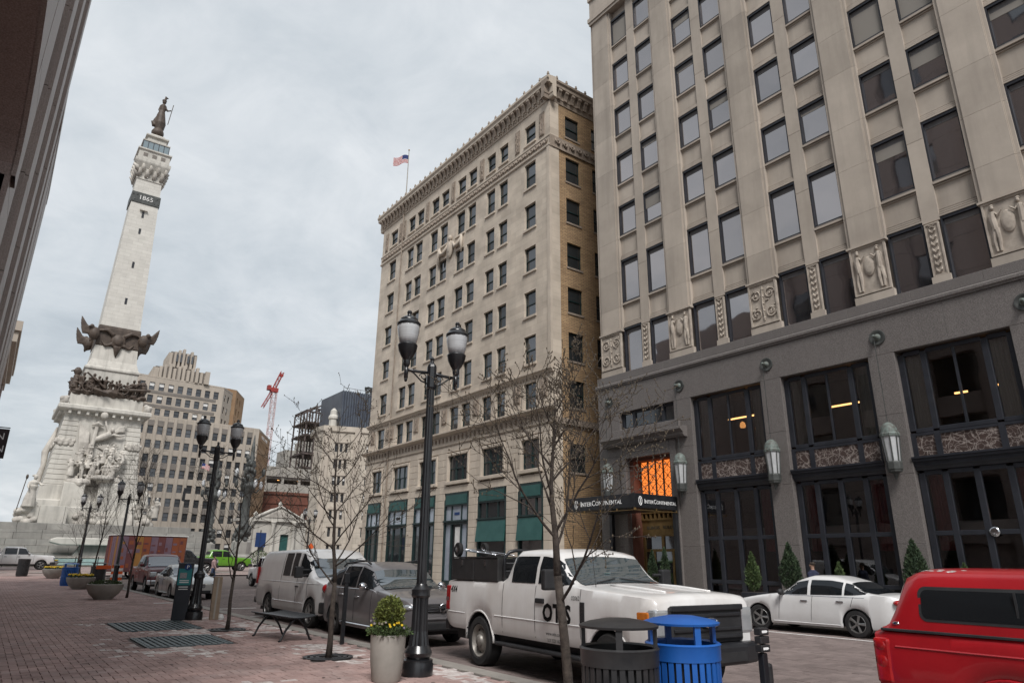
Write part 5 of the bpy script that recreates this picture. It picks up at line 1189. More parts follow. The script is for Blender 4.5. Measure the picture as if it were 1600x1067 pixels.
for i in range(9):
    for j in range(0, 14, 1):
        z = 3+i*3.05
        if i in (2, 5, 8): 
            q = P(cs[j], 0, -.05); q2 = P(cs[j]+.6, 0, -.05); q1 = P(cs[j]-.6, 0, -.05); q3 = P(cs[j]+.6, 0, .05); q4 = P(cs[j]-.6, 0, .05)
            MB().prism([(q1[0], q1[1]), (q2[0], q2[1]), (q3[0], q3[1]), (q4[0], q4[1])], z+1.8, z+3.0, 2).build('spandrel', 'tower_dark', CT)
w2, P2 = face(CT, B_, C_, 0, 31.2, [2.5+i*1.9 for i in range(7)], [3+i*3.05 for i in range(9)], .95, 1.75, 'tan_brick', seed=5, nm='brick_side')
mb = MB(); mb.prism([A_, B_, C_, (46, 200), (18, 200)], 30.95, 31.5, 2); mb.build('roof', 'tower_stone', CT)
mb = MB(); q = P2(1.2, 29.6, -.02)
ang = math.atan2(C_[1]-B_[1], C_[0]-B_[0]); qq = P2(8, 30.1, -.03)
text_mb(mb, 'CIRCLE TOWER', 1.0, frame_m(qq, (cos(ang), sin(ang), 0), (0, 0, 1)), .05, 1.25); mb.build('lettering', 'white_paint', w2)
# upper block, recessed stepwise
A2, B2_ = (18.0, 165.5), (39.0, 167.3)
w, P = face(CT, A2, B2_, 31.0, 40.2, [1.4+i*2.0 for i in range(10)], [31.5, 34.4, 37.3], 1.15, 1.75, 'tower_stone', seed=7)
for z in (33.5, 36.6): 
    a = P(0, 0, -.08); b = P(19.5, 0, -.08); MB().prism([(a[0], a[1]), (b[0], b[1]), (b[0], b[1]+.2), (a[0], a[1]+.2)], z, z+.6, 2).build('spandrel_band', 'tower_dark', CT)
face(CT, B2_, (44.5, 175.5), 31.0, 40.0, [1.2, 3.4, 6.2, 8.2], [31.5, 34.4, 37.3], .95, 1.6, 'tower_stone', seed=8)
face(CT, (43.2, 172.5), (47.5, 181), 31.0, 41.3, [2, 5], [32.5, 35.5, 38.3], .95, 1.6, 'tan_brick', seed=9, nm='brick_side')
face(CT, (40.0, 171.5), (43.2, 172.5), 31.0, 41.4, [], [], 1, 1, 'tan_brick', nm='brick_side')
mb = MB(); mb.prism([A2, B2_, (44.5, 175.5), (44, 185), (18, 185)], 40.1, 40.5, 2); mb.prism([(41, 172), (43.2, 172.5), (47.5, 181), (42, 184)], 41.2, 41.5, 2); mb.build('roof', 'tower_stone', CT)
def crown(x0, x1, y, z0, z1, step, prj, nwin):
    n = int((x1-x0)/step)
    MB().box(x0+.3, y+.3, z0, x1-.3, y+7, z1-.9).build('crown_core', 'tower_dark', CT)
    for i in range(n):
        x = x0+i*step; h = z1-(.9 if i % 3 == 1 else .35 if i % 3 == 2 else 0)-(1.3 if i in (0, n-1) else 0)
        MB().box(x+.1, y-(.18 if i % 2 else 0), z0, x+step-.25, y+1.2, h).build('crown_fin', 'tower_stone', CT, bevel=.06)
        MB().box(x0-(.0), y+1.3+i*.9, z0, x0+.35, y+2.0+i*.9, z1-.9-.1*i).build('crown_fin', 'tower_stone', CT)
crown(23.3, 35.0, 166.6, 40.4, 44.0, .97, .2, 0); crown(26.2, 32.4, 168.0, 43.6, 48.3, .88, .2, 4)
for x in (27.6, 28.5, 30.0, 30.9): MB().box(x, 167.75, 45.0, x+.4, 168.1, 46.8).build('crown_window', 'pane_far', CT)
for i, (x, h) in enumerate(((23.3, 42.6), (34.2, 43.4))): MB().box(x, 166.4, 40.4, x+1.0, 167.6, h).build('corner_pier', 'tower_stone', CT)
# parking garage, brick hall, classical front, ornate block, penthouse, steel frame
Ga = thing('parking_garage', 'concrete parking garage with open decks behind the brick hall', 'building', (70, 205, 0))
for z, h in ((27.2, -2.8), (22.4, -2.6), (17.6, -2.4)): MB().box(55, 200, z+h, 92, 200.5, z).build('deck_wall', 'concrete', Ga)
for k in range(8): MB().box(56+k*5, 200.3, 0, 56.7+k*5, 201, 27).build('column', 'concrete', Ga)
for z in (24.0, 19.4, 14.8): MB().box(55, 200.6, z-.3, 92, 216, z).build('deck_slab', 'concrete', Ga)
MB().box(55, 212, 0, 92, 212.5, 27).build('back_wall', 'interior', Ga)
for k in range(12): MB().box(57+k*2.9, 203, 23.6 if k % 2 else 18.9, 57.5+k*2.9, 203.2, 23.75 if k % 2 else 19.05).build('ceiling_lamp', 'warm_lamp', Ga)
Gb = thing('rooftop_block', 'pale concrete rooftop block beyond the parking garage', 'building', (95, 260, 0))
mb = MB(); mb.box(86, 260, 0, 120, 270, 41.5); mb.box(92, 259, 41.5, 120, 268, 45.5); mb.build('wall', 'concrete', Gb)
Br = thing('brick_hall', 'low dark red brick hall below the parking garage', 'building', (63, 188, 0))
mb = MB(); mb.prism([(53, 190), (59, 185.5), (61, 185), (80, 184.5), (80, 196), (53, 196)], 0, 18.0, 2); mb.build('wall', 'red_brick', Br); mb = MB(); mb.prism([(52.8, 190), (58.9, 185.2), (61, 184.7), (80.2, 184.2), (80.2, 196), (52.8, 196)], 18.0, 18.7, 2); mb.prism([(52.9, 190), (58.95, 185.3), (61, 184.8), (80.2, 184.3), (80.2, 190)], 15.6, 16.0, 2); mb.build('coping', 'red_brick', Br)
Wh = thing('pediment_building', 'small white classical building with a carved pediment', 'building', (50, 152, 0))
WY = 150
mb = MB(); wall(mb, lambda u, v, d: (u, WY+d, v), 42.5, 60, 0, 9.2, [(46.0, 47.4, 3, 6.2), (50.5, 52.3, 2.2, 6.6), (56, 57.4, 3, 6.2)], .5); mb.build('wall', 'white_stone', Wh)
for a, b, c_, d in ((46.0, 47.4, 3, 6.2), (50.5, 52.3, 2.2, 6.6), (56, 57.4, 3, 6.2)): MB().box(a, WY+.4, c_, b, WY+.45, d).build('window', 'green_panel' if a > 50 and a < 52 else 'pane_far', Wh)
mb = MB(); mb.box(42.0, WY-.5, 9.2, 60.5, WY+8, 9.8); mb.build('cornice', 'white_stone', Wh)
mb = MB(); mb.prism([(45.0, 9.8), (54.6, 9.8), (49.8, 12.2)], WY-.5, WY+6, 1); mb.build('pediment', 'white_stone', Wh)
mb = MB(); mb.prism([(46.6, 10.0), (53.0, 10.0), (49.8, 11.55)], WY-.62, WY-.5, 1); mb.build('tympanum', 'carved_white', Wh)
for s in (-1, 1): MB().tube([(49.8, WY-.6, 12.35), (49.8+s*5.1, WY-.6, 9.85)], .2, 5).build('raking_cornice', 'white_stone', Wh)
for x in (44.8, 49.8, 54.8): MB().lathe([(.5, 0), (.35, .5), (.55, .8), (.3, 1.1), (.05, 1.4)], 8, (x, WY, 9.8 if x != 49.8 else 12.1)).build('acroterion', 'white_stone', Wh, True)
for x in (44, 48.7, 53.2, 58.5): MB().lathe([(.55, .5), (.5, 1), (.42, 8.4), (.6, 9.0), (.65, 9.2)], 12, (x, WY-.3, 0)).build('column', 'white_stone', Wh, True)
Or = thing('ornate_building', 'pale carved stone building beside the office block at the circle', 'building', (52, 124, 0))
w, P = face(Or, (47.8, 124.0), (65, 118.5), 0, 25.0, [c_+.95*k for c_ in (2.6, 8.6, 14.0) for k in range(3)], [2.5+i*3.1 for i in range(7)], .5, 1.6, 'far_ashlar', depth=.4, blind=.1, seed=12)
face(Or, (47.5, 127.5), (47.8, 124.0), 0, 25.3, [], [], 1, 1, 'far_ashlar')
for c_ in (.8, 6.4, 12.4):
    a = P(c_-.5, 0, 0); b = P(c_+.5, 0, 0); a2 = P(c_-.5, 0, -.35); b2 = P(c_+.5, 0, -.35); MB().prism([(a[0], a[1]), (a2[0], a2[1]), (b2[0], b2[1]), (b[0], b[1])], 0, 25.5, 2).build('pier', 'tower_stone', Or)
for i in range(7):
    for c_ in (3.55, 9.55): 
        q = P(c_, 2.5+i*3.1+1.75, -.12); m1 = MB(); m1.T = Matrix.Translation(q) @ Matrix.Rotation(math.atan2(-5.5, 17.5), 4, 'Z')
        m1.box(-1.5, -.05, 0, 1.5, .2, .25)
        for k in range(-1, 2): m1.prism([(k*.95-.35, .25), (k*.95+.35, .25), (k*.95, .62)], -.05, .15, 1)
        m1.build('hood_mould', 'tower_stone', Or)
mb = MB(); mb.prism([(47.4, 127.6), (47.7, 123.7), (65, 118.2), (67, 128), (49, 134)], 25.0, 26.0, 2); mb.build('parapet', 'far_ashlar', Or)
MB().lathe([(.8, 26), (.8, 27.6), (1.0, 27.7), (1.0, 28.1), (.7, 28.5), (.65, 29.3), (.2, 29.8)], 10, (50.0, 125.2, 0)).build('corner_turret', 'white_stone', Or)
Pe = thing('ribbed_penthouse', 'dark blue-grey ribbed metal penthouse block above the carved building', 'building', (55, 124, 26))
MB().box(50.6, 123.2, 25.6, 66, 134, 33.1).build('core', 'ribbed_metal', Pe)
rb = MB().box(-.12, -.2, 0, .12, 0, 7.6).mesh('rib', 'ribbed_metal')
for k in range(30): inst('rib', rb, Pe, (50.75+k*.5-55, 123.2-124, 25.6-26))
mb = MB()
for k in range(12): mb.tube([(50.8+k*1.2, 123.3, 33.1), (50.8+k*1.2, 123.3, 33.8)], .04, 4)
mb.tube([(50.7, 123.3, 33.8), (65, 123.3, 33.8)], .04, 4); stuff(mb.build('roof_rail', 'rust_steel', Pe))
mb = MB(); rr = random.Random(4)
for i in range(26): p = Vector((56+rr.random()*3, 124.5, 33.2)); mb.tube([tuple(p), tuple(p+Vector((rr.uniform(-.6, .6), 0, rr.uniform(.4, 1.8))))], .07, 4); mb.ell(tuple(p+Vector((0, 0, .8+rr.random()))), (.3, .3, .16), 6, 4)
stuff(mb.build('roof_plant', 'dark_bronze', Pe))
Sf = thing('steel_frame', 'open rusty steel frame of a building under construction', 'building frame', (88, 231, 0))
K_ = 1.5
zz5 = lambda z: 1.65+(z-1.65)*K_
fl = [zz5(z) for z in (15.2, 18.2, 21.3, 24.4, 28.6, 31.5, 34.6)]
xs = [x*K_ for x in (53.6, 55.7, 57.8, 60.4, 63.2)]; ys = [225, 231, 237]
for x in xs:
    for y in ys: MB().box(x-.22, y-.22, 0, x+.22, y+.22, zz5(35.6) if x > 82 else zz5(33.8)).build('column', 'rust_steel', Sf)
for z in fl[:-1]: MB().box(xs[0]-.4, 224.6, z-.45, xs[-1]+.4, 237.4, z+.1).build('deck', 'rust_steel', Sf)
for y in ys:
    MB().tube([(80.4, y, zz5(33.8)), (85.2, y, zz5(35.6)), (94.8, y, zz5(35.2))], .3, 5).build('roof_beam', 'rust_steel', Sf)
for x in xs: MB().tube([(x, 225, zz5(34.2 if x < 82 else 35.3)), (x, 237, zz5(34.2 if x < 82 else 35.3))], .28, 5).build('roof_beam', 'rust_steel', Sf)
for a, b in zip(fl[:-1], fl[1:]):
    MB().tube([(80.4, 225, a), (80.4, 231, b)], .12, 4).build('brace', 'rust_steel', Sf); MB().tube([(90.6, 225, a), (94.8, 225, b)], .12, 4).build('brace', 'rust_steel', Sf)
# tower crane
Cr = thing('tower_crane', 'red and white lattice tower crane in the distance', 'crane', (79, 260, 0))
def lattice(nm, p0, p1, w, n, m, tr=.16):
    p0 = Vector(p0); p1 = Vector(p1); d = (p1-p0).normalized(); u = d.cross(Vector((0, 1, 0))).normalized(); v = d.cross(u); mb = MB()
    cs_ = [(u*a+v*b)*w/2 for a, b in ((-1, -1), (1, -1), (1, 1), (-1, 1))]
    for c_ in cs_: mb.tube([tuple(p0+c_), tuple(p1+c_)], tr, 4)
    for i in range(n):
        a = p0.lerp(p1, i/n); b = p0.lerp(p1, (i+1)/n)
        for k in range(4):
            c0, c1 = cs_[k], cs_[(k+1) % 4]
            if i % 2: c0, c1 = c1, c0
            mb.tube([tuple(a+c0), tuple(b+c1)], tr*.7, 3); mb.tube([tuple(a+c0), tuple(a+c1)], tr*.6, 3)
    return mb.build(nm, m, Cr)
lattice('mast', (79, 260, 10), (79, 260, 63), 1.7, 26, 'crane_white', .11)
lattice('jib', (78.4, 260, 63.5), (81.2, 260, 71.5), 1.1, 7, 'crane_red', .12); lattice('counter_jib', (78, 260, 63), (75.2, 260, 56.5), .9, 6, 'crane_red', .1)
MB().box(77.4, 259, 63, 80.2, 261, 64.6).build('slew_platform', 'crane_red', Cr); MB().box(76.2, 259, 63.6, 77.4, 261, 65.4).build('cab', 'crane_red', Cr); MB().box(80.4, 259.4, 69.6, 81.6, 260.6, 70.6).build('sheave_head', 'crane_red', Cr)
# ================================================================== VEHICLES
def lin(pts):
    def f(s):
        if s <= pts[0][0]: return pts[0][1]
        for (a, va), (b, vb) in zip(pts[:-1], pts[1:]):
            if s <= b: return va+(vb-va)*(s-a)/(b-a)
        return pts[-1][1]
    return f
class Shape:
    """body surface: stations along the length (0 = front), mirrored cross-sections"""
    def __init__(q, L, hw, deck, top, sill, wheels, wr, topr=.80, soft=.05, crown=.05):
        q.L = L; q.hw = lin(hw); q._d = lin(deck); q._t = lin(top); q.sl = lin(sill); q.wh = wheels; q.wr = wr; q.topr = topr; q.soft = soft; q.cr = crown
        q.Hm = max(v for _, v in top)-q._d(L/2)
    def sm(q, f, s): d = q.soft; return (f(s-d)+2*f(s)+f(s+d))/4
    def belt(q, s): return q.sm(q._d, s)
    def roof(q, s): return max(q.sm(q._t, s), q.belt(s))
    def bottom(q, s):
        z = q.sl(s)
        for w in q.wh:
            d = abs(s-w)
            if d < q.wr: z = max(z, q.rw+sqrt(q.wr**2-d**2)*.97)
        return z
    def section(q, s):
        zb, zd, zt, w = q.bottom(s), q.belt(s), q.roof(s), q.sm(q.hw, s); h = zt-zd; k = min(1, h/q.Hm); B = zd-zb
        low = [(w*.955, zb), (w*.99, zb+.10*B), (w, zb+.48*B), (w*.993, zb+.80*B), (w*.965, zd)]
        c = q.cr; hood = [(w*.94, zd+.012), (w*.87, zd+.4*c), (w*.74, zd+.62*c), (w*.5, zd+.85*c), (w*.25, zd+.96*c), (0, zd+c)]
        tw = w*q.topr; cab = [((w*.965+tw)/2+.014, zd+.52*h), (tw+.008, zd+h-min(.075, h*.15)), (tw*.94, zd+h-.012), (tw*.6, zd+h+.018), (tw*.3, zd+h+.026), (0, zd+h+.028)]
        return low+[(lerp(a[0], b[0], k), lerp(a[1], b[1], k) if k > .02 else a[1]) for a, b in zip(hood, cab)]
    def hx(q, s, z):
        p = q.section(s)
        for a, b in zip(p[:-1], p[1:]):
            if a[1] <= z <= b[1]: return lerp(a[0], b[0], (z-a[1])/max(1e-6, b[1]-a[1]))
        return p[0][0] if z < p[0][1] else p[7][0]
    def topz(q, s, x):
        p = q.section(s)
        for a, b in zip(p[4:-1], p[5:]):
            if b[0] <= abs(x) <= a[0]: return lerp(b[1], a[1], (abs(x)-b[0])/max(1e-6, a[0]-b[0]))
        return p[-1][1]
    def body(q, mb):
        ss = {0, q.L}
        n = int(q.L/.13)
        ss |= {round(q.L*i/n, 4) for i in range(n+1)}
        for w in q.wh: ss |= {round(w+q.wr*cos(pi*i/14), 4) for i in range(15)} | {w-q.wr-.004, w+q.wr+.004}
        ss |= {.03, .07, q.L-.03, q.L-.07}
        ss = sorted(x for x in ss if 0 <= x <= q.L); vs = []; fs = []; K = None
        for s in ss:
            p = q.section(s); ring = [(x, s-q.L/2, z) for x, z in p]+[(-x, s-q.L/2, z) for x, z in p[-2::-1]]; K = len(ring); vs += ring
        for i in range(len(ss)-1):
            for j in range(K-1): fs.append((i*K+j, i*K+j+1, (i+1)*K+j+1, (i+1)*K+j))
        fs.append(tuple(range(K))[::-1]); fs.append(tuple(range((len(ss)-1)*K, len(ss)*K)))
        mb.add(vs, fs)
    def side_glass(q, s0, s1, side, zcap=9, low=.035, gap=.10, off=.008, zmin=0):
        mb = MB(); n, m_ = 12, 5; vs = []
        for i in range(n+1):
            s = lerp(s0, s1, i/n); z0 = max(q.belt(s)+low, zmin); z1 = max(z0+.004, min(zcap, q.roof(s)-gap))
            for j in range(m_+1): z = lerp(z0, z1, j/m_); vs.append((side*(q.hx(s, z)+off), s-q.L/2, z))
        for i in range(n):
            for j in range(m_): 
                a = i*(m_+1)+j; f = (a, a+1, a+m_+2, a+m_+1); mb.add([], [])
                mb.f.append(f[::-1] if side > 0 else f); mb.mi.append(0)
        mb.v = vs; return mb
    def screen(q, s0, s1, off=.016, wide=.92):
        mb = MB(); n, m_ = 8, 12; vs = []
        for i in range(n+1):
            s = lerp(s0, s1, i/n); X = q.section(s)[6][0]*wide
            for j in range(m_+1): x = X*(2*j/m_-1); vs.append((x, s-q.L/2, q.topz(s, x)+off))
        mb.v = vs; mb.f = [(i*(m_+1)+j, i*(m_+1)+j+1, (i+1)*(m_+1)+j+1, (i+1)*(m_+1)+j) for i in range(n) for j in range(m_)]; mb.mi = [0]*len(mb.f); return mb
    def seam(q, s, side, z0=None, z1=None, r=.006, lean=0):
        z0 = z0 or q.bottom(s)+.05; z1 = z1 or q.belt(s)
        return MB().tube([(side*(q.hx(s+lean*t/6, lerp(z0, z1, t/6))+.001), s+lean*t/6-q.L/2, lerp(z0, z1, t/6)) for t in range(7)], r, 4)
    def stripe(q, z, s0, s1, side, r=.006):
        return MB().tube([(side*(q.hx(lerp(s0, s1, t/14), z)+.001), lerp(s0, s1, t/14)-q.L/2, z) for t in range(15)], r, 4)
def wheel_meshes(r, w, style):
    ty = MB(); ty.lathe([(r*.66, -w/2+.02), (r*.70, -w/2), (r*.93, -w/2+.005), (r*.99, -w/2+.035), (r, -w/2+.06), (r, w/2-.06), (r*.99, w/2-.035), (r*.93, w/2-.005), (r*.70, w/2), (r*.66, w/2-.02)], 30, ax=0, cap=False)
    for i in range(30):
        a = 2*pi*i/30
        ty.add([(x, (r+.004)*cos(a+da), (r+.004)*sin(a+da)) for x, da in ((-w/2+.06, 0), (w/2-.06, .06), (w/2-.06, .12), (-w/2+.06, .06))], [(0, 1, 2, 3)])
    rim = MB(); 
    if style == 'steel':
        for sg in (-1, 1):
            rim.lathe([(r*.68, sg*(w/2-.02)), (r*.63, sg*(w/2-.01)), (r*.58, sg*(w/2-.05)), (r*.50, sg*(w/2-.085)), (r*.40, sg*(w/2-.06)), (r*.26, sg*(w/2-.035)), (r*.23, sg*(w/2-.0)), (r*.15, sg*(w/2+.02)), (.01, sg*(w/2+.024))], 26, ax=0, cap=False)
    else:
        for sg in (-1, 1):
            rim.lathe([(r*.69, sg*(w/2-.015)), (r*.64, sg*(w/2-.004)), (r*.61, sg*(w/2-.03)), (r*.59, sg*(w/2-.10))], 26, ax=0, cap=False); rim.lathe([(r*.16, sg*(w/2-.04)), (r*.15, sg*(w/2-.01)), (.01, sg*(w/2-.004))], 14, ax=0, cap=False)
            ns = {'five': 5, 'ten': 10, 'seven': 7}[style]
            for i in range(ns):
                for dd in ((-.09, .09) if style != 'ten' else (0,)):
                    a = 2*pi*i/ns; rim.tube([(sg*(w/2-.03), r*.12*cos(a), r*.12*sin(a)), (sg*(w/2-.022), r*.64*cos(a+dd), r*.64*sin(a+dd))], [r*.07, r*.055], 5)
    dk = MB(); dk.lathe([(r*.67, -w/2+.09), (r*.1, -w/2+.08)], 20, ax=0, cap=False); dk.lathe([(r*.1, w/2-.08), (r*.67, w/2-.09)], 20, ax=0, cap=False)
    holes_ = MB()
    if style == 'steel':
        for sg in (-1, 1):
            for i in range(8): a = 2*pi*i/8+.2; holes_.ell((sg*(w/2-.072), r*.47*cos(a), r*.47*sin(a)), (.012, r*.055, r*.055), 8, 5)  # dark spots on the rim stand in for shade inside its openings
    return ty.mesh('tyre', 'rubber', 40), rim.mesh('rim', 'steel_rim' if style == 'steel' else 'rim', 40), dk.mesh('brake_disc', 'plastic'), (holes_.mesh('rim_hole_shade', 'plastic') if style == 'steel' else None)
def add_wheels(t, q, r, w, style, track, steer=0):
    me = wheel_meshes(r, w, style)
    for k, s in enumerate(q.wh):
        for sd_ in (-1, 1):
            o = inst('wheel', me[0], t, (sd_*track, s-q.L/2, r), steer if k == 0 else 0); inst('rim', me[1], o); inst('brake_disc', me[2], o)
            if me[3]: inst('rim_hole_shade', me[3], o)
def under(t, q, z0=.24, z1=.55, inset=.16):
    mb = MB(); w = q.hw(q.L/2)-inset
    mb.box(-w, -q.L/2+.25, z0, w, q.L/2-.25, z1)
    mb.build('underbody', 'plastic', t)
    for s in q.wh:
        for sd_ in (-1, 1):
            m1 = MB(); n = 12; W = q.hw(s); x0, x1 = sd_*(W-.36), sd_*(W-.012); vs = []
            for i in range(n+1): a = pi*i/n; vs += [(x0, s-q.L/2+(q.wr-.005)*cos(a), q.rw+(q.wr-.005)*sin(a)*.97), (x1, s-q.L/2+(q.wr-.005)*cos(a), q.rw+(q.wr-.005)*sin(a)*.97)]
            m1.add(vs, [(2*i, 2*i+1, 2*i+3, 2*i+2) for i in range(n)]); m1.add([vs[2*i] for i in range(n+1)], [tuple(range(n+1))]); m1.build('wheel_arch', 'plastic', t)
def mirror(t, q, s, z, m, big=False):
    for sd_ in (-1, 1):
        x = q.hx(s, z)
        mb = MB()
        if big: mb.box(min(sd_*(x+.17), sd_*(x+.40)), s-q.L/2-.06, z-.08, max(sd_*(x+.17), sd_*(x+.38)), s-q.L/2+.06, z+.22)
        else: mb.ell((sd_*(x+.13), s-q.L/2, z+.07), (.115, .075, .085), 12, 8)
        o = mb.build('mirror', m, t, True if not big else False, bevel=.03 if big else 0)
        mb = MB()
        if big: mb.tube([(sd_*x, s-q.L/2, z), (sd_*(x+.2), s-q.L/2, z-.02)], .028, 6); mb.tube([(sd_*x, s-q.L/2, z+.13), (sd_*(x+.2), s-q.L/2, z+.13)], .028, 6)
        else: mb.tube([(sd_*(x-.02), s-q.L/2, z+.01), (sd_*(x+.09), s-q.L/2, z+.04)], .03, 6)
        mb.build('mirror_arm', 'plastic', o)
def handle(t, q, s, z, m, w=.2):
    for sd_ in (-1, 1):
        x = sd_*(q.hx(s, z)+.012); MB().cbox((x, s-q.L/2, z), (.035, w, .035)).build('door_handle', m, t, bevel=.012)
def side_text(t, q, txt, s, z, size, side, m, nm='lettering', par=None, spacing=1.0, sx=1.0, bold=0):
    x = side*(q.hx(s, z)+.006); mb = MB()
    M = frame_m((x, s-q.L/2, z), (0, 1 if side > 0 else -1, 0), (0, 0, 1)) @ Matrix.Diagonal((sx, 1, 1, 1)); text_mb(mb, txt, size, M, .006, spacing, bold=bold)
    # follow the panel: snap each vertex to the surface
    mb.v = [(side*(q.hx(p[1]+q.L/2, p[2])+.004+abs(abs(p[0])-abs(x))*.2), p[1], p[2]) for p in mb.v]
    return mb.build(nm, m, par or t)
def plate(t, y, z, m='white_paint', w=.30, rear=False):
    MB().box(-w/2, y-.01, z-.075, w/2, y+.01, z+.075).build('licence_plate', m, t)
def car_base(name, label, cat, q, loc, rz, paint, rw, tw, style, group=None, glasses=(), wind=None, rear=None, steer=0, uz=(.24, .55)):
    t = thing(name, label, cat, (loc[0], loc[1], G(loc[1])+ST if loc[0] > 6.5 and loc[1] < 62 else G(loc[1])-.03), rz, group, local=True)
    q.rw = rw
    mb = MB(); q.body(mb); b = mb.build('body', paint, t, 50)
    under(t, q, *uz); add_wheels(t, q, rw, tw, style, q.hw(q.L/2)-tw/2-.015, steer)
    for (s0, s1) in glasses:
        for sd_ in (-1, 1): q.side_glass(s0, s1, sd_).build('side_window', 'pane_car', b, True)
    if wind: q.screen(*wind).build('windscreen', 'pane_screen', b, True)
    if rear: q.screen(*rear).build('rear_window', 'pane_car', b, True)
    return t, b
CARG = 'vehicles parked along the street'
# ---- white service pickup (the large one)
def truck_shape(L=6.35, hood=1.30, belt=1.40, roof=1.93, hw=1.0, c0=1.75, c1=2.5, c2=3.72, c3=3.95, c4=4.05, wh=(.98, 5.02), wr=.50, sill=.56, rail=1.40, topr=.83):
    return Shape(L, [(0, hw*.90), (.10, hw*.965), (.45, hw), (L-.1, hw), (L, hw*.985)], [(0, hood-.10), (.06, hood-.02), (.2, hood), (c0-.1, belt-.04), (c0+.1, belt-.02), (c4-.02, belt-.02), (c4+.03, rail), (L-.05, rail-.02), (L, rail-.04)],
                 [(0, hood-.12), (c0, belt-.06), (c1, roof-.04), (c1+.35, roof), (c2, roof), (c3, roof-.06), (c4, belt-.1), (L, rail-.1)], [(0, sill+.08), (.3, sill), (L-.2, sill), (L, sill+.08)], list(wh), wr, topr, .04, .06)
q = truck_shape(6.05, c0=1.62, c1=2.34, c2=3.55, c3=3.78, c4=3.88, wh=(.97, 4.73))
t, b = car_base('pickup_truck', 'white service pickup lettered OTIS with black toolboxes over its bed', 'pickup truck', q, (8.226, 9.12), R(-3.4), 'paint_truck', .41, .29, 'steel', CARG, [(1.88, 2.78), (2.87, 3.62)], (1.70, 2.29), (3.76, 3.85), uz=(.38, .7))
y0 = -q.L/2
mb = MB(); mb.box(-.72, y0-.05, .72, .72, y0+.12, 1.20); g = mb.build('grille', 'plastic', t, bevel=.05)
for z in (.80, .90, 1.08): MB().box(-.66, y0-.075, z-.022, .66, y0-.03, z+.022).build('grille_bar', 'black_paint', g, bevel=.01)
MB().box(-.70, y0-.085, 1.135, .70, y0-.02, 1.21).build('grille_bar', 'black_paint', g, bevel=.015)
mb = MB(); mb.lathe([(.0, -.03), (.15, -.03), (.17, -.015), (.17, .02)][::-1], 26, (0, 0, 0), ax=1, cap=False); mb.v = [(x, y+y0-.085, z*.42+.985) for x, y, z in mb.v]; e_ = mb.build('emblem', 'chrome', g, True)
mb = MB(); mb.lathe([(.0, -.036), (.135, -.034), (.14, -.02)][::-1], 26, (0, 0, 0), ax=1, cap=False); mb.v = [(x, y+y0-.085, z*.40+.985) for x, y, z in mb.v]; mb.build('emblem_field', 'sign_blue', e_, True)
mb = MB(); text_mb(mb, 'Ford', .10, frame_m((0, y0-.128, .985), (1, 0, 0), (0, 0, 1)), .006); mb.build('lettering', 'white_paint', e_)
for sd_ in (-1, 1):
    a, c_ = sorted((sd_*.70, sd_*.965))
    h = MB().box(a, y0-.02, .82, c_, y0+.30, 1.17).build('headlight', 'lamp_clear', t, bevel=.04)
    MB().box(*(sorted((sd_*.90, sd_*.985))[:1]), y0+.10, 1.02, sorted((sd_*.90, sd_*.985))[1], y0+.34, 1.13).build('turn_signal', 'lamp_amber', h, bevel=.02)
    a, c_ = sorted((sd_*.93, sd_*1.003)); tl = MB().box(a, -y0-.16, .86, c_, -y0+.012, 1.30).build('tail_light', 'lamp_red', t, bevel=.02)
    MB().box(a, -y0-.13, 1.02, c_+.0, -y0+.018, 1.09).build('reverse_lamp', 'lamp_clear', tl)
mb = MB(); mb.prism([(-1.0, y0+.10), (-.9, y0-.14), (-.6, y0-.20), (.6, y0-.20), (.9, y0-.14), (1.0, y0+.10), (1.0, y0+.35), (-1.0, y0+.35)], .45, .72, 2); o = mb.build('front_bumper', 'black_paint', t, bevel=.05)
MB().box(-.55, y0-.215, .50, .55, y0-.19, .62).build('bumper_intake', 'plastic', o)
mb = MB(); mb.box(-.93, -y0-.05, .50, .93, -y0+.17, .70); mb.build('rear_bumper', 'black_paint', t, bevel=.04)
mb = MB(); mb.box(-.85, -y0-.02, .72, .85, -y0+.022, 1.34); mb.build('tailgate', 'paint_truck', t, bevel=.02)
for sd_ in (-1, 1):
    for s in (1.60, 2.84, 3.88): q.seam(s, sd_).build('door_seam', 'plastic', b)
    q.stripe(.86, 1.62, 4.15, sd_, .010).build('body_crease', 'paint_truck', b); q.stripe(.84, 5.28, 5.95, sd_, .008).build('body_crease', 'paint_truck', b)
    MB().box(*((sd_*.80, y0+1.6, .40, sd_*1.02, y0+4.1, .455) if sd_ > 0 else (-1.02, y0+1.6, .40, -.80, y0+4.1, .455))).build('running_board', 'plastic', t, bevel=.02)
    # wheel-arch lips
    for w_ in q.wh:
        mb = MB(); mb.tube([(sd_*(q.hx(w_+.505*cos(pi*i/16), min(q.rw+.49*sin(pi*i/16)+.02, 1.0))+.006), y0+w_+.51*cos(pi*i/16), q.rw+.495*sin(pi*i/16)) for i in range(17)], .022, 5); mb.build('arch_lip', 'paint_truck', b, True)
mirror(t, q, 2.08, 1.42, 'plastic', True); 
for s in (2.68, 3.9): 
    for sd_ in (-1, 1): MB().cbox((sd_*(q.hx(s, 1.16)+.012), y0+s, 1.16), (.04, .24, .075)).build('door_handle', 'plastic', t, bevel=.015) if s < 3 else None
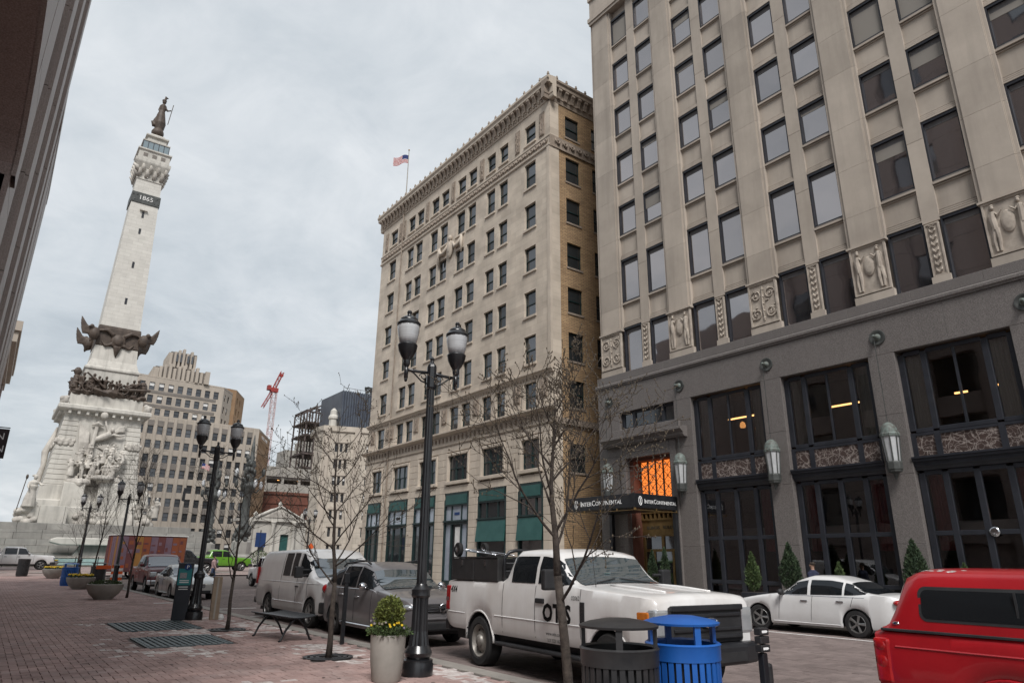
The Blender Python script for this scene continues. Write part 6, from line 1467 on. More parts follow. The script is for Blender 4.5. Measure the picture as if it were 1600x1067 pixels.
for sd_ in (-1, 1):
    side_text(t, q, 'OTIS', 2.22, .985, .35, sd_, 'black_letter', par=b, spacing=1.05, bold=.014)
    side_text(t, q, '4X4', 5.74, 1.235, .15, sd_, 'black_letter', par=b, bold=.004)
    side_text(t, q, 'www.otis.com', 2.3, .70, .075, sd_, 'black_letter', par=b); side_text(t, q, '317 327 1634', 2.3, .60, .075, sd_, 'black_letter', par=b)
    side_text(t, q, '02062', 1.72, 1.235, .085, sd_, 'black_letter', par=b)
    x = sd_*(q.hx(1.54, 1.05)+.004); o = MB().cbox((x, y0+1.54, 1.02), (.02, .11, .34)).build('fender_badge', 'plastic', b, bevel=.008)
    mb = MB(); text_mb(mb, 'F-250', .085, frame_m((x+sd_*.012, y0+1.54, 1.02), (0, 0, 1), (0, -sd_, 0)), .004); mb.build('lettering', 'chrome', o)
mb = MB(); text_mb(mb, 'SUPER DUTY', .13, frame_m((0, y0+.22, 1.345), (1, 0, 0), (0, 1, 0)), .012, 1.2); mb.v = [(p[0], p[1], q.topz(p[1]+q.L/2, p[0])+.004) for p in mb.v]; mb.build('lettering', 'paint_white', b)
for sd_ in (-1, 1): MB().tube([(sd_*.45, y0+s, q.topz(s, .45)+.004) for s in (.3, .7, 1.0, 1.3, 1.52)], [.02, .035, .04, .035, .02], 6).build('bonnet_rib', 'paint_truck', b, True)
for sd_ in (-1, 1): MB().tube([(sd_*.55, y0+1.73, q.topz(1.73, .55)+.02), (sd_*.05, y0+1.9, q.topz(1.9, .05)+.02)], .012, 4).build('wiper', 'plastic', b)
MB().cbox((-.1, y0+2.05, q.topz(2.05, .1)+.012), (.1, .08, .004)).build('windscreen_sticker', 'teal_water', b)
mb = MB(); mb.tube([(-.75, y0+1.5, 1.36), (-.75, y0+1.6, 1.95)], .006, 4); mb.build('aerial', 'plastic', t)
# toolboxes, headache rack and hand truck on the bed
TW = (8.226, 9.12, ST)
t.scale = (1, .92, 1)
def bed_thing(name, label, cat, group=None):
    o = thing(name, label, cat, TW, R(-3.4), group); o.scale = (1, .92, 1); return o
for k, (s0, s1) in enumerate(((4.08, 4.98), (5.0, 5.9))):
    tt = bed_thing('toolbox', ['black steel toolbox on the truck bed next to the cab', 'black steel toolbox at the tail end of the white truck bed'][k], 'toolbox', 'toolboxes on the white truck')
    MB().box(-.985, y0+s0, 1.41, -.45, y0+s1, 1.80).build('case', 'worn_black', tt, bevel=.015); MB().box(-.995, y0+(s0+s1)/2-.03, 1.66, -.98, y0+(s0+s1)/2+.03, 1.76).build('latch', 'chrome', tt); MB().box(-.995, y0+s0, 1.805, -.44, y0+s1, 1.825).build('lid', 'worn_black', tt)
tt = bed_thing('toolbox', 'long black toolbox on the street side of the white truck bed', 'toolbox', 'toolboxes on the white truck')
MB().box(.45, y0+4.1, 1.41, .985, y0+5.9, 1.80).build('case', 'worn_black', tt, bevel=.015); MB().box(.44, y0+4.1, 1.805, .99, y0+5.9, 1.825).build('lid', 'worn_black', tt)
mb = MB(); 
for sd_ in (-1, 1): mb.tube([(sd_*.9, y0+3.98, 1.36), (sd_*.9, y0+3.98, 1.80), (sd_*.82, y0+3.95, 1.90), (sd_*.7, y0+3.93, 1.93), (0, y0+3.93, 1.93)], .03, 6)
for k in range(3): mb.tube([(-.88, y0+3.99, 1.45+.13*k), (.88, y0+3.99, 1.45+.13*k)], .018, 5)
mb.build('headache_rack', 'black_paint', t, True)
t2 = bed_thing('hand_truck', 'hand truck with black wheels lying on the toolboxes', 'hand truck')
for xx_, yy_ in ((-.85, y0+5.88), (-.30, y0+5.80)):
    o = MB().lathe([(.05, -.035), (.125, -.04), (.135, -.02), (.135, .02), (.125, .04), (.05, .035)], 18, (xx_, yy_, 1.96), ax=0).build('wheel', 'rubber', t2, 40); MB().lathe([(.06, -.042), (.015, -.05)], 12, (xx_, yy_, 1.96), ax=0).build('hub', 'chrome', o)
mb = MB(); mb.tube([(-.85, y0+5.88, 1.96), (-.3, y0+5.80, 1.96)], .012, 5)
for x in (-.78, -.38): mb.tube([(x, y0+5.85, 1.95), (x, y0+4.5, 1.85)], .014, 5)
for k in range(4): mb.tube([(-.78, y0+5.7-.3*k, 1.935-.022*k), (-.38, y0+5.7-.3*k, 1.935-.022*k)], .012, 5)
mb.build('frame', 'chrome', t2, True)
# ---- dark grey crossover
q = Shape(4.80, [(0, .58), (.06, .70), (.22, .84), (.6, .925), (1.2, .94), (3.9, .94), (4.5, .90), (4.75, .80), (4.8, .74)], [(0, .74), (.06, .84), (.2, .93), (.9, 1.04), (1.35, 1.09), (1.8, 1.08), (3.6, 1.12), (4.4, 1.16), (4.7, 1.08), (4.8, .95)],
          [(0, .7), (1.15, 1.04), (2.05, 1.60), (2.5, 1.69), (3.2, 1.70), (3.9, 1.64), (4.3, 1.56), (4.72, 1.14), (4.8, .9)], [(0, .36), (.25, .26), (4.5, .27), (4.8, .42)], [.93, 3.76], .40, .78, .07, .07)
t, b = car_base('crossover_car', 'dark grey crossover parked behind the white service truck', 'car', q, (8.15, 15.65), R(-1), 'paint_grey', .36, .23, 'five', CARG, [(1.62, 2.48), (2.56, 3.42), (3.50, 4.22)], (1.22, 2.02), (4.34, 4.70))
y0 = -q.L/2
for sd_ in (-1, 1):
    o = MB().ell((sd_*.66, y0+.30, .80), (.22, .26, .085), 14, 8).build('headlight', 'lamp_clear', t, True); MB().ell((sd_*.70, y0+.22, .80), (.07, .12, .06), 8, 6).build('headlight_lens', 'chrome', o, True)
    MB().ell((sd_*.82, -y0-.18, 1.02), (.10, .14, .12), 10, 8).build('tail_light', 'lamp_red', t, True)
    MB().tube([(sd_*.66, y0+2.3, q.topz(2.3, .66)+.05), (sd_*.68, y0+2.5, q.topz(2.5, .68)+.07), (sd_*.68, y0+3.7, q.topz(3.7, .68)+.07), (sd_*.66, y0+3.9, q.topz(3.9, .66)+.03)], .022, 6).build('roof_rail', 'plastic', t, True)
    for s in (1.60, 2.52, 3.48): q.seam(s, sd_).build('door_seam', 'plastic', b)
    q.stripe(.34, 1.42, 3.28, sd_, .02).build('sill_trim', 'chrome', b); q.stripe(1.10, 1.62, 4.2, sd_, .007).build('window_trim', 'chrome', b)
    MB().ell((sd_*.55, y0+.10, .44), (.09, .06, .055), 10, 6).build('fog_lamp', 'lamp_clear', t, True)
mb = MB()
for k in range(4): mb.box(-.46, y0-.02, .70+.05*k, .46, y0+.10, .715+.05*k+.012)
g = mb.build('grille', 'chrome', t); MB().lathe([(.055, -.03), (.09, -.035), (.09, -.01), (.055, -.01)], 20, (0, y0-.0, .79), ax=1, cap=False).build('emblem', 'chrome', g, True); MB().box(-.11, y0-.045, .775, .11, y0-.02, .805).build('emblem_bar', 'chrome', g)
MB().box(-.62, y0-.015, .33, .62, y0+.2, .52).build('lower_intake', 'plastic', t, bevel=.04); MB().box(-.60, y0-.03, .545, .60, y0+.1, .60).build('bumper_blade', 'paint_grey', t, bevel=.025)
mirror(t, q, 1.85, 1.10, 'chrome'); handle(t, q, 2.38, .93, 'chrome'); handle(t, q, 3.32, .95, 'chrome')
# ---- white van
q = Shape(5.70, [(0, .86), (.08, .93), (.4, .98), (.8, 1.0), (5.4, 1.0), (5.7, .96)], [(0, .95), (.08, 1.05), (.2, 1.10), (.75, 1.22), (1.0, 1.25), (5.6, 1.25), (5.7, 1.22)], [(0, .9), (.78, 1.22), (1.55, 1.90), (1.9, 2.0), (2.4, 2.02), (5.3, 2.0), (5.6, 1.92), (5.7, 1.7)], [(0, .42), (.3, .34), (5.5, .36), (5.7, .45)], [.98, 4.42], .43, .85, .05, .05)
t, b = car_base('cargo_van', 'dusty white cargo van parked behind the bench', 'van', q, (8.3, 20.7), 0, 'paint_white', .37, .24, 'five', CARG, [(1.28, 1.98), (2.2, 2.62), (2.72, 3.30)], (.86, 1.50), None)
y0 = -q.L/2
mb = MB(); mb.box(-.93, y0-.05, .72, .93, y0+.09, 1.02); g = mb.build('grille', 'black_paint', t, bevel=.02)
for sd_ in (-1, 1):
    a, c_ = sorted((sd_*.60, sd_*.84)); h = MB().box(a, y0-.085, .84, c_, y0-.0, .99).build('headlight', 'lamp_clear', t, bevel=.015)
    a, c_ = sorted((sd_*.52, sd_*.92)); MB().box(a, y0-.08, .74, c_, y0+.05, .815).build('turn_signal', 'lamp_amber', h, bevel=.01)
    for s in (1.22, 2.05, 3.42): q.seam(s, sd_, z1=1.9 if s > 2 else None).build('door_seam', 'plastic', b)
    q.stripe(.60, 1.45, 3.95, sd_, .010).build('body_crease', 'paint_white', b); q.stripe(1.12, .4, 5.6, sd_, .008).build('body_crease', 'paint_white', b)
    handle(t, q, 2.0, 1.02, 'plastic') if sd_ > 0 else None
    a, c_ = sorted((sd_*.92, sd_*1.0)); MB().box(a, -y0-.10, 1.0, c_, -y0+.01, 1.5).build('tail_light', 'lamp_red', t)
for z in (.84, .92): MB().box(-.55, y0-.075, z, .55, y0-.03, z+.03).build('grille_bar', 'plastic', g)
mb = MB(); mb.prism([(-1.0, y0+.1), (-.95, y0-.12), (.95, y0-.12), (1.0, y0+.1), (1.0, y0+.3), (-1, y0+.3)], .40, .68, 2); mb.build('front_bumper', 'plastic', t, bevel=.04); MB().box(-.95, -y0-.1, .42, .95, -y0+.16, .60).build('rear_bumper', 'plastic', t, bevel=.03)
mirror(t, q, 1.32, 1.34, 'plastic', True)
for sd_ in (-1, 1): MB().tube([(sd_*.5, y0+.9, q.topz(.9, .5)+.02), (sd_*.1, y0+1.05, q.topz(1.05, .1)+.02)], .012, 4).build('wiper', 'plastic', b)
# ---- sedans
def sedan(label, loc, rz, paint, style, L=4.9, group=CARG, steer=0):
    q = Shape(L, [(0, .52), (.05, .66), (.2, .80), (.55, .895), (1.1, .915), (3.9, .915), (4.5, .88), (L-.06, .74), (L, .62)], [(0, .60), (.06, .68), (.25, .76), (.9, .88), (1.35, .94), (1.9, .93), (3.7, .97), (4.2, 1.02), (L-.15, .99), (L, .84)],
              [(0, .58), (1.2, .90), (2.1, 1.38), (2.5, 1.45), (3.1, 1.45), (3.6, 1.38), (4.35, 1.02), (L, .8)], [(0, .30), (.25, .20), (L-.3, .22), (L, .40)], [.95, .95+2.78], .37, .74, .08, .05)
    t, b = car_base('sedan', label, 'car', q, loc, rz, paint, .33, .22, style, group, [(1.62, 2.46), (2.55, 3.42), (3.48, 4.02)], (1.28, 2.08), (3.62, 4.28), steer)
    y0 = -L/2
    for sd_ in (-1, 1):
        o = MB().ell((sd_*.66, y0+.28, .66), (.20, .24, .075), 12, 8).build('headlight', 'lamp_clear', t, True); MB().ell((sd_*.80, y0+.50, .68), (.06, .10, .05), 8, 6).build('turn_signal', 'lamp_amber', o, True)
        MB().ell((sd_*.72, -y0-.12, .86), (.16, .12, .075), 10, 8).build('tail_light', 'lamp_red', t, True)
        for s in (1.55, 2.50, 3.62): q.seam(s, sd_, lean=.1).build('door_seam', 'plastic', b)
        q.stripe(.95, 1.6, 4.0, sd_, .008).build('window_trim', 'chrome', b); q.stripe(.27, 1.4, 3.3, sd_, .014).build('sill_trim', paint, b)
    mb = MB(); mb.box(-.34, y0-.02, .50, .34, y0+.1, .66)
    g = mb.build('grille', 'plastic', t, bevel=.02)
    for k in range(3): MB().box(-.32, y0-.03, .53+.05*k, .32, y0, .545+.05*k).build('grille_bar', 'chrome', g)
    MB().box(-.6, y0-.015, .26, .6, y0+.2, .40).build('lower_intake', 'plastic', t, bevel=.03)
    mirror(t, q, 1.75, .95, 'plastic'); handle(t, q, 2.36, .82, 'chrome'); handle(t, q, 3.36, .84, 'chrome')
    return t
sedan('silver-white sedan parked just beyond the parking pay station', (7.85, 35.9), 0, 'paint_silver', 'ten')
sedan('pearl white sedan parked across the street before the hotel windows', (18.85, 10.75), pi, 'paint_white', 'five', 4.86, steer=R(14))
# ---- pickups further off
def pickup(label, loc, rz, paint, name='pickup_truck', grp=CARG, style='five', trim='chrome', front=True):
    q = truck_shape(5.9, 1.16, 1.26, 1.90, .98, 1.55, 2.25, 3.65, 3.9, 4.0, (.95, 4.6), .47, .48, 1.26, .80)
    t, b = car_base(name, label, 'pickup truck', q, loc, rz, paint, .39, .26, style, grp, [(1.85, 2.75), (2.84, 3.72)], (1.62, 2.22), (3.88, 3.97), uz=(.34, .62))
    y0 = -q.L/2
    mb = MB(); mb.box(-.62, y0-.04, .68, .62, y0+.1, 1.06); g = mb.build('grille', 'plastic', t, bevel=.04)
    for z in (.76, .86, .96): MB().box(-.60, y0-.065, z, .60, y0-.02, z+.035).build('grille_bar', trim, g)
    for sd_ in (-1, 1):
        a, c_ = sorted((sd_*.62, sd_*.93)); MB().box(a, y0-.02, .82, c_, y0+.28, 1.06).build('headlight', 'lamp_clear', t, bevel=.03)
        a, c_ = sorted((sd_*.90, sd_*.985)); MB().box(a, -y0-.14, .78, c_, -y0+.012, 1.16).build('tail_light', 'lamp_red', t, bevel=.02)
        for s in (1.55, 2.8, 3.82): q.seam(s, sd_).build('door_seam', 'plastic', b)
    mb = MB(); mb.prism([(-.98, y0+.1), (-.88, y0-.12), (.88, y0-.12), (.98, y0+.1), (.98, y0+.3), (-.98, y0+.3)], .42, .66, 2); mb.build('front_bumper', trim if paint != 'paint_black' else 'plastic', t, bevel=.04)
    MB().box(-.9, -y0-.05, .46, .9, -y0+.15, .64).build('rear_bumper', trim, t, bevel=.03)
    mirror(t, q, 1.95, 1.30, paint); handle(t, q, 2.66, 1.08, trim); handle(t, q, 3.62, 1.08, trim)
    return t, q, b
pickup('maroon pickup parked behind the silver-white sedan', (8.0, 43.0), 0, 'paint_maroon')
t, q, b = pickup('white pickup with a bed cap driving past at the far left', (2.4, 76.2), R(90), 'paint_white', grp=None, trim='plastic')
mb = MB(); mb.prism([(1.05, 1.24), (1.10, 1.80), (1.25, 1.88), (2.80, 1.86), (2.93, 1.24)], -.86, .86, 0); mb.build('bed_cap', 'paint_white', t, bevel=.05)
MB().box(-.872, 1.3, 1.40, .872, 2.7, 1.72).build('cap_window', 'pane_screen', t)
pickup('lime green pickup driving round the circle', (18.3, 71.5), R(90), 'paint_green', grp=None, trim='plastic')
t, q, b = pickup('black pickup with a covered bed at the circle', (13.9, 66.5), R(90), 'paint_black', grp=None, trim='plastic')
# ---- red pickup with bed cap at the lower right
q = truck_shape(5.4, 1.08, 1.14, 1.72, .93, 1.5, 2.15, 2.9, 3.1, 3.2, (.92, 4.28), .44, .46, 1.14, .80)
t, b = car_base('pickup_truck', 'red pickup with a matching bed cap parked at the lower right', 'pickup truck', q, (8.2, .98), 0, 'paint_red', .37, .25, 'five', CARG, [(1.8, 2.9)], (1.56, 2.12), None, uz=(.34, .6))
y0 = -q.L/2
S2 = Shape(2.1, [(0, .90), (2.0, .90), (2.1, .88)], [(0, 1.15), (2.1, 1.15)], [(0, 1.66), (.3, 1.70), (1.75, 1.70), (1.9, 1.65), (2.1, 1.16)], [(0, 1.145), (2.1, 1.145)], [], .1, .87, .07, .03); S2.rw = 0
mb = MB(); S2.body(mb); mb.v = [(x, y+y0+3.22+1.05+.02, z) for x, y, z in mb.v]; cp = mb.build('bed_cap', 'paint_red', t, 50)
for sd_ in (-1, 1):
    def cap_patch(s0, s1, z0, z1, off, mname, nm, par, rr=.07):
        n = 28; m1 = MB(); pts = []
        cx_, cz_ = (s0+s1)/2, (z0+z1)/2; a_, b_ = (s1-s0)/2, (z1-z0)/2
        for cxs, czs, a0_ in ((1, 1, 0), (-1, 1, pi/2), (-1, -1, pi), (1, -1, 1.5*pi)):
            for i in range(7): an = a0_+pi/2*i/6; pts.append((cx_+cxs*(a_-rr)+rr*cos(an), cz_+czs*(b_-rr)+rr*sin(an)))
        rows_ = [(cx_, cz_)]+pts; vs = [(sd_*(S2.hx(s, z)+off), s-1.05+y0+3.22+1.07, z) for s, z in rows_]
        m1.add(vs, [(0, 1+i, 1+(i+1) % len(pts)) if sd_ < 0 else (0, 1+(i+1) % len(pts), 1+i) for i in range(len(pts))]); return m1.build(nm, mname, par)
    o = cap_patch(.15, 1.72, 1.24, 1.555, .004, 'plastic', 'cap_window_frame', cp); cap_patch(.18, 1.69, 1.27, 1.525, .009, 'pane_car', 'cap_window', o, .055)
    MB().cbox((sd_*(S2.hx(.9, 1.4)+.011), .9-1.05+y0+4.29, 1.40), (.012, .018, .25)).build('slider_bar', 'plastic', o)
    MB().ell((sd_*(S2.hx(1.93, 1.21)+.004), 1.95-1.05+y0+4.29, 1.205), (.008, .035, .018), 10, 6).build('cap_badge', 'chrome', cp, True)
    m1 = MB(); m1.tube([(sd_*.905, y0+3.24, 1.148), (sd_*.905, y0+5.32, 1.148)], .014, 5); m1.build('cap_seal', 'plastic', cp)
    a, c_ = sorted((sd_*.86, sd_*.937)); tl = MB().box(a, -y0-.15, .66, c_, -y0+.015, 1.07).build('tail_light', 'lamp_red', t, bevel=.03); MB().ell((sd_*.925, -y0-.06, .86), (.02, .07, .07), 10, 7).build('light_lens', 'lamp_red', tl, True); MB().ell((sd_*.925, -y0-.06, 1.0), (.02, .07, .055), 10, 7).build('light_lens', 'lamp_red', tl, True)
    q.stripe(1.0, 3.2, 5.2, sd_, .010).build('body_crease', 'paint_red', b)
MB().box(-.8, -y0-.05, .42, .8, -y0+.14, .58).build('rear_bumper', 'chrome', t, bevel=.03); MB().box(-.8, -y0-.02, .64, .8, -y0+.012, 1.1).build('tailgate', 'paint_red', t, bevel=.02)
mirror(t, q, 1.9, 1.18, 'plastic')
for sd_ in (-1, 1):
    q.seam(3.2, sd_).build('bed_seam', 'plastic', b); q.stripe(.62, 3.25, 3.8, sd_, .006).build('body_crease', 'paint_red', b)
    mb = MB(); mb.tube([(sd_*(q.hx(4.28+.445*cos(pi*i/16), min(q.rw+.43*sin(pi*i/16)+.02, .95))+.005), y0+4.28+.445*cos(pi*i/16), q.rw+.435*sin(pi*i/16)) for i in range(17)], .018, 5); mb.build('arch_lip', 'paint_red', b, True)
rs = random.Random(12); mb = MB()       # bare patches where the cap's paint has flaked along its rear edge
for i in range(26):
    s_ = rs.uniform(1.35, 1.92); x_ = -rs.uniform(.55, .74); yy_ = s_-1.05+y0+4.29; pts = []
    for k in range(6): a = k*pi/3; pts.append((x_+rs.uniform(.006, .02)*cos(a), yy_+rs.uniform(.008, .05)*sin(a)))
    mb.add([(px_, py_, S2.topz(py_-y0-4.29+1.05, px_)+.003) for px_, py_ in pts], [tuple(range(6))])
stuff(mb.build('paint_flakes', 'white_paint', cp))
# ---- lime green off-roader across the street, white crossover further on
def suv(label, loc, rz, paint, boxy=True):
    q = Shape(4.5, [(0, .84), (.1, .90), (.5, .92), (4.4, .92), (4.5, .9)], [(0, 1.05), (.1, 1.12), (1.3, 1.18), (1.5, 1.2), (4.4, 1.2), (4.5, 1.18)], [(0, 1.0), (1.45, 1.16), (1.95, 1.82), (2.2, 1.86), (4.3, 1.84), (4.45, 1.75), (4.5, 1.4)], [(0, .5), (4.5, .5)], [.8, 3.5], .44, .88 if boxy else .8, .04, .04)
    t, b = car_base('sport_utility_car', label, 'car', q, loc, rz, paint, .38, .24, 'five', CARG, [(1.8, 2.6), (2.7, 3.5), (3.6, 4.3)], (1.5, 1.93), None)
    for sd_ in (-1, 1): MB().lathe([(.0, -.02), (.1, -.02), (.11, .02)], 14, (sd_*.66, -2.25, .92), ax=1).build('headlight', 'lamp_clear', t, True)
    MB().box(-.5, -2.29, .75, .5, -2.2, 1.05).build('grille', 'plastic', t); MB().box(-.9, -2.4, .45, .9, -2.1, .62).build('front_bumper', 'plastic', t); mirror(t, q, 1.75, 1.22, 'plastic')
    return t
suv('lime green off-road car across the street behind the white truck', (19.0, 25.8), pi, 'paint_green')
suv('white car far up the street beyond the van roof', (15.4, 46.5), pi, 'paint_white')
# ================================================================== STREET FURNITURE
# ---- twin-lantern street lamps
def make_lamp():
    t = thing('street_lamp', 'x', 'street lamp', (0, 0, 0), group='black twin-lantern street lamps', local=True)
    n = 32
    MB().lathe([(.235, 0), (.235, .16), (.225, .18), (.225, .22), (.17, .235), (.20, .27), (.21, .32), (.19, .36), (.155, .42)], n).build('base', 'black_metal', t, 35)
    MB().lathe([(.165, .40), (.128, .62), (.12, .95), (.122, 1.12)], n, flute=.10, cap=False).build('fluted_foot', 'black_metal', t)
    MB().lathe([(.13, 1.10), (.15, 1.13), (.145, 1.18), (.15, 1.22), (.10, 1.27), (.085, 1.30)], n).build('collar', 'black_metal', t, 35)
    MB().lathe([(.08, 1.28), (.062, 4.5)], 24, flute=.10).build('pole', 'black_metal', t)
    MB().lathe([(.07, 4.42), (.085, 4.46), (.085, 4.82), (.07, 4.86), (.035, 4.9), (.03, 4.94), (.045, 4.97), (.0, 5.02)], 8).build('head', 'black_metal', t)
    for s in (-1, 1):
        a = MB(); a.tube([(0, 0, 4.72), (s*.25, 0, 4.70), (s*.49, 0, 4.70)], .026, 6)
        a.tube([(s*.08, 0, 4.52), (s*.2, 0, 4.55), (s*.34, 0, 4.66), (s*.44, 0, 4.70)], .014, 5)
        a.tube([(s*(.16+.075*cos(k*.6)*(1-k*.05)), 0, 4.63+.06*sin(k*.6)*(1-k*.05)) for k in range(12)], .010, 4)
        a.tube([(s*.49, 0, 4.55), (s*.49, 0, 4.78)], .036, 8); a.ell((s*.49, 0, 4.53), (.03, .03, .045), 8, 6)
        arm = a.build('arm', 'black_metal', t, True)
        c = (s*.49, 0, 0)
        MB().lathe([(.045, 4.76), (.06, 4.80), (.055, 4.86), (.10, 4.92), (.15, 5.02), (.165, 5.10), (.17, 5.12), (.16, 5.14)], 16, c).build('lantern_cup', 'black_metal', arm, 35)
        MB().lathe([(.135, 5.13), (.165, 5.26), (.185, 5.38), (.19, 5.46), (.18, 5.50)], 28, c, flute=.025).build('lantern_glass', 'lamp_bowl', arm, True)
        MB().lathe([(.20, 5.48), (.205, 5.51), (.17, 5.55), (.15, 5.58), (.15, 5.595), (.09, 5.64), (.05, 5.655), (.035, 5.69), (.045, 5.72), (.03, 5.75), (.0, 5.76)], 20, c).build('lantern_cap', 'black_metal', arm, 35)
    return t
lamp = make_lamp()
LL = [((5.62, 9.85), 'tall black street lamp with twin glass lanterns nearest the white truck'), ((5.13, 21.75), 'black twin-lantern street lamp beside the parking pay station'), ((6.0, 43.5), 'black twin-lantern street lamp by the bowl planters'), ((5.65, 58.0), 'black twin-lantern street lamp behind the far blue bin'), ((23.6, 62.5), 'black twin-lantern street lamp far across the street by the carved building')]
for k, ((x, y), nm) in enumerate(LL):
    o = lamp if k == 0 else copy_tree(lamp); o.location = (x, y, G(y)); o['label'] = nm; o.rotation_euler.z = 0
# ---- slatted litter bins
def make_bin(label, m, h=.88, r=.35, lid=True, top=True):
    t = thing('litter_bin', label, 'litter bin', (0, 0, 0), group='slatted litter bins', local=True)
    ns = 30; sl = MB(); w = 2*pi*r/ns*.33
    prof = [(r*.90, .06), (r*.985, .12), (r, .30), (r, h-.10)]
    sl.add([(rr, s*w, z) for rr, z in prof for s in (-1, 1)]+[(rr-.014, s*w, z) for rr, z in prof for s in (-1, 1)], [(2*i, 2*i+1, 2*i+3, 2*i+2) for i in range(3)]+[(8+2*i+1, 8+2*i, 8+2*i+2, 8+2*i+3) for i in range(3)]+[(2*i+1, 8+2*i+1, 8+2*i+3, 2*i+3) for i in range(3)]+[(8+2*i, 2*i, 2*i+2, 8+2*i+2) for i in range(3)])
    me = sl.mesh('slat', m)
    for i in range(ns): inst('slat', me, t, (0, 0, 0), 2*pi*i/ns)
    MB().lathe([(r-.02, h-.14), (r+.008, h-.14), (r+.012, h-.02), (r+.02, h), (r, h+.015), (r-.03, h), (r-.03, h-.14)], 40, cap=False).build('rim', m, t, 40)
    MB().lathe([(r-.02, .50), (r+.006, .50), (r+.006, .55), (r-.02, .55), (r-.02, .50)], 40, cap=False).build('band', m, t)
    MB().lathe([(r*.86, .0), (r*.92, .02), (r*.92, .1), (r*.88, .12)], 32).build('foot', m, t)
    MB().lathe([(r-.05, .08), (r-.045, h-.06)], 28, cap=False).build('liner', 'plastic', t)
    MB().lathe([(r-.05, h-.25), (.01, h-.28)], 24, cap=False).build('bag', 'black_paint', t)
    if lid:
        for i in range(4): a = pi/4+i*pi/2; o = MB().box(-.018, -.03, h-.1, .018, .03, h+.20).build('lid_post', m, t); o.location = ((r-.02)*cos(a), (r-.02)*sin(a), 0); o.rotation_euler.z = a
        MB().lathe([(r+.015, h+.175), (r+.02, h+.195), (r*.8, h+.225), (r*.4, h+.25), (.01, h+.255)], 40).build('lid', m, t, 40)
    return t
b = make_bin('black slatted litter bin with domed lid in the foreground', 'worn_black', .90); b.location = (4.90, 4.86, 0)
b = make_bin('bright blue slatted recycling bin with domed lid in the foreground', 'blue_paint', .90); b.location = (5.72, 4.80, 0); b.rotation_euler.z = .35
b = make_bin('distant blue slatted bin beside the yellow flower bowls', 'blue_paint', 1.0, .42, True); b.location = (4.35, 48.6, G(48.6))
b = make_bin('distant black slatted bin behind the flower bowls', 'worn_black', 1.0, .42, True); b.location = (6.0, 50.5, G(50.5))
b = make_bin('lone black slatted bin at the far left by the crossing', 'worn_black', 1.15, .36, False); b.location = (2.55, 60.5, G(60.5))
# ---- dockless post beside the blue bin
t = thing('sign_post', 'short black post with small plates right of the blue bin', 'post', (6.62, 4.52, 0), rz=.0, local=True)
MB().box(-.04, -.035, 0, .04, .035, .78).build('post', 'black_paint', t, bevel=.01); MB().box(.04, -.03, .1, .13, .03, .68).build('side_panel', 'worn_black', t, bevel=.03)
for z in (.79, .87, .95): MB().box(-.075, -.05, z, .075, .03, z+.07).build('plate', 'worn_black', t, bevel=.008)
for z in (.825, .985):
    mb = MB(); mb.add([(-.05, -.052, z-.012), (.03, -.052, z-.012), (.05, -.052, z), (.03, -.052, z+.012), (-.05, -.052, z+.012)], [(0, 1, 2, 3, 4)]); mb.build('arrow', 'white_letter', t)
# ---- bench
t = thing('bench', 'black backless metal bench with arched crossing legs', 'bench', (5.62, 15.9, 0), R(4), local=True)
n = 15
for i in range(n):
    x = lerp(-.36, .36, i/(n-1)); z = .46+.30*x*x
    MB().box(x-.018, -.92, z-.012, x+.018, .92, z+.012).build('seat_slat', 'black_paint', t, bevel=.006)
for y in (-.72, .72):
    for s in (-1, 1):
        MB().tube([(s*.02, y, .45), (s*.12, y, .36), (s*.24, y, .20), (s*.32, y, .03), (s*.36, y, .0)], [.026, .025, .022, .022, .028], 6).build('leg', 'black_paint', t, True)
    MB().tube([(-.36, y, .475), (-.15, y, .445), (0, y, .435), (.15, y, .445), (.36, y, .475)], .022, 6).build('seat_bearer', 'black_paint', t, True)
t = thing('kerb_post', 'slim black parking post at the kerb behind the bench', 'post', (6.25, 14.1, 0), local=True); MB().box(-.04, -.03, 0, .04, .03, 1.18).build('post', 'black_paint', t, bevel=.01); MB().box(-.06, -.04, 1.18, .06, .04, 1.38).build('head', 'black_paint', t, bevel=.015)
# ---- foliage helper: many small leaf faces in a volume
def leaves(mb, c, r, n, size, seed=0, cone=False, up=.3):
    rr = random.Random(seed)
    for i in range(n):
        while True:
            p = Vector((rr.uniform(-1, 1), rr.uniform(-1, 1), rr.uniform(-1, 1)))
            if p.length <= 1 and (p.length > .55 or rr.random() < .25): break
        if cone: k = .06+.94*(1-(p.z+1)/2)**.8; p = Vector((p.x*k, p.y*k, p.z))
        b = 1+.22*noise.noise(Vector((p.x*3, p.y*3, p.z*3+seed)))
        q = Vector((c[0]+p.x*r[0]*b, c[1]+p.y*r[1]*b, c[2]+p.z*r[2])); d = (Vector((p.x, p.y, up))+Vector((rr.uniform(-.7, .7), rr.uniform(-.7, .7), rr.uniform(-.5, .9)))).normalized()
        u = d.cross(Vector((rr.uniform(-1, 1), rr.uniform(-1, 1), rr.uniform(-1, 1)))).normalized(); s = size*rr.uniform(.6, 1.4)
        mb.add([tuple(q-u*s*.35), tuple(q+d*s*.6-u*s*.2), tuple(q+d*s*1.3), tuple(q+d*s*.5+u*s*.35)], [(0, 1, 2, 3)])
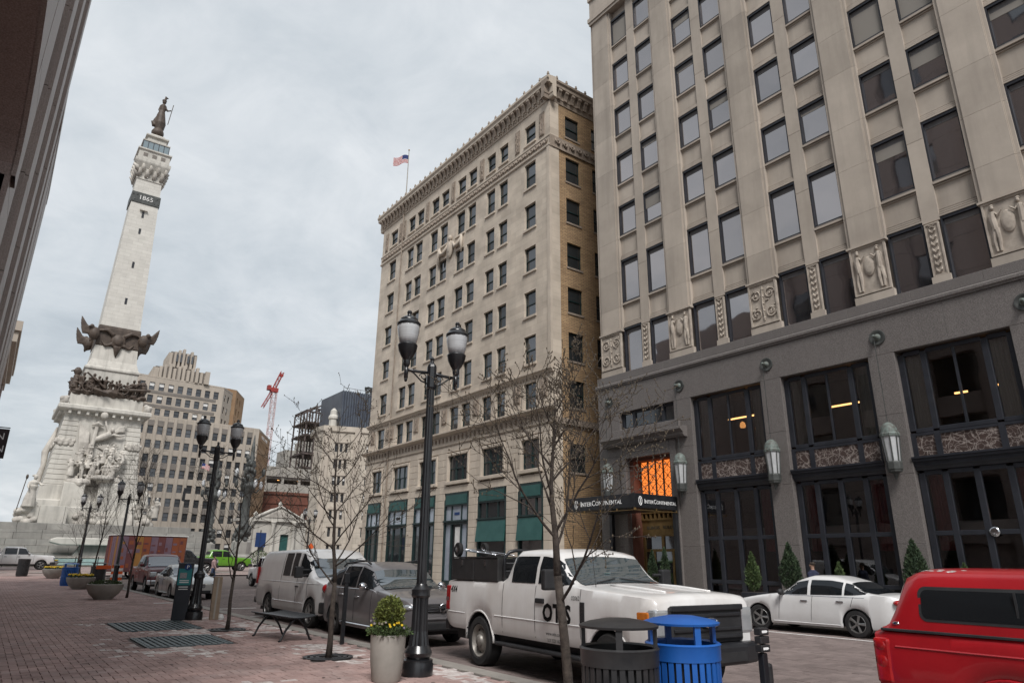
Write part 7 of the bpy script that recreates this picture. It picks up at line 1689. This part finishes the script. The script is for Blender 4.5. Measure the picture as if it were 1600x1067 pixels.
# ---- tall pot with yellow-green shrub and pansies
t = thing('tall_planter', 'tall grey concrete pot with a round shrub and yellow pansies', 'planter', (4.98, 9.62, 0), local=True)
MB().lathe([(.25, 0), (.27, .03), (.315, .35), (.335, .72), (.335, .78), (.30, .78), (.29, .70)], 36, cap=False).build('pot', 'concrete_pot', t, 40); MB().lathe([(.31, .70), (.01, .72)], 24, cap=False).build('soil', 'soil', t)
mb = MB(); leaves(mb, (0, 0, 1.12), (.26, .26, .30), 2600, .045, 1); stuff(mb.build('shrub', 'foliage_yellow', t))
mb = MB(); leaves(mb, (0, 0, .82), (.40, .40, .15), 1700, .045, 2); stuff(mb.build('underplanting', 'foliage', t))
t.scale = (.76, .76, .80)
rr = random.Random(6)
for m, n in (('pansy', 8), ('pansy_purple', 12)):
    mb = MB()
    for i in range(n):
        a = rr.random()*6.28; rad = .2+.19*rr.random(); c = Vector((rad*cos(a), rad*sin(a), .90+.10*rr.random()))
        for k in range(5): b_ = 2*pi*k/5; mb.ell(tuple(c+Vector((.014*cos(b_), .014*sin(b_)*.6, .012*sin(b_)))), (.013, .011, .011), 6, 4)
    stuff(mb.build('flowers', m, t))
# ---- bowl planters
def bowl(x, y, label, flower):
    t = thing('bowl_planter', label, 'planter', (x, y, G(y)), group='round concrete bowl planters', local=True)
    MB().lathe([(.34, 0), (.36, .04), (.55, .22), (.66, .42), (.69, .58), (.66, .60), (.60, .58), (.58, .50)], 36, cap=False).build('bowl', 'concrete_pot', t, 40); MB().lathe([(.61, .52), (.01, .55)], 24, cap=False).build('soil', 'soil', t)
    mb = MB(); leaves(mb, (0, 0, .60), (.60, .60, .13), 900, .06, int(x*9+y)); stuff(mb.build('leaves', 'foliage', t)); rr = random.Random(int(y))
    if flower:
        mb = MB()
        for i in range(90): a = rr.random()*6.28; rad = .6*sqrt(rr.random()); mb.ell((rad*cos(a), rad*sin(a), .70+.06*rr.random()), (.05, .05, .035), 6, 4)
        stuff(mb.build('flowers', 'pansy', t))
bowl(4.36, 33.8, 'grey bowl planter with low greens, nearest of the round bowls', False); bowl(4.55, 44.6, 'bowl planter of yellow flowers next to the blue bin', True); bowl(4.2, 57.5, 'farthest bowl planter of yellow flowers on the brick walk', True); bowl(6.3, 92.0, 'small bowl of yellow flowers by the pool rail', True)
# ---- pay station, wrapped cardboard, barricade
t = thing('pay_station', 'dark parking pay station with a blue P sign beside the lamp', 'pay station', (4.78, 21.9, 0), R(-14), local=True)
MB().box(-.20, -.16, 0, .20, .16, 1.52).build('cabinet', 'dark_frame', t, bevel=.02)
f = MB().box(-.17, -.175, .92, .17, -.16, 1.36).build('screen_panel', 'sign_teal', t); MB().box(-.13, -.18, 1.1, .05, -.176, 1.25).build('screen', 'pane_screen', f)
o = MB().lathe([(.0, -.02), (.085, -.02), (.09, .0)][::-1], 20, (.05, -.165, 1.40), ax=1, cap=False).build('sign_disc', 'sign_blue', t); mb = MB(); text_mb(mb, 'P', .13, frame_m((.05, -.19, 1.40), (1, 0, 0), (0, 0, 1)), .004); mb.build('lettering', 'white_letter', o)
for k, z in enumerate((.98, 1.03, .86, .80)): MB().box(-.12, -.18, z, .12, -.177, z+.025).build('notice', 'white_paint', f)
t = thing('cardboard_box', 'slim tan cardboard box standing against the lamp base', 'box', (5.62, 21.55, 0), R(-10), local=True)
MB().prism([(-.12, 0), (.12, 0), (.10, 1.14), (-.13, 1.15)], -.10, .10, 1).build('carton', 'cardboard', t, bevel=.01); MB().box(-.03, -.105, .02, .02, -.1, 1.12).build('tape', 'concrete', t)
MB().lathe([(.09, .0), (.10, .05), (.05, .14)], 7, (.18, .0, 0)).build('plastic_wrap', 'white_paint', t)
t = thing('barricade', 'orange and white striped traffic barricade by the far bins', 'barricade', (6.6, 47.5, G(47.5)), local=True)
for k in range(6): MB().box(-.30, -.03, .15+.17*k, .30, .03, .31+.17*k).build('panel', 'orange' if k % 2 else 'white_paint', t)
for x in (-.3, .3): MB().box(x-.03, -.25, 0, x+.03, .25, .06).build('foot', 'rubber', t)
MB().box(-1.1, -.03, .95, -.35, .03, 1.15).build('rail', 'orange', t)
# ---- wrapped vending trailer at the kerb
t = thing('vending_trailer', 'box trailer wrapped in red, orange and purple panels beyond the parked cars', 'trailer', (10.0, 59.5, G(59.5)+ST), R(12), local=True)
MB().box(-2.4, -1.25, .45, 2.4, 1.25, 3.0).build('box', 'wrap_red', t, bevel=.04)
ms = ['wrap_purple', 'wrap_red', 'wrap_yellow', 'wrap_orange', 'wrap_purple', 'wrap_red', 'wrap_purple', 'wrap_orange', 'wrap_orange']
rt = random.Random(3)
for i in range(9):
    x0 = -2.36+i*.525; MB().box(x0, -1.262, .6, x0+.49, -1.25, 2.92).build('graphic_panel', ms[i], t)
    for j in range(4): z = .8+j*.52+rt.uniform(-.1, .1); MB().box(x0+.04, -1.268, z, x0+.40*rt.uniform(.5, 1), -1.262, z+rt.uniform(.08, .3)).build('graphic_block', rt.choice(['wrap_red', 'wrap_yellow', 'wrap_purple', 'wrap_orange', 'wrap_red']), t)
for i in range(6): MB().box(-2.412, -1.1+i*.36, .6, -2.40, -.8+i*.36, 2.92).build('graphic_panel', ms[(i*2) % 9], t)
MB().box(-2.45, -1.3, 3.0, 2.45, 1.3, 3.06).build('roof', 'white_paint', t)
wm = wheel_meshes(.34, .2, 'five')
for x in (-.5, .4):
    for y in (-1.2, 1.2): o = inst('wheel', wm[0], t, (x, y, .34), R(90)); inst('rim', wm[1], o)
# ---- conifers in black boxes along the hotel
def conifer(x, y, h, w, label, pot=True, ph=.75, seed=0, m='foliage_dark', pw=.34):
    t = thing('potted_conifer', label, 'potted plant', (x, y, 0), group='clipped conifers in black boxes before the hotel', local=True)
    MB().prism([(-pw*.9, -pw*.9), (pw*.9, -pw*.9), (pw*.9, pw*.9), (-pw*.9, pw*.9)], 0, ph, 2).build('box', 'dark_frame', t, bevel=.02); MB().box(-pw*.86, -pw*.86, ph-.02, pw*.86, pw*.86, ph+.004).build('soil', 'soil', t)
    MB().tube([(0, 0, ph-.05), (0, 0, ph+h*.8)], [.04, .015], 6).build('trunk', 'bark', t)
    mb = MB(); leaves(mb, (0, 0, ph+h/2), (w, w, h/2), int(2600*w/.3*h/1.5), .06, seed, True, .9); stuff(mb.build('foliage', m, t)); return t
conifer(20.9, 14.35, 1.25, .34, 'conifer in a black box nearest the white truck bonnet', seed=1, m='foliage')
conifer(22.6, 14.0, 1.6, .50, 'large dark conifer by the second granite pier', seed=2); conifer(22.7, 12.3, .95, .26, 'small pointed conifer left of the white sedan roof', seed=3, m='foliage')
conifer(22.6, 9.85, 1.65, .52, 'large dark conifer right of the white sedan roof', seed=4); conifer(22.8, 8.6, .95, .26, 'small pointed conifer above the red truck cap', seed=5, m='foliage')
conifer(22.4, 19.45, 1.5, .28, 'slim conifer right of the hotel door', seed=6); conifer(22.6, 20.3, 1.4, .28, 'slim conifer left in the pair at the hotel door', seed=7)
# ---- bare young trees
def tree(x, y, h, label, seed, spread=1.0, fork=2.0, r0=.055, nmain=7, buds=True, up=.55, lean=(0, 0), dens=(.9, .7, .42)):
    t = thing('bare_tree', label, 'tree', (x, y, G(y)), group='young bare street trees', local=True); rr = random.Random(seed)
    tr = MB(); pts = [(0, 0, -.02), (.01, .0, .25), (lean[0]*.4+rr.uniform(-.02, .02), lean[1]*.4, fork*.55), (lean[0], lean[1], fork)]
    tr.tube(pts, [r0*1.25, r0, r0*.9, r0*.8], 9); tr.build('trunk', 'bark', t, True)
    br = MB(); bd = MB()
    def grow(p, d, L_, r, lv):
        n = 7 if lv == 0 else 5; pts = [p]; rs = [r]; dd = d.copy(); q = p.copy(); step = L_/n
        for k in range(n):
            dd = (dd+Vector((rr.uniform(-.16, .16), rr.uniform(-.16, .16), rr.uniform(-.04, .16)))).normalized(); q = q+dd*step; pts.append(q.copy()); rs.append(max(.003, r*(1-.75*(k+1)/n)))
            if lv < 3 and k >= (0 if lv else 1) and rr.random() < dens[lv]:
                for _ in range(2 if lv < 1 and rr.random() < .3 else 1):
                    side = dd.cross(Vector((rr.uniform(-1, 1), rr.uniform(-1, 1), rr.uniform(-1, 1)))).normalized()
                    nd = (dd*.62+side*.8+Vector((0, 0, .18 if lv else .3))).normalized(); grow(q.copy(), nd, L_*rr.uniform(.36, .62), rs[-1]*.60, lv+1)
            if buds and lv >= 1 and r < .02 and rr.random() < .6: bd.ell(tuple(q+Vector((rr.uniform(-.008, .008), rr.uniform(-.008, .008), 0))), (.006, .006, .011), 5, 4)
        br.tube([tuple(v) for v in pts], rs, 5 if lv < 2 else 4, cap=False)
        if buds: bd.ell(tuple(pts[-1]), (.008, .008, .015), 5, 4)
    top = Vector(pts[-1]); a0 = rr.random()*6
    lp = [top.copy()]; lr = [r0*.8]; dd = Vector((lean[0]*.3, lean[1]*.3, 1)).normalized(); nl = 9      # leader carried up through the crown
    for k in range(nl):
        dd = (dd+Vector((rr.uniform(-.10, .10), rr.uniform(-.10, .10), .1))).normalized(); lp.append(lp[-1]+dd*(h-fork)/nl); lr.append(max(.005, r0*.8*(1-.9*(k+1)/nl)))
    br.tube([tuple(v) for v in lp], lr, 7)
    for k in range(nmain*2):
        f = (k+rr.random())/(nmain*2); f = f**1.1*.92; i_ = min(nl-1, int(f*nl)); p = lp[i_].lerp(lp[i_+1], f*nl-i_) if f > .06 else Vector(pts[2]).lerp(Vector(pts[3]), rr.uniform(.5, 1))
        a = a0+2.4*k+rr.uniform(-.4, .4); d = Vector((cos(a)*spread, sin(a)*spread, up+rr.uniform(-.15, .3))).normalized()
        grow(p, d, (h-fork)*lerp(.78, .28, f)*rr.uniform(.75, 1.1), max(.008, r0*lerp(.36, .16, f)), 0)
    stuff(br.build('crown', 'bark', t, True))
    if buds: stuff(bd.build('buds', 'bud', t))
    return t
tree(5.32, 6.05, 3.75, 'young bare budding tree nearest the foreground bins', 5, .72, 1.5, .056, 6, lean=(-.10, .05), up=.7, dens=(.9, .75, .42))
tree(5.29, 12.46, 4.0, 'bare budding tree between the bench and the tall planter', 9, .85, 1.25, .05, 7, up=.55, dens=(.75, .55, .3))
tree(5.15, 18.4, 3.8, 'bare street tree beside the pay station', 14, .8, 1.2, .045, 6, buds=False, up=.55, dens=(.75, .55, .3))
tree(5.35, 34.6, 5.6, 'bare upright tree behind the nearest bowl planter', 21, .45, 1.6, .05, 6, False, 1.0, dens=(.8, .6, .3))
tree(5.3, 46.5, 5.8, 'thin bare tree between the far bins', 25, .45, 1.6, .05, 6, False, 1.0, dens=(.8, .6, .3)); tree(5.2, 54.5, 5.6, 'farthest bare tree near the last lamp on the walk', 29, .45, 1.6, .05, 6, False, 1.0, dens=(.8, .6, .3))
# ---- signs and bits at the circle
t = thing('street_sign', 'dark blue street sign on a post near the white classical building', 'sign', (17.6, 57, G(57)), local=True)
MB().tube([(0, 0, 0), (0, 0, 3.6)], .04, 6).build('post', 'dark_frame', t); MB().box(-.35, -.03, 2.3, .45, .03, 3.4).build('panel', 'sign_blue', t)
t = thing('traffic_sign', 'small orange sign on a post beside the far shopfront', 'sign', (22.2, 58, G(58)), local=True)
MB().tube([(0, 0, 0), (0, 0, 2.4)], .03, 6).build('post', 'dark_frame', t); MB().lathe([(.3, -.02), (.3, .02)], 4, (0, 0, 2.4), ax=1).build('panel', 'orange', t)
for k, (x, y, s) in enumerate(((21.5, 108.5, 1.0), (38, 140, 1.3), (44, 142, 1.5))):
    t = thing('shrub', ['green shrub at the foot of the terrace', 'pale green shrub left before the white classical building', 'green shrub right before the white classical building'][k], 'shrub', (x, y, .5), local=True)
    mb = MB(); leaves(mb, (0, 0, .9*s), (1.3*s, 1.0*s, .9*s), 900, .2, k+40); stuff(mb.build('foliage', 'foliage', t)); MB().tube([(0, 0, 0), (0, 0, .8*s)], .06, 5).build('stem', 'bark', t)
for k, (x, z, y) in enumerate(((35.4, 20.5, 163), (32.6, 15.0, 163))):
    t = thing('building_flag', ['small United States flag hung from the stepped tower', 'dark pennant hung low on the stepped tower'][k], 'flag', (x, y, z), local=True)
    MB().tube([(0, 1.2, -.8), (0, -1.2, 1.2)], .05, 5).build('staff', 'white_paint', t); mb = MB()
    if k == 0: flag_mesh(mb, (0, -1.1, 1.1), (.9, -.3, 0), 1.8, 1.1); mb.build('cloth', ['flag_red', 'flag_white', 'flag_blue'], t)
    else: mb.prism([(-.3, -1.6), (.35, -1.9), (.3, 1.0), (-.1, 1.1)], -1.2, -1.1, 1); mb.build('cloth', 'black_paint', t)

# ================================================================== PEOPLE
def person(label, loc, rz, top_m, leg_m, h=1.72, stride=.16, arm=.25):
    t = thing('person', label, 'person', loc, rz, local=True); s = h/1.75
    def sk(nm, chains, m, vox=.022, par=None):
        mb = MB(); [mb.tube([tuple(c*s for c in p) for p in pts], [r*s for r in rs], 10) for pts, rs in chains]; o = mb.build(nm, m, par or t, True); remesh(o, vox); return o
    legs = [([(q*.09, 0, .92), (q*.10, -q*stride*.55-.03, .50), (q*.10, -q*stride, .09)], [.088, .060, .042]) for q in (-1, 1)]
    feet = [([(q*.10, -q*stride+.04, .05), (q*.11, -q*stride-.07, .035), (q*.115, -q*stride-.16, .03)], [.045, .045, .03]) for q in (-1, 1)]
    torso = ([(0, 0, .88), (0, 0, 1.05), (0, -.01, 1.25), (0, 0, 1.42), (0, 0, 1.50)], [.15, .135, .165, .15, .06])
    arms = [([(q*.19, 0, 1.41), (q*.25, q*arm*.3, 1.15), (q*.24, q*arm*.3-.12, .93)], [.058, .046, .034]) for q in (-1, 1)]
    head = [([(0, -.01, 1.45), (0, -.01, 1.56), (0, -.02, 1.64), (0, -.01, 1.73)], [.052, .062, .085, .045]), ([(0, -.09, 1.64), (0, -.118, 1.625)], [.022, .014])]
    hands = []
    for q in (-1, 1):
        w = Vector((q*.24, q*arm*.3-.12, .93)); hands.append(([tuple(w), tuple(w+Vector((0, -.015, -.07)))], [.028, .034]))
        for k in range(4): f = w+Vector((0, -.03+.018*k-.0, -.08)); hands.append(([tuple(f), tuple(f+Vector((-q*.004, -.008, -.05+.006*abs(k-1.5))), ), tuple(f+Vector((-q*.012, -.004, -.085+.008*abs(k-1.5))))], [.010, .009, .007]))
        hands.append(([tuple(w+Vector((0, -.03, -.02))), tuple(w+Vector((-q*.01, -.058, -.06)))], [.011, .008]))
    body = sk('body', legs+feet+[torso]+arms+head+hands, 'skin', .012)
    fat = lambda ch, k: [(p, [r+k for r in rs]) for p, rs in ch]
    sk('jacket', fat([torso]+[(p[:3], r) for p, r in arms], .016), top_m); sk('trousers', fat(legs, .014)+[([(0, 0, .84), (0, 0, .98)], [.155, .15])], leg_m); sk('shoes', fat(feet, .008), 'rubber')
    sk('hair', [([(0, .012, 1.66), (0, .02, 1.70), (0, .005, 1.735)], [.088, .09, .062])], 'hair', .012)
    return t
person('person in a pale pink top and jeans crossing near the green pickup', (13.6, 54.0, G(54)+ST), R(70), 'cloth_pink', 'cloth_jeans')
person('person in navy clothes walking past the hotel window', (22.4, 13.05, 0), R(170), 'cloth_navy', 'cloth_navy')
for o in bpy.data.objects:
    if '_local' in o: del o['_local']
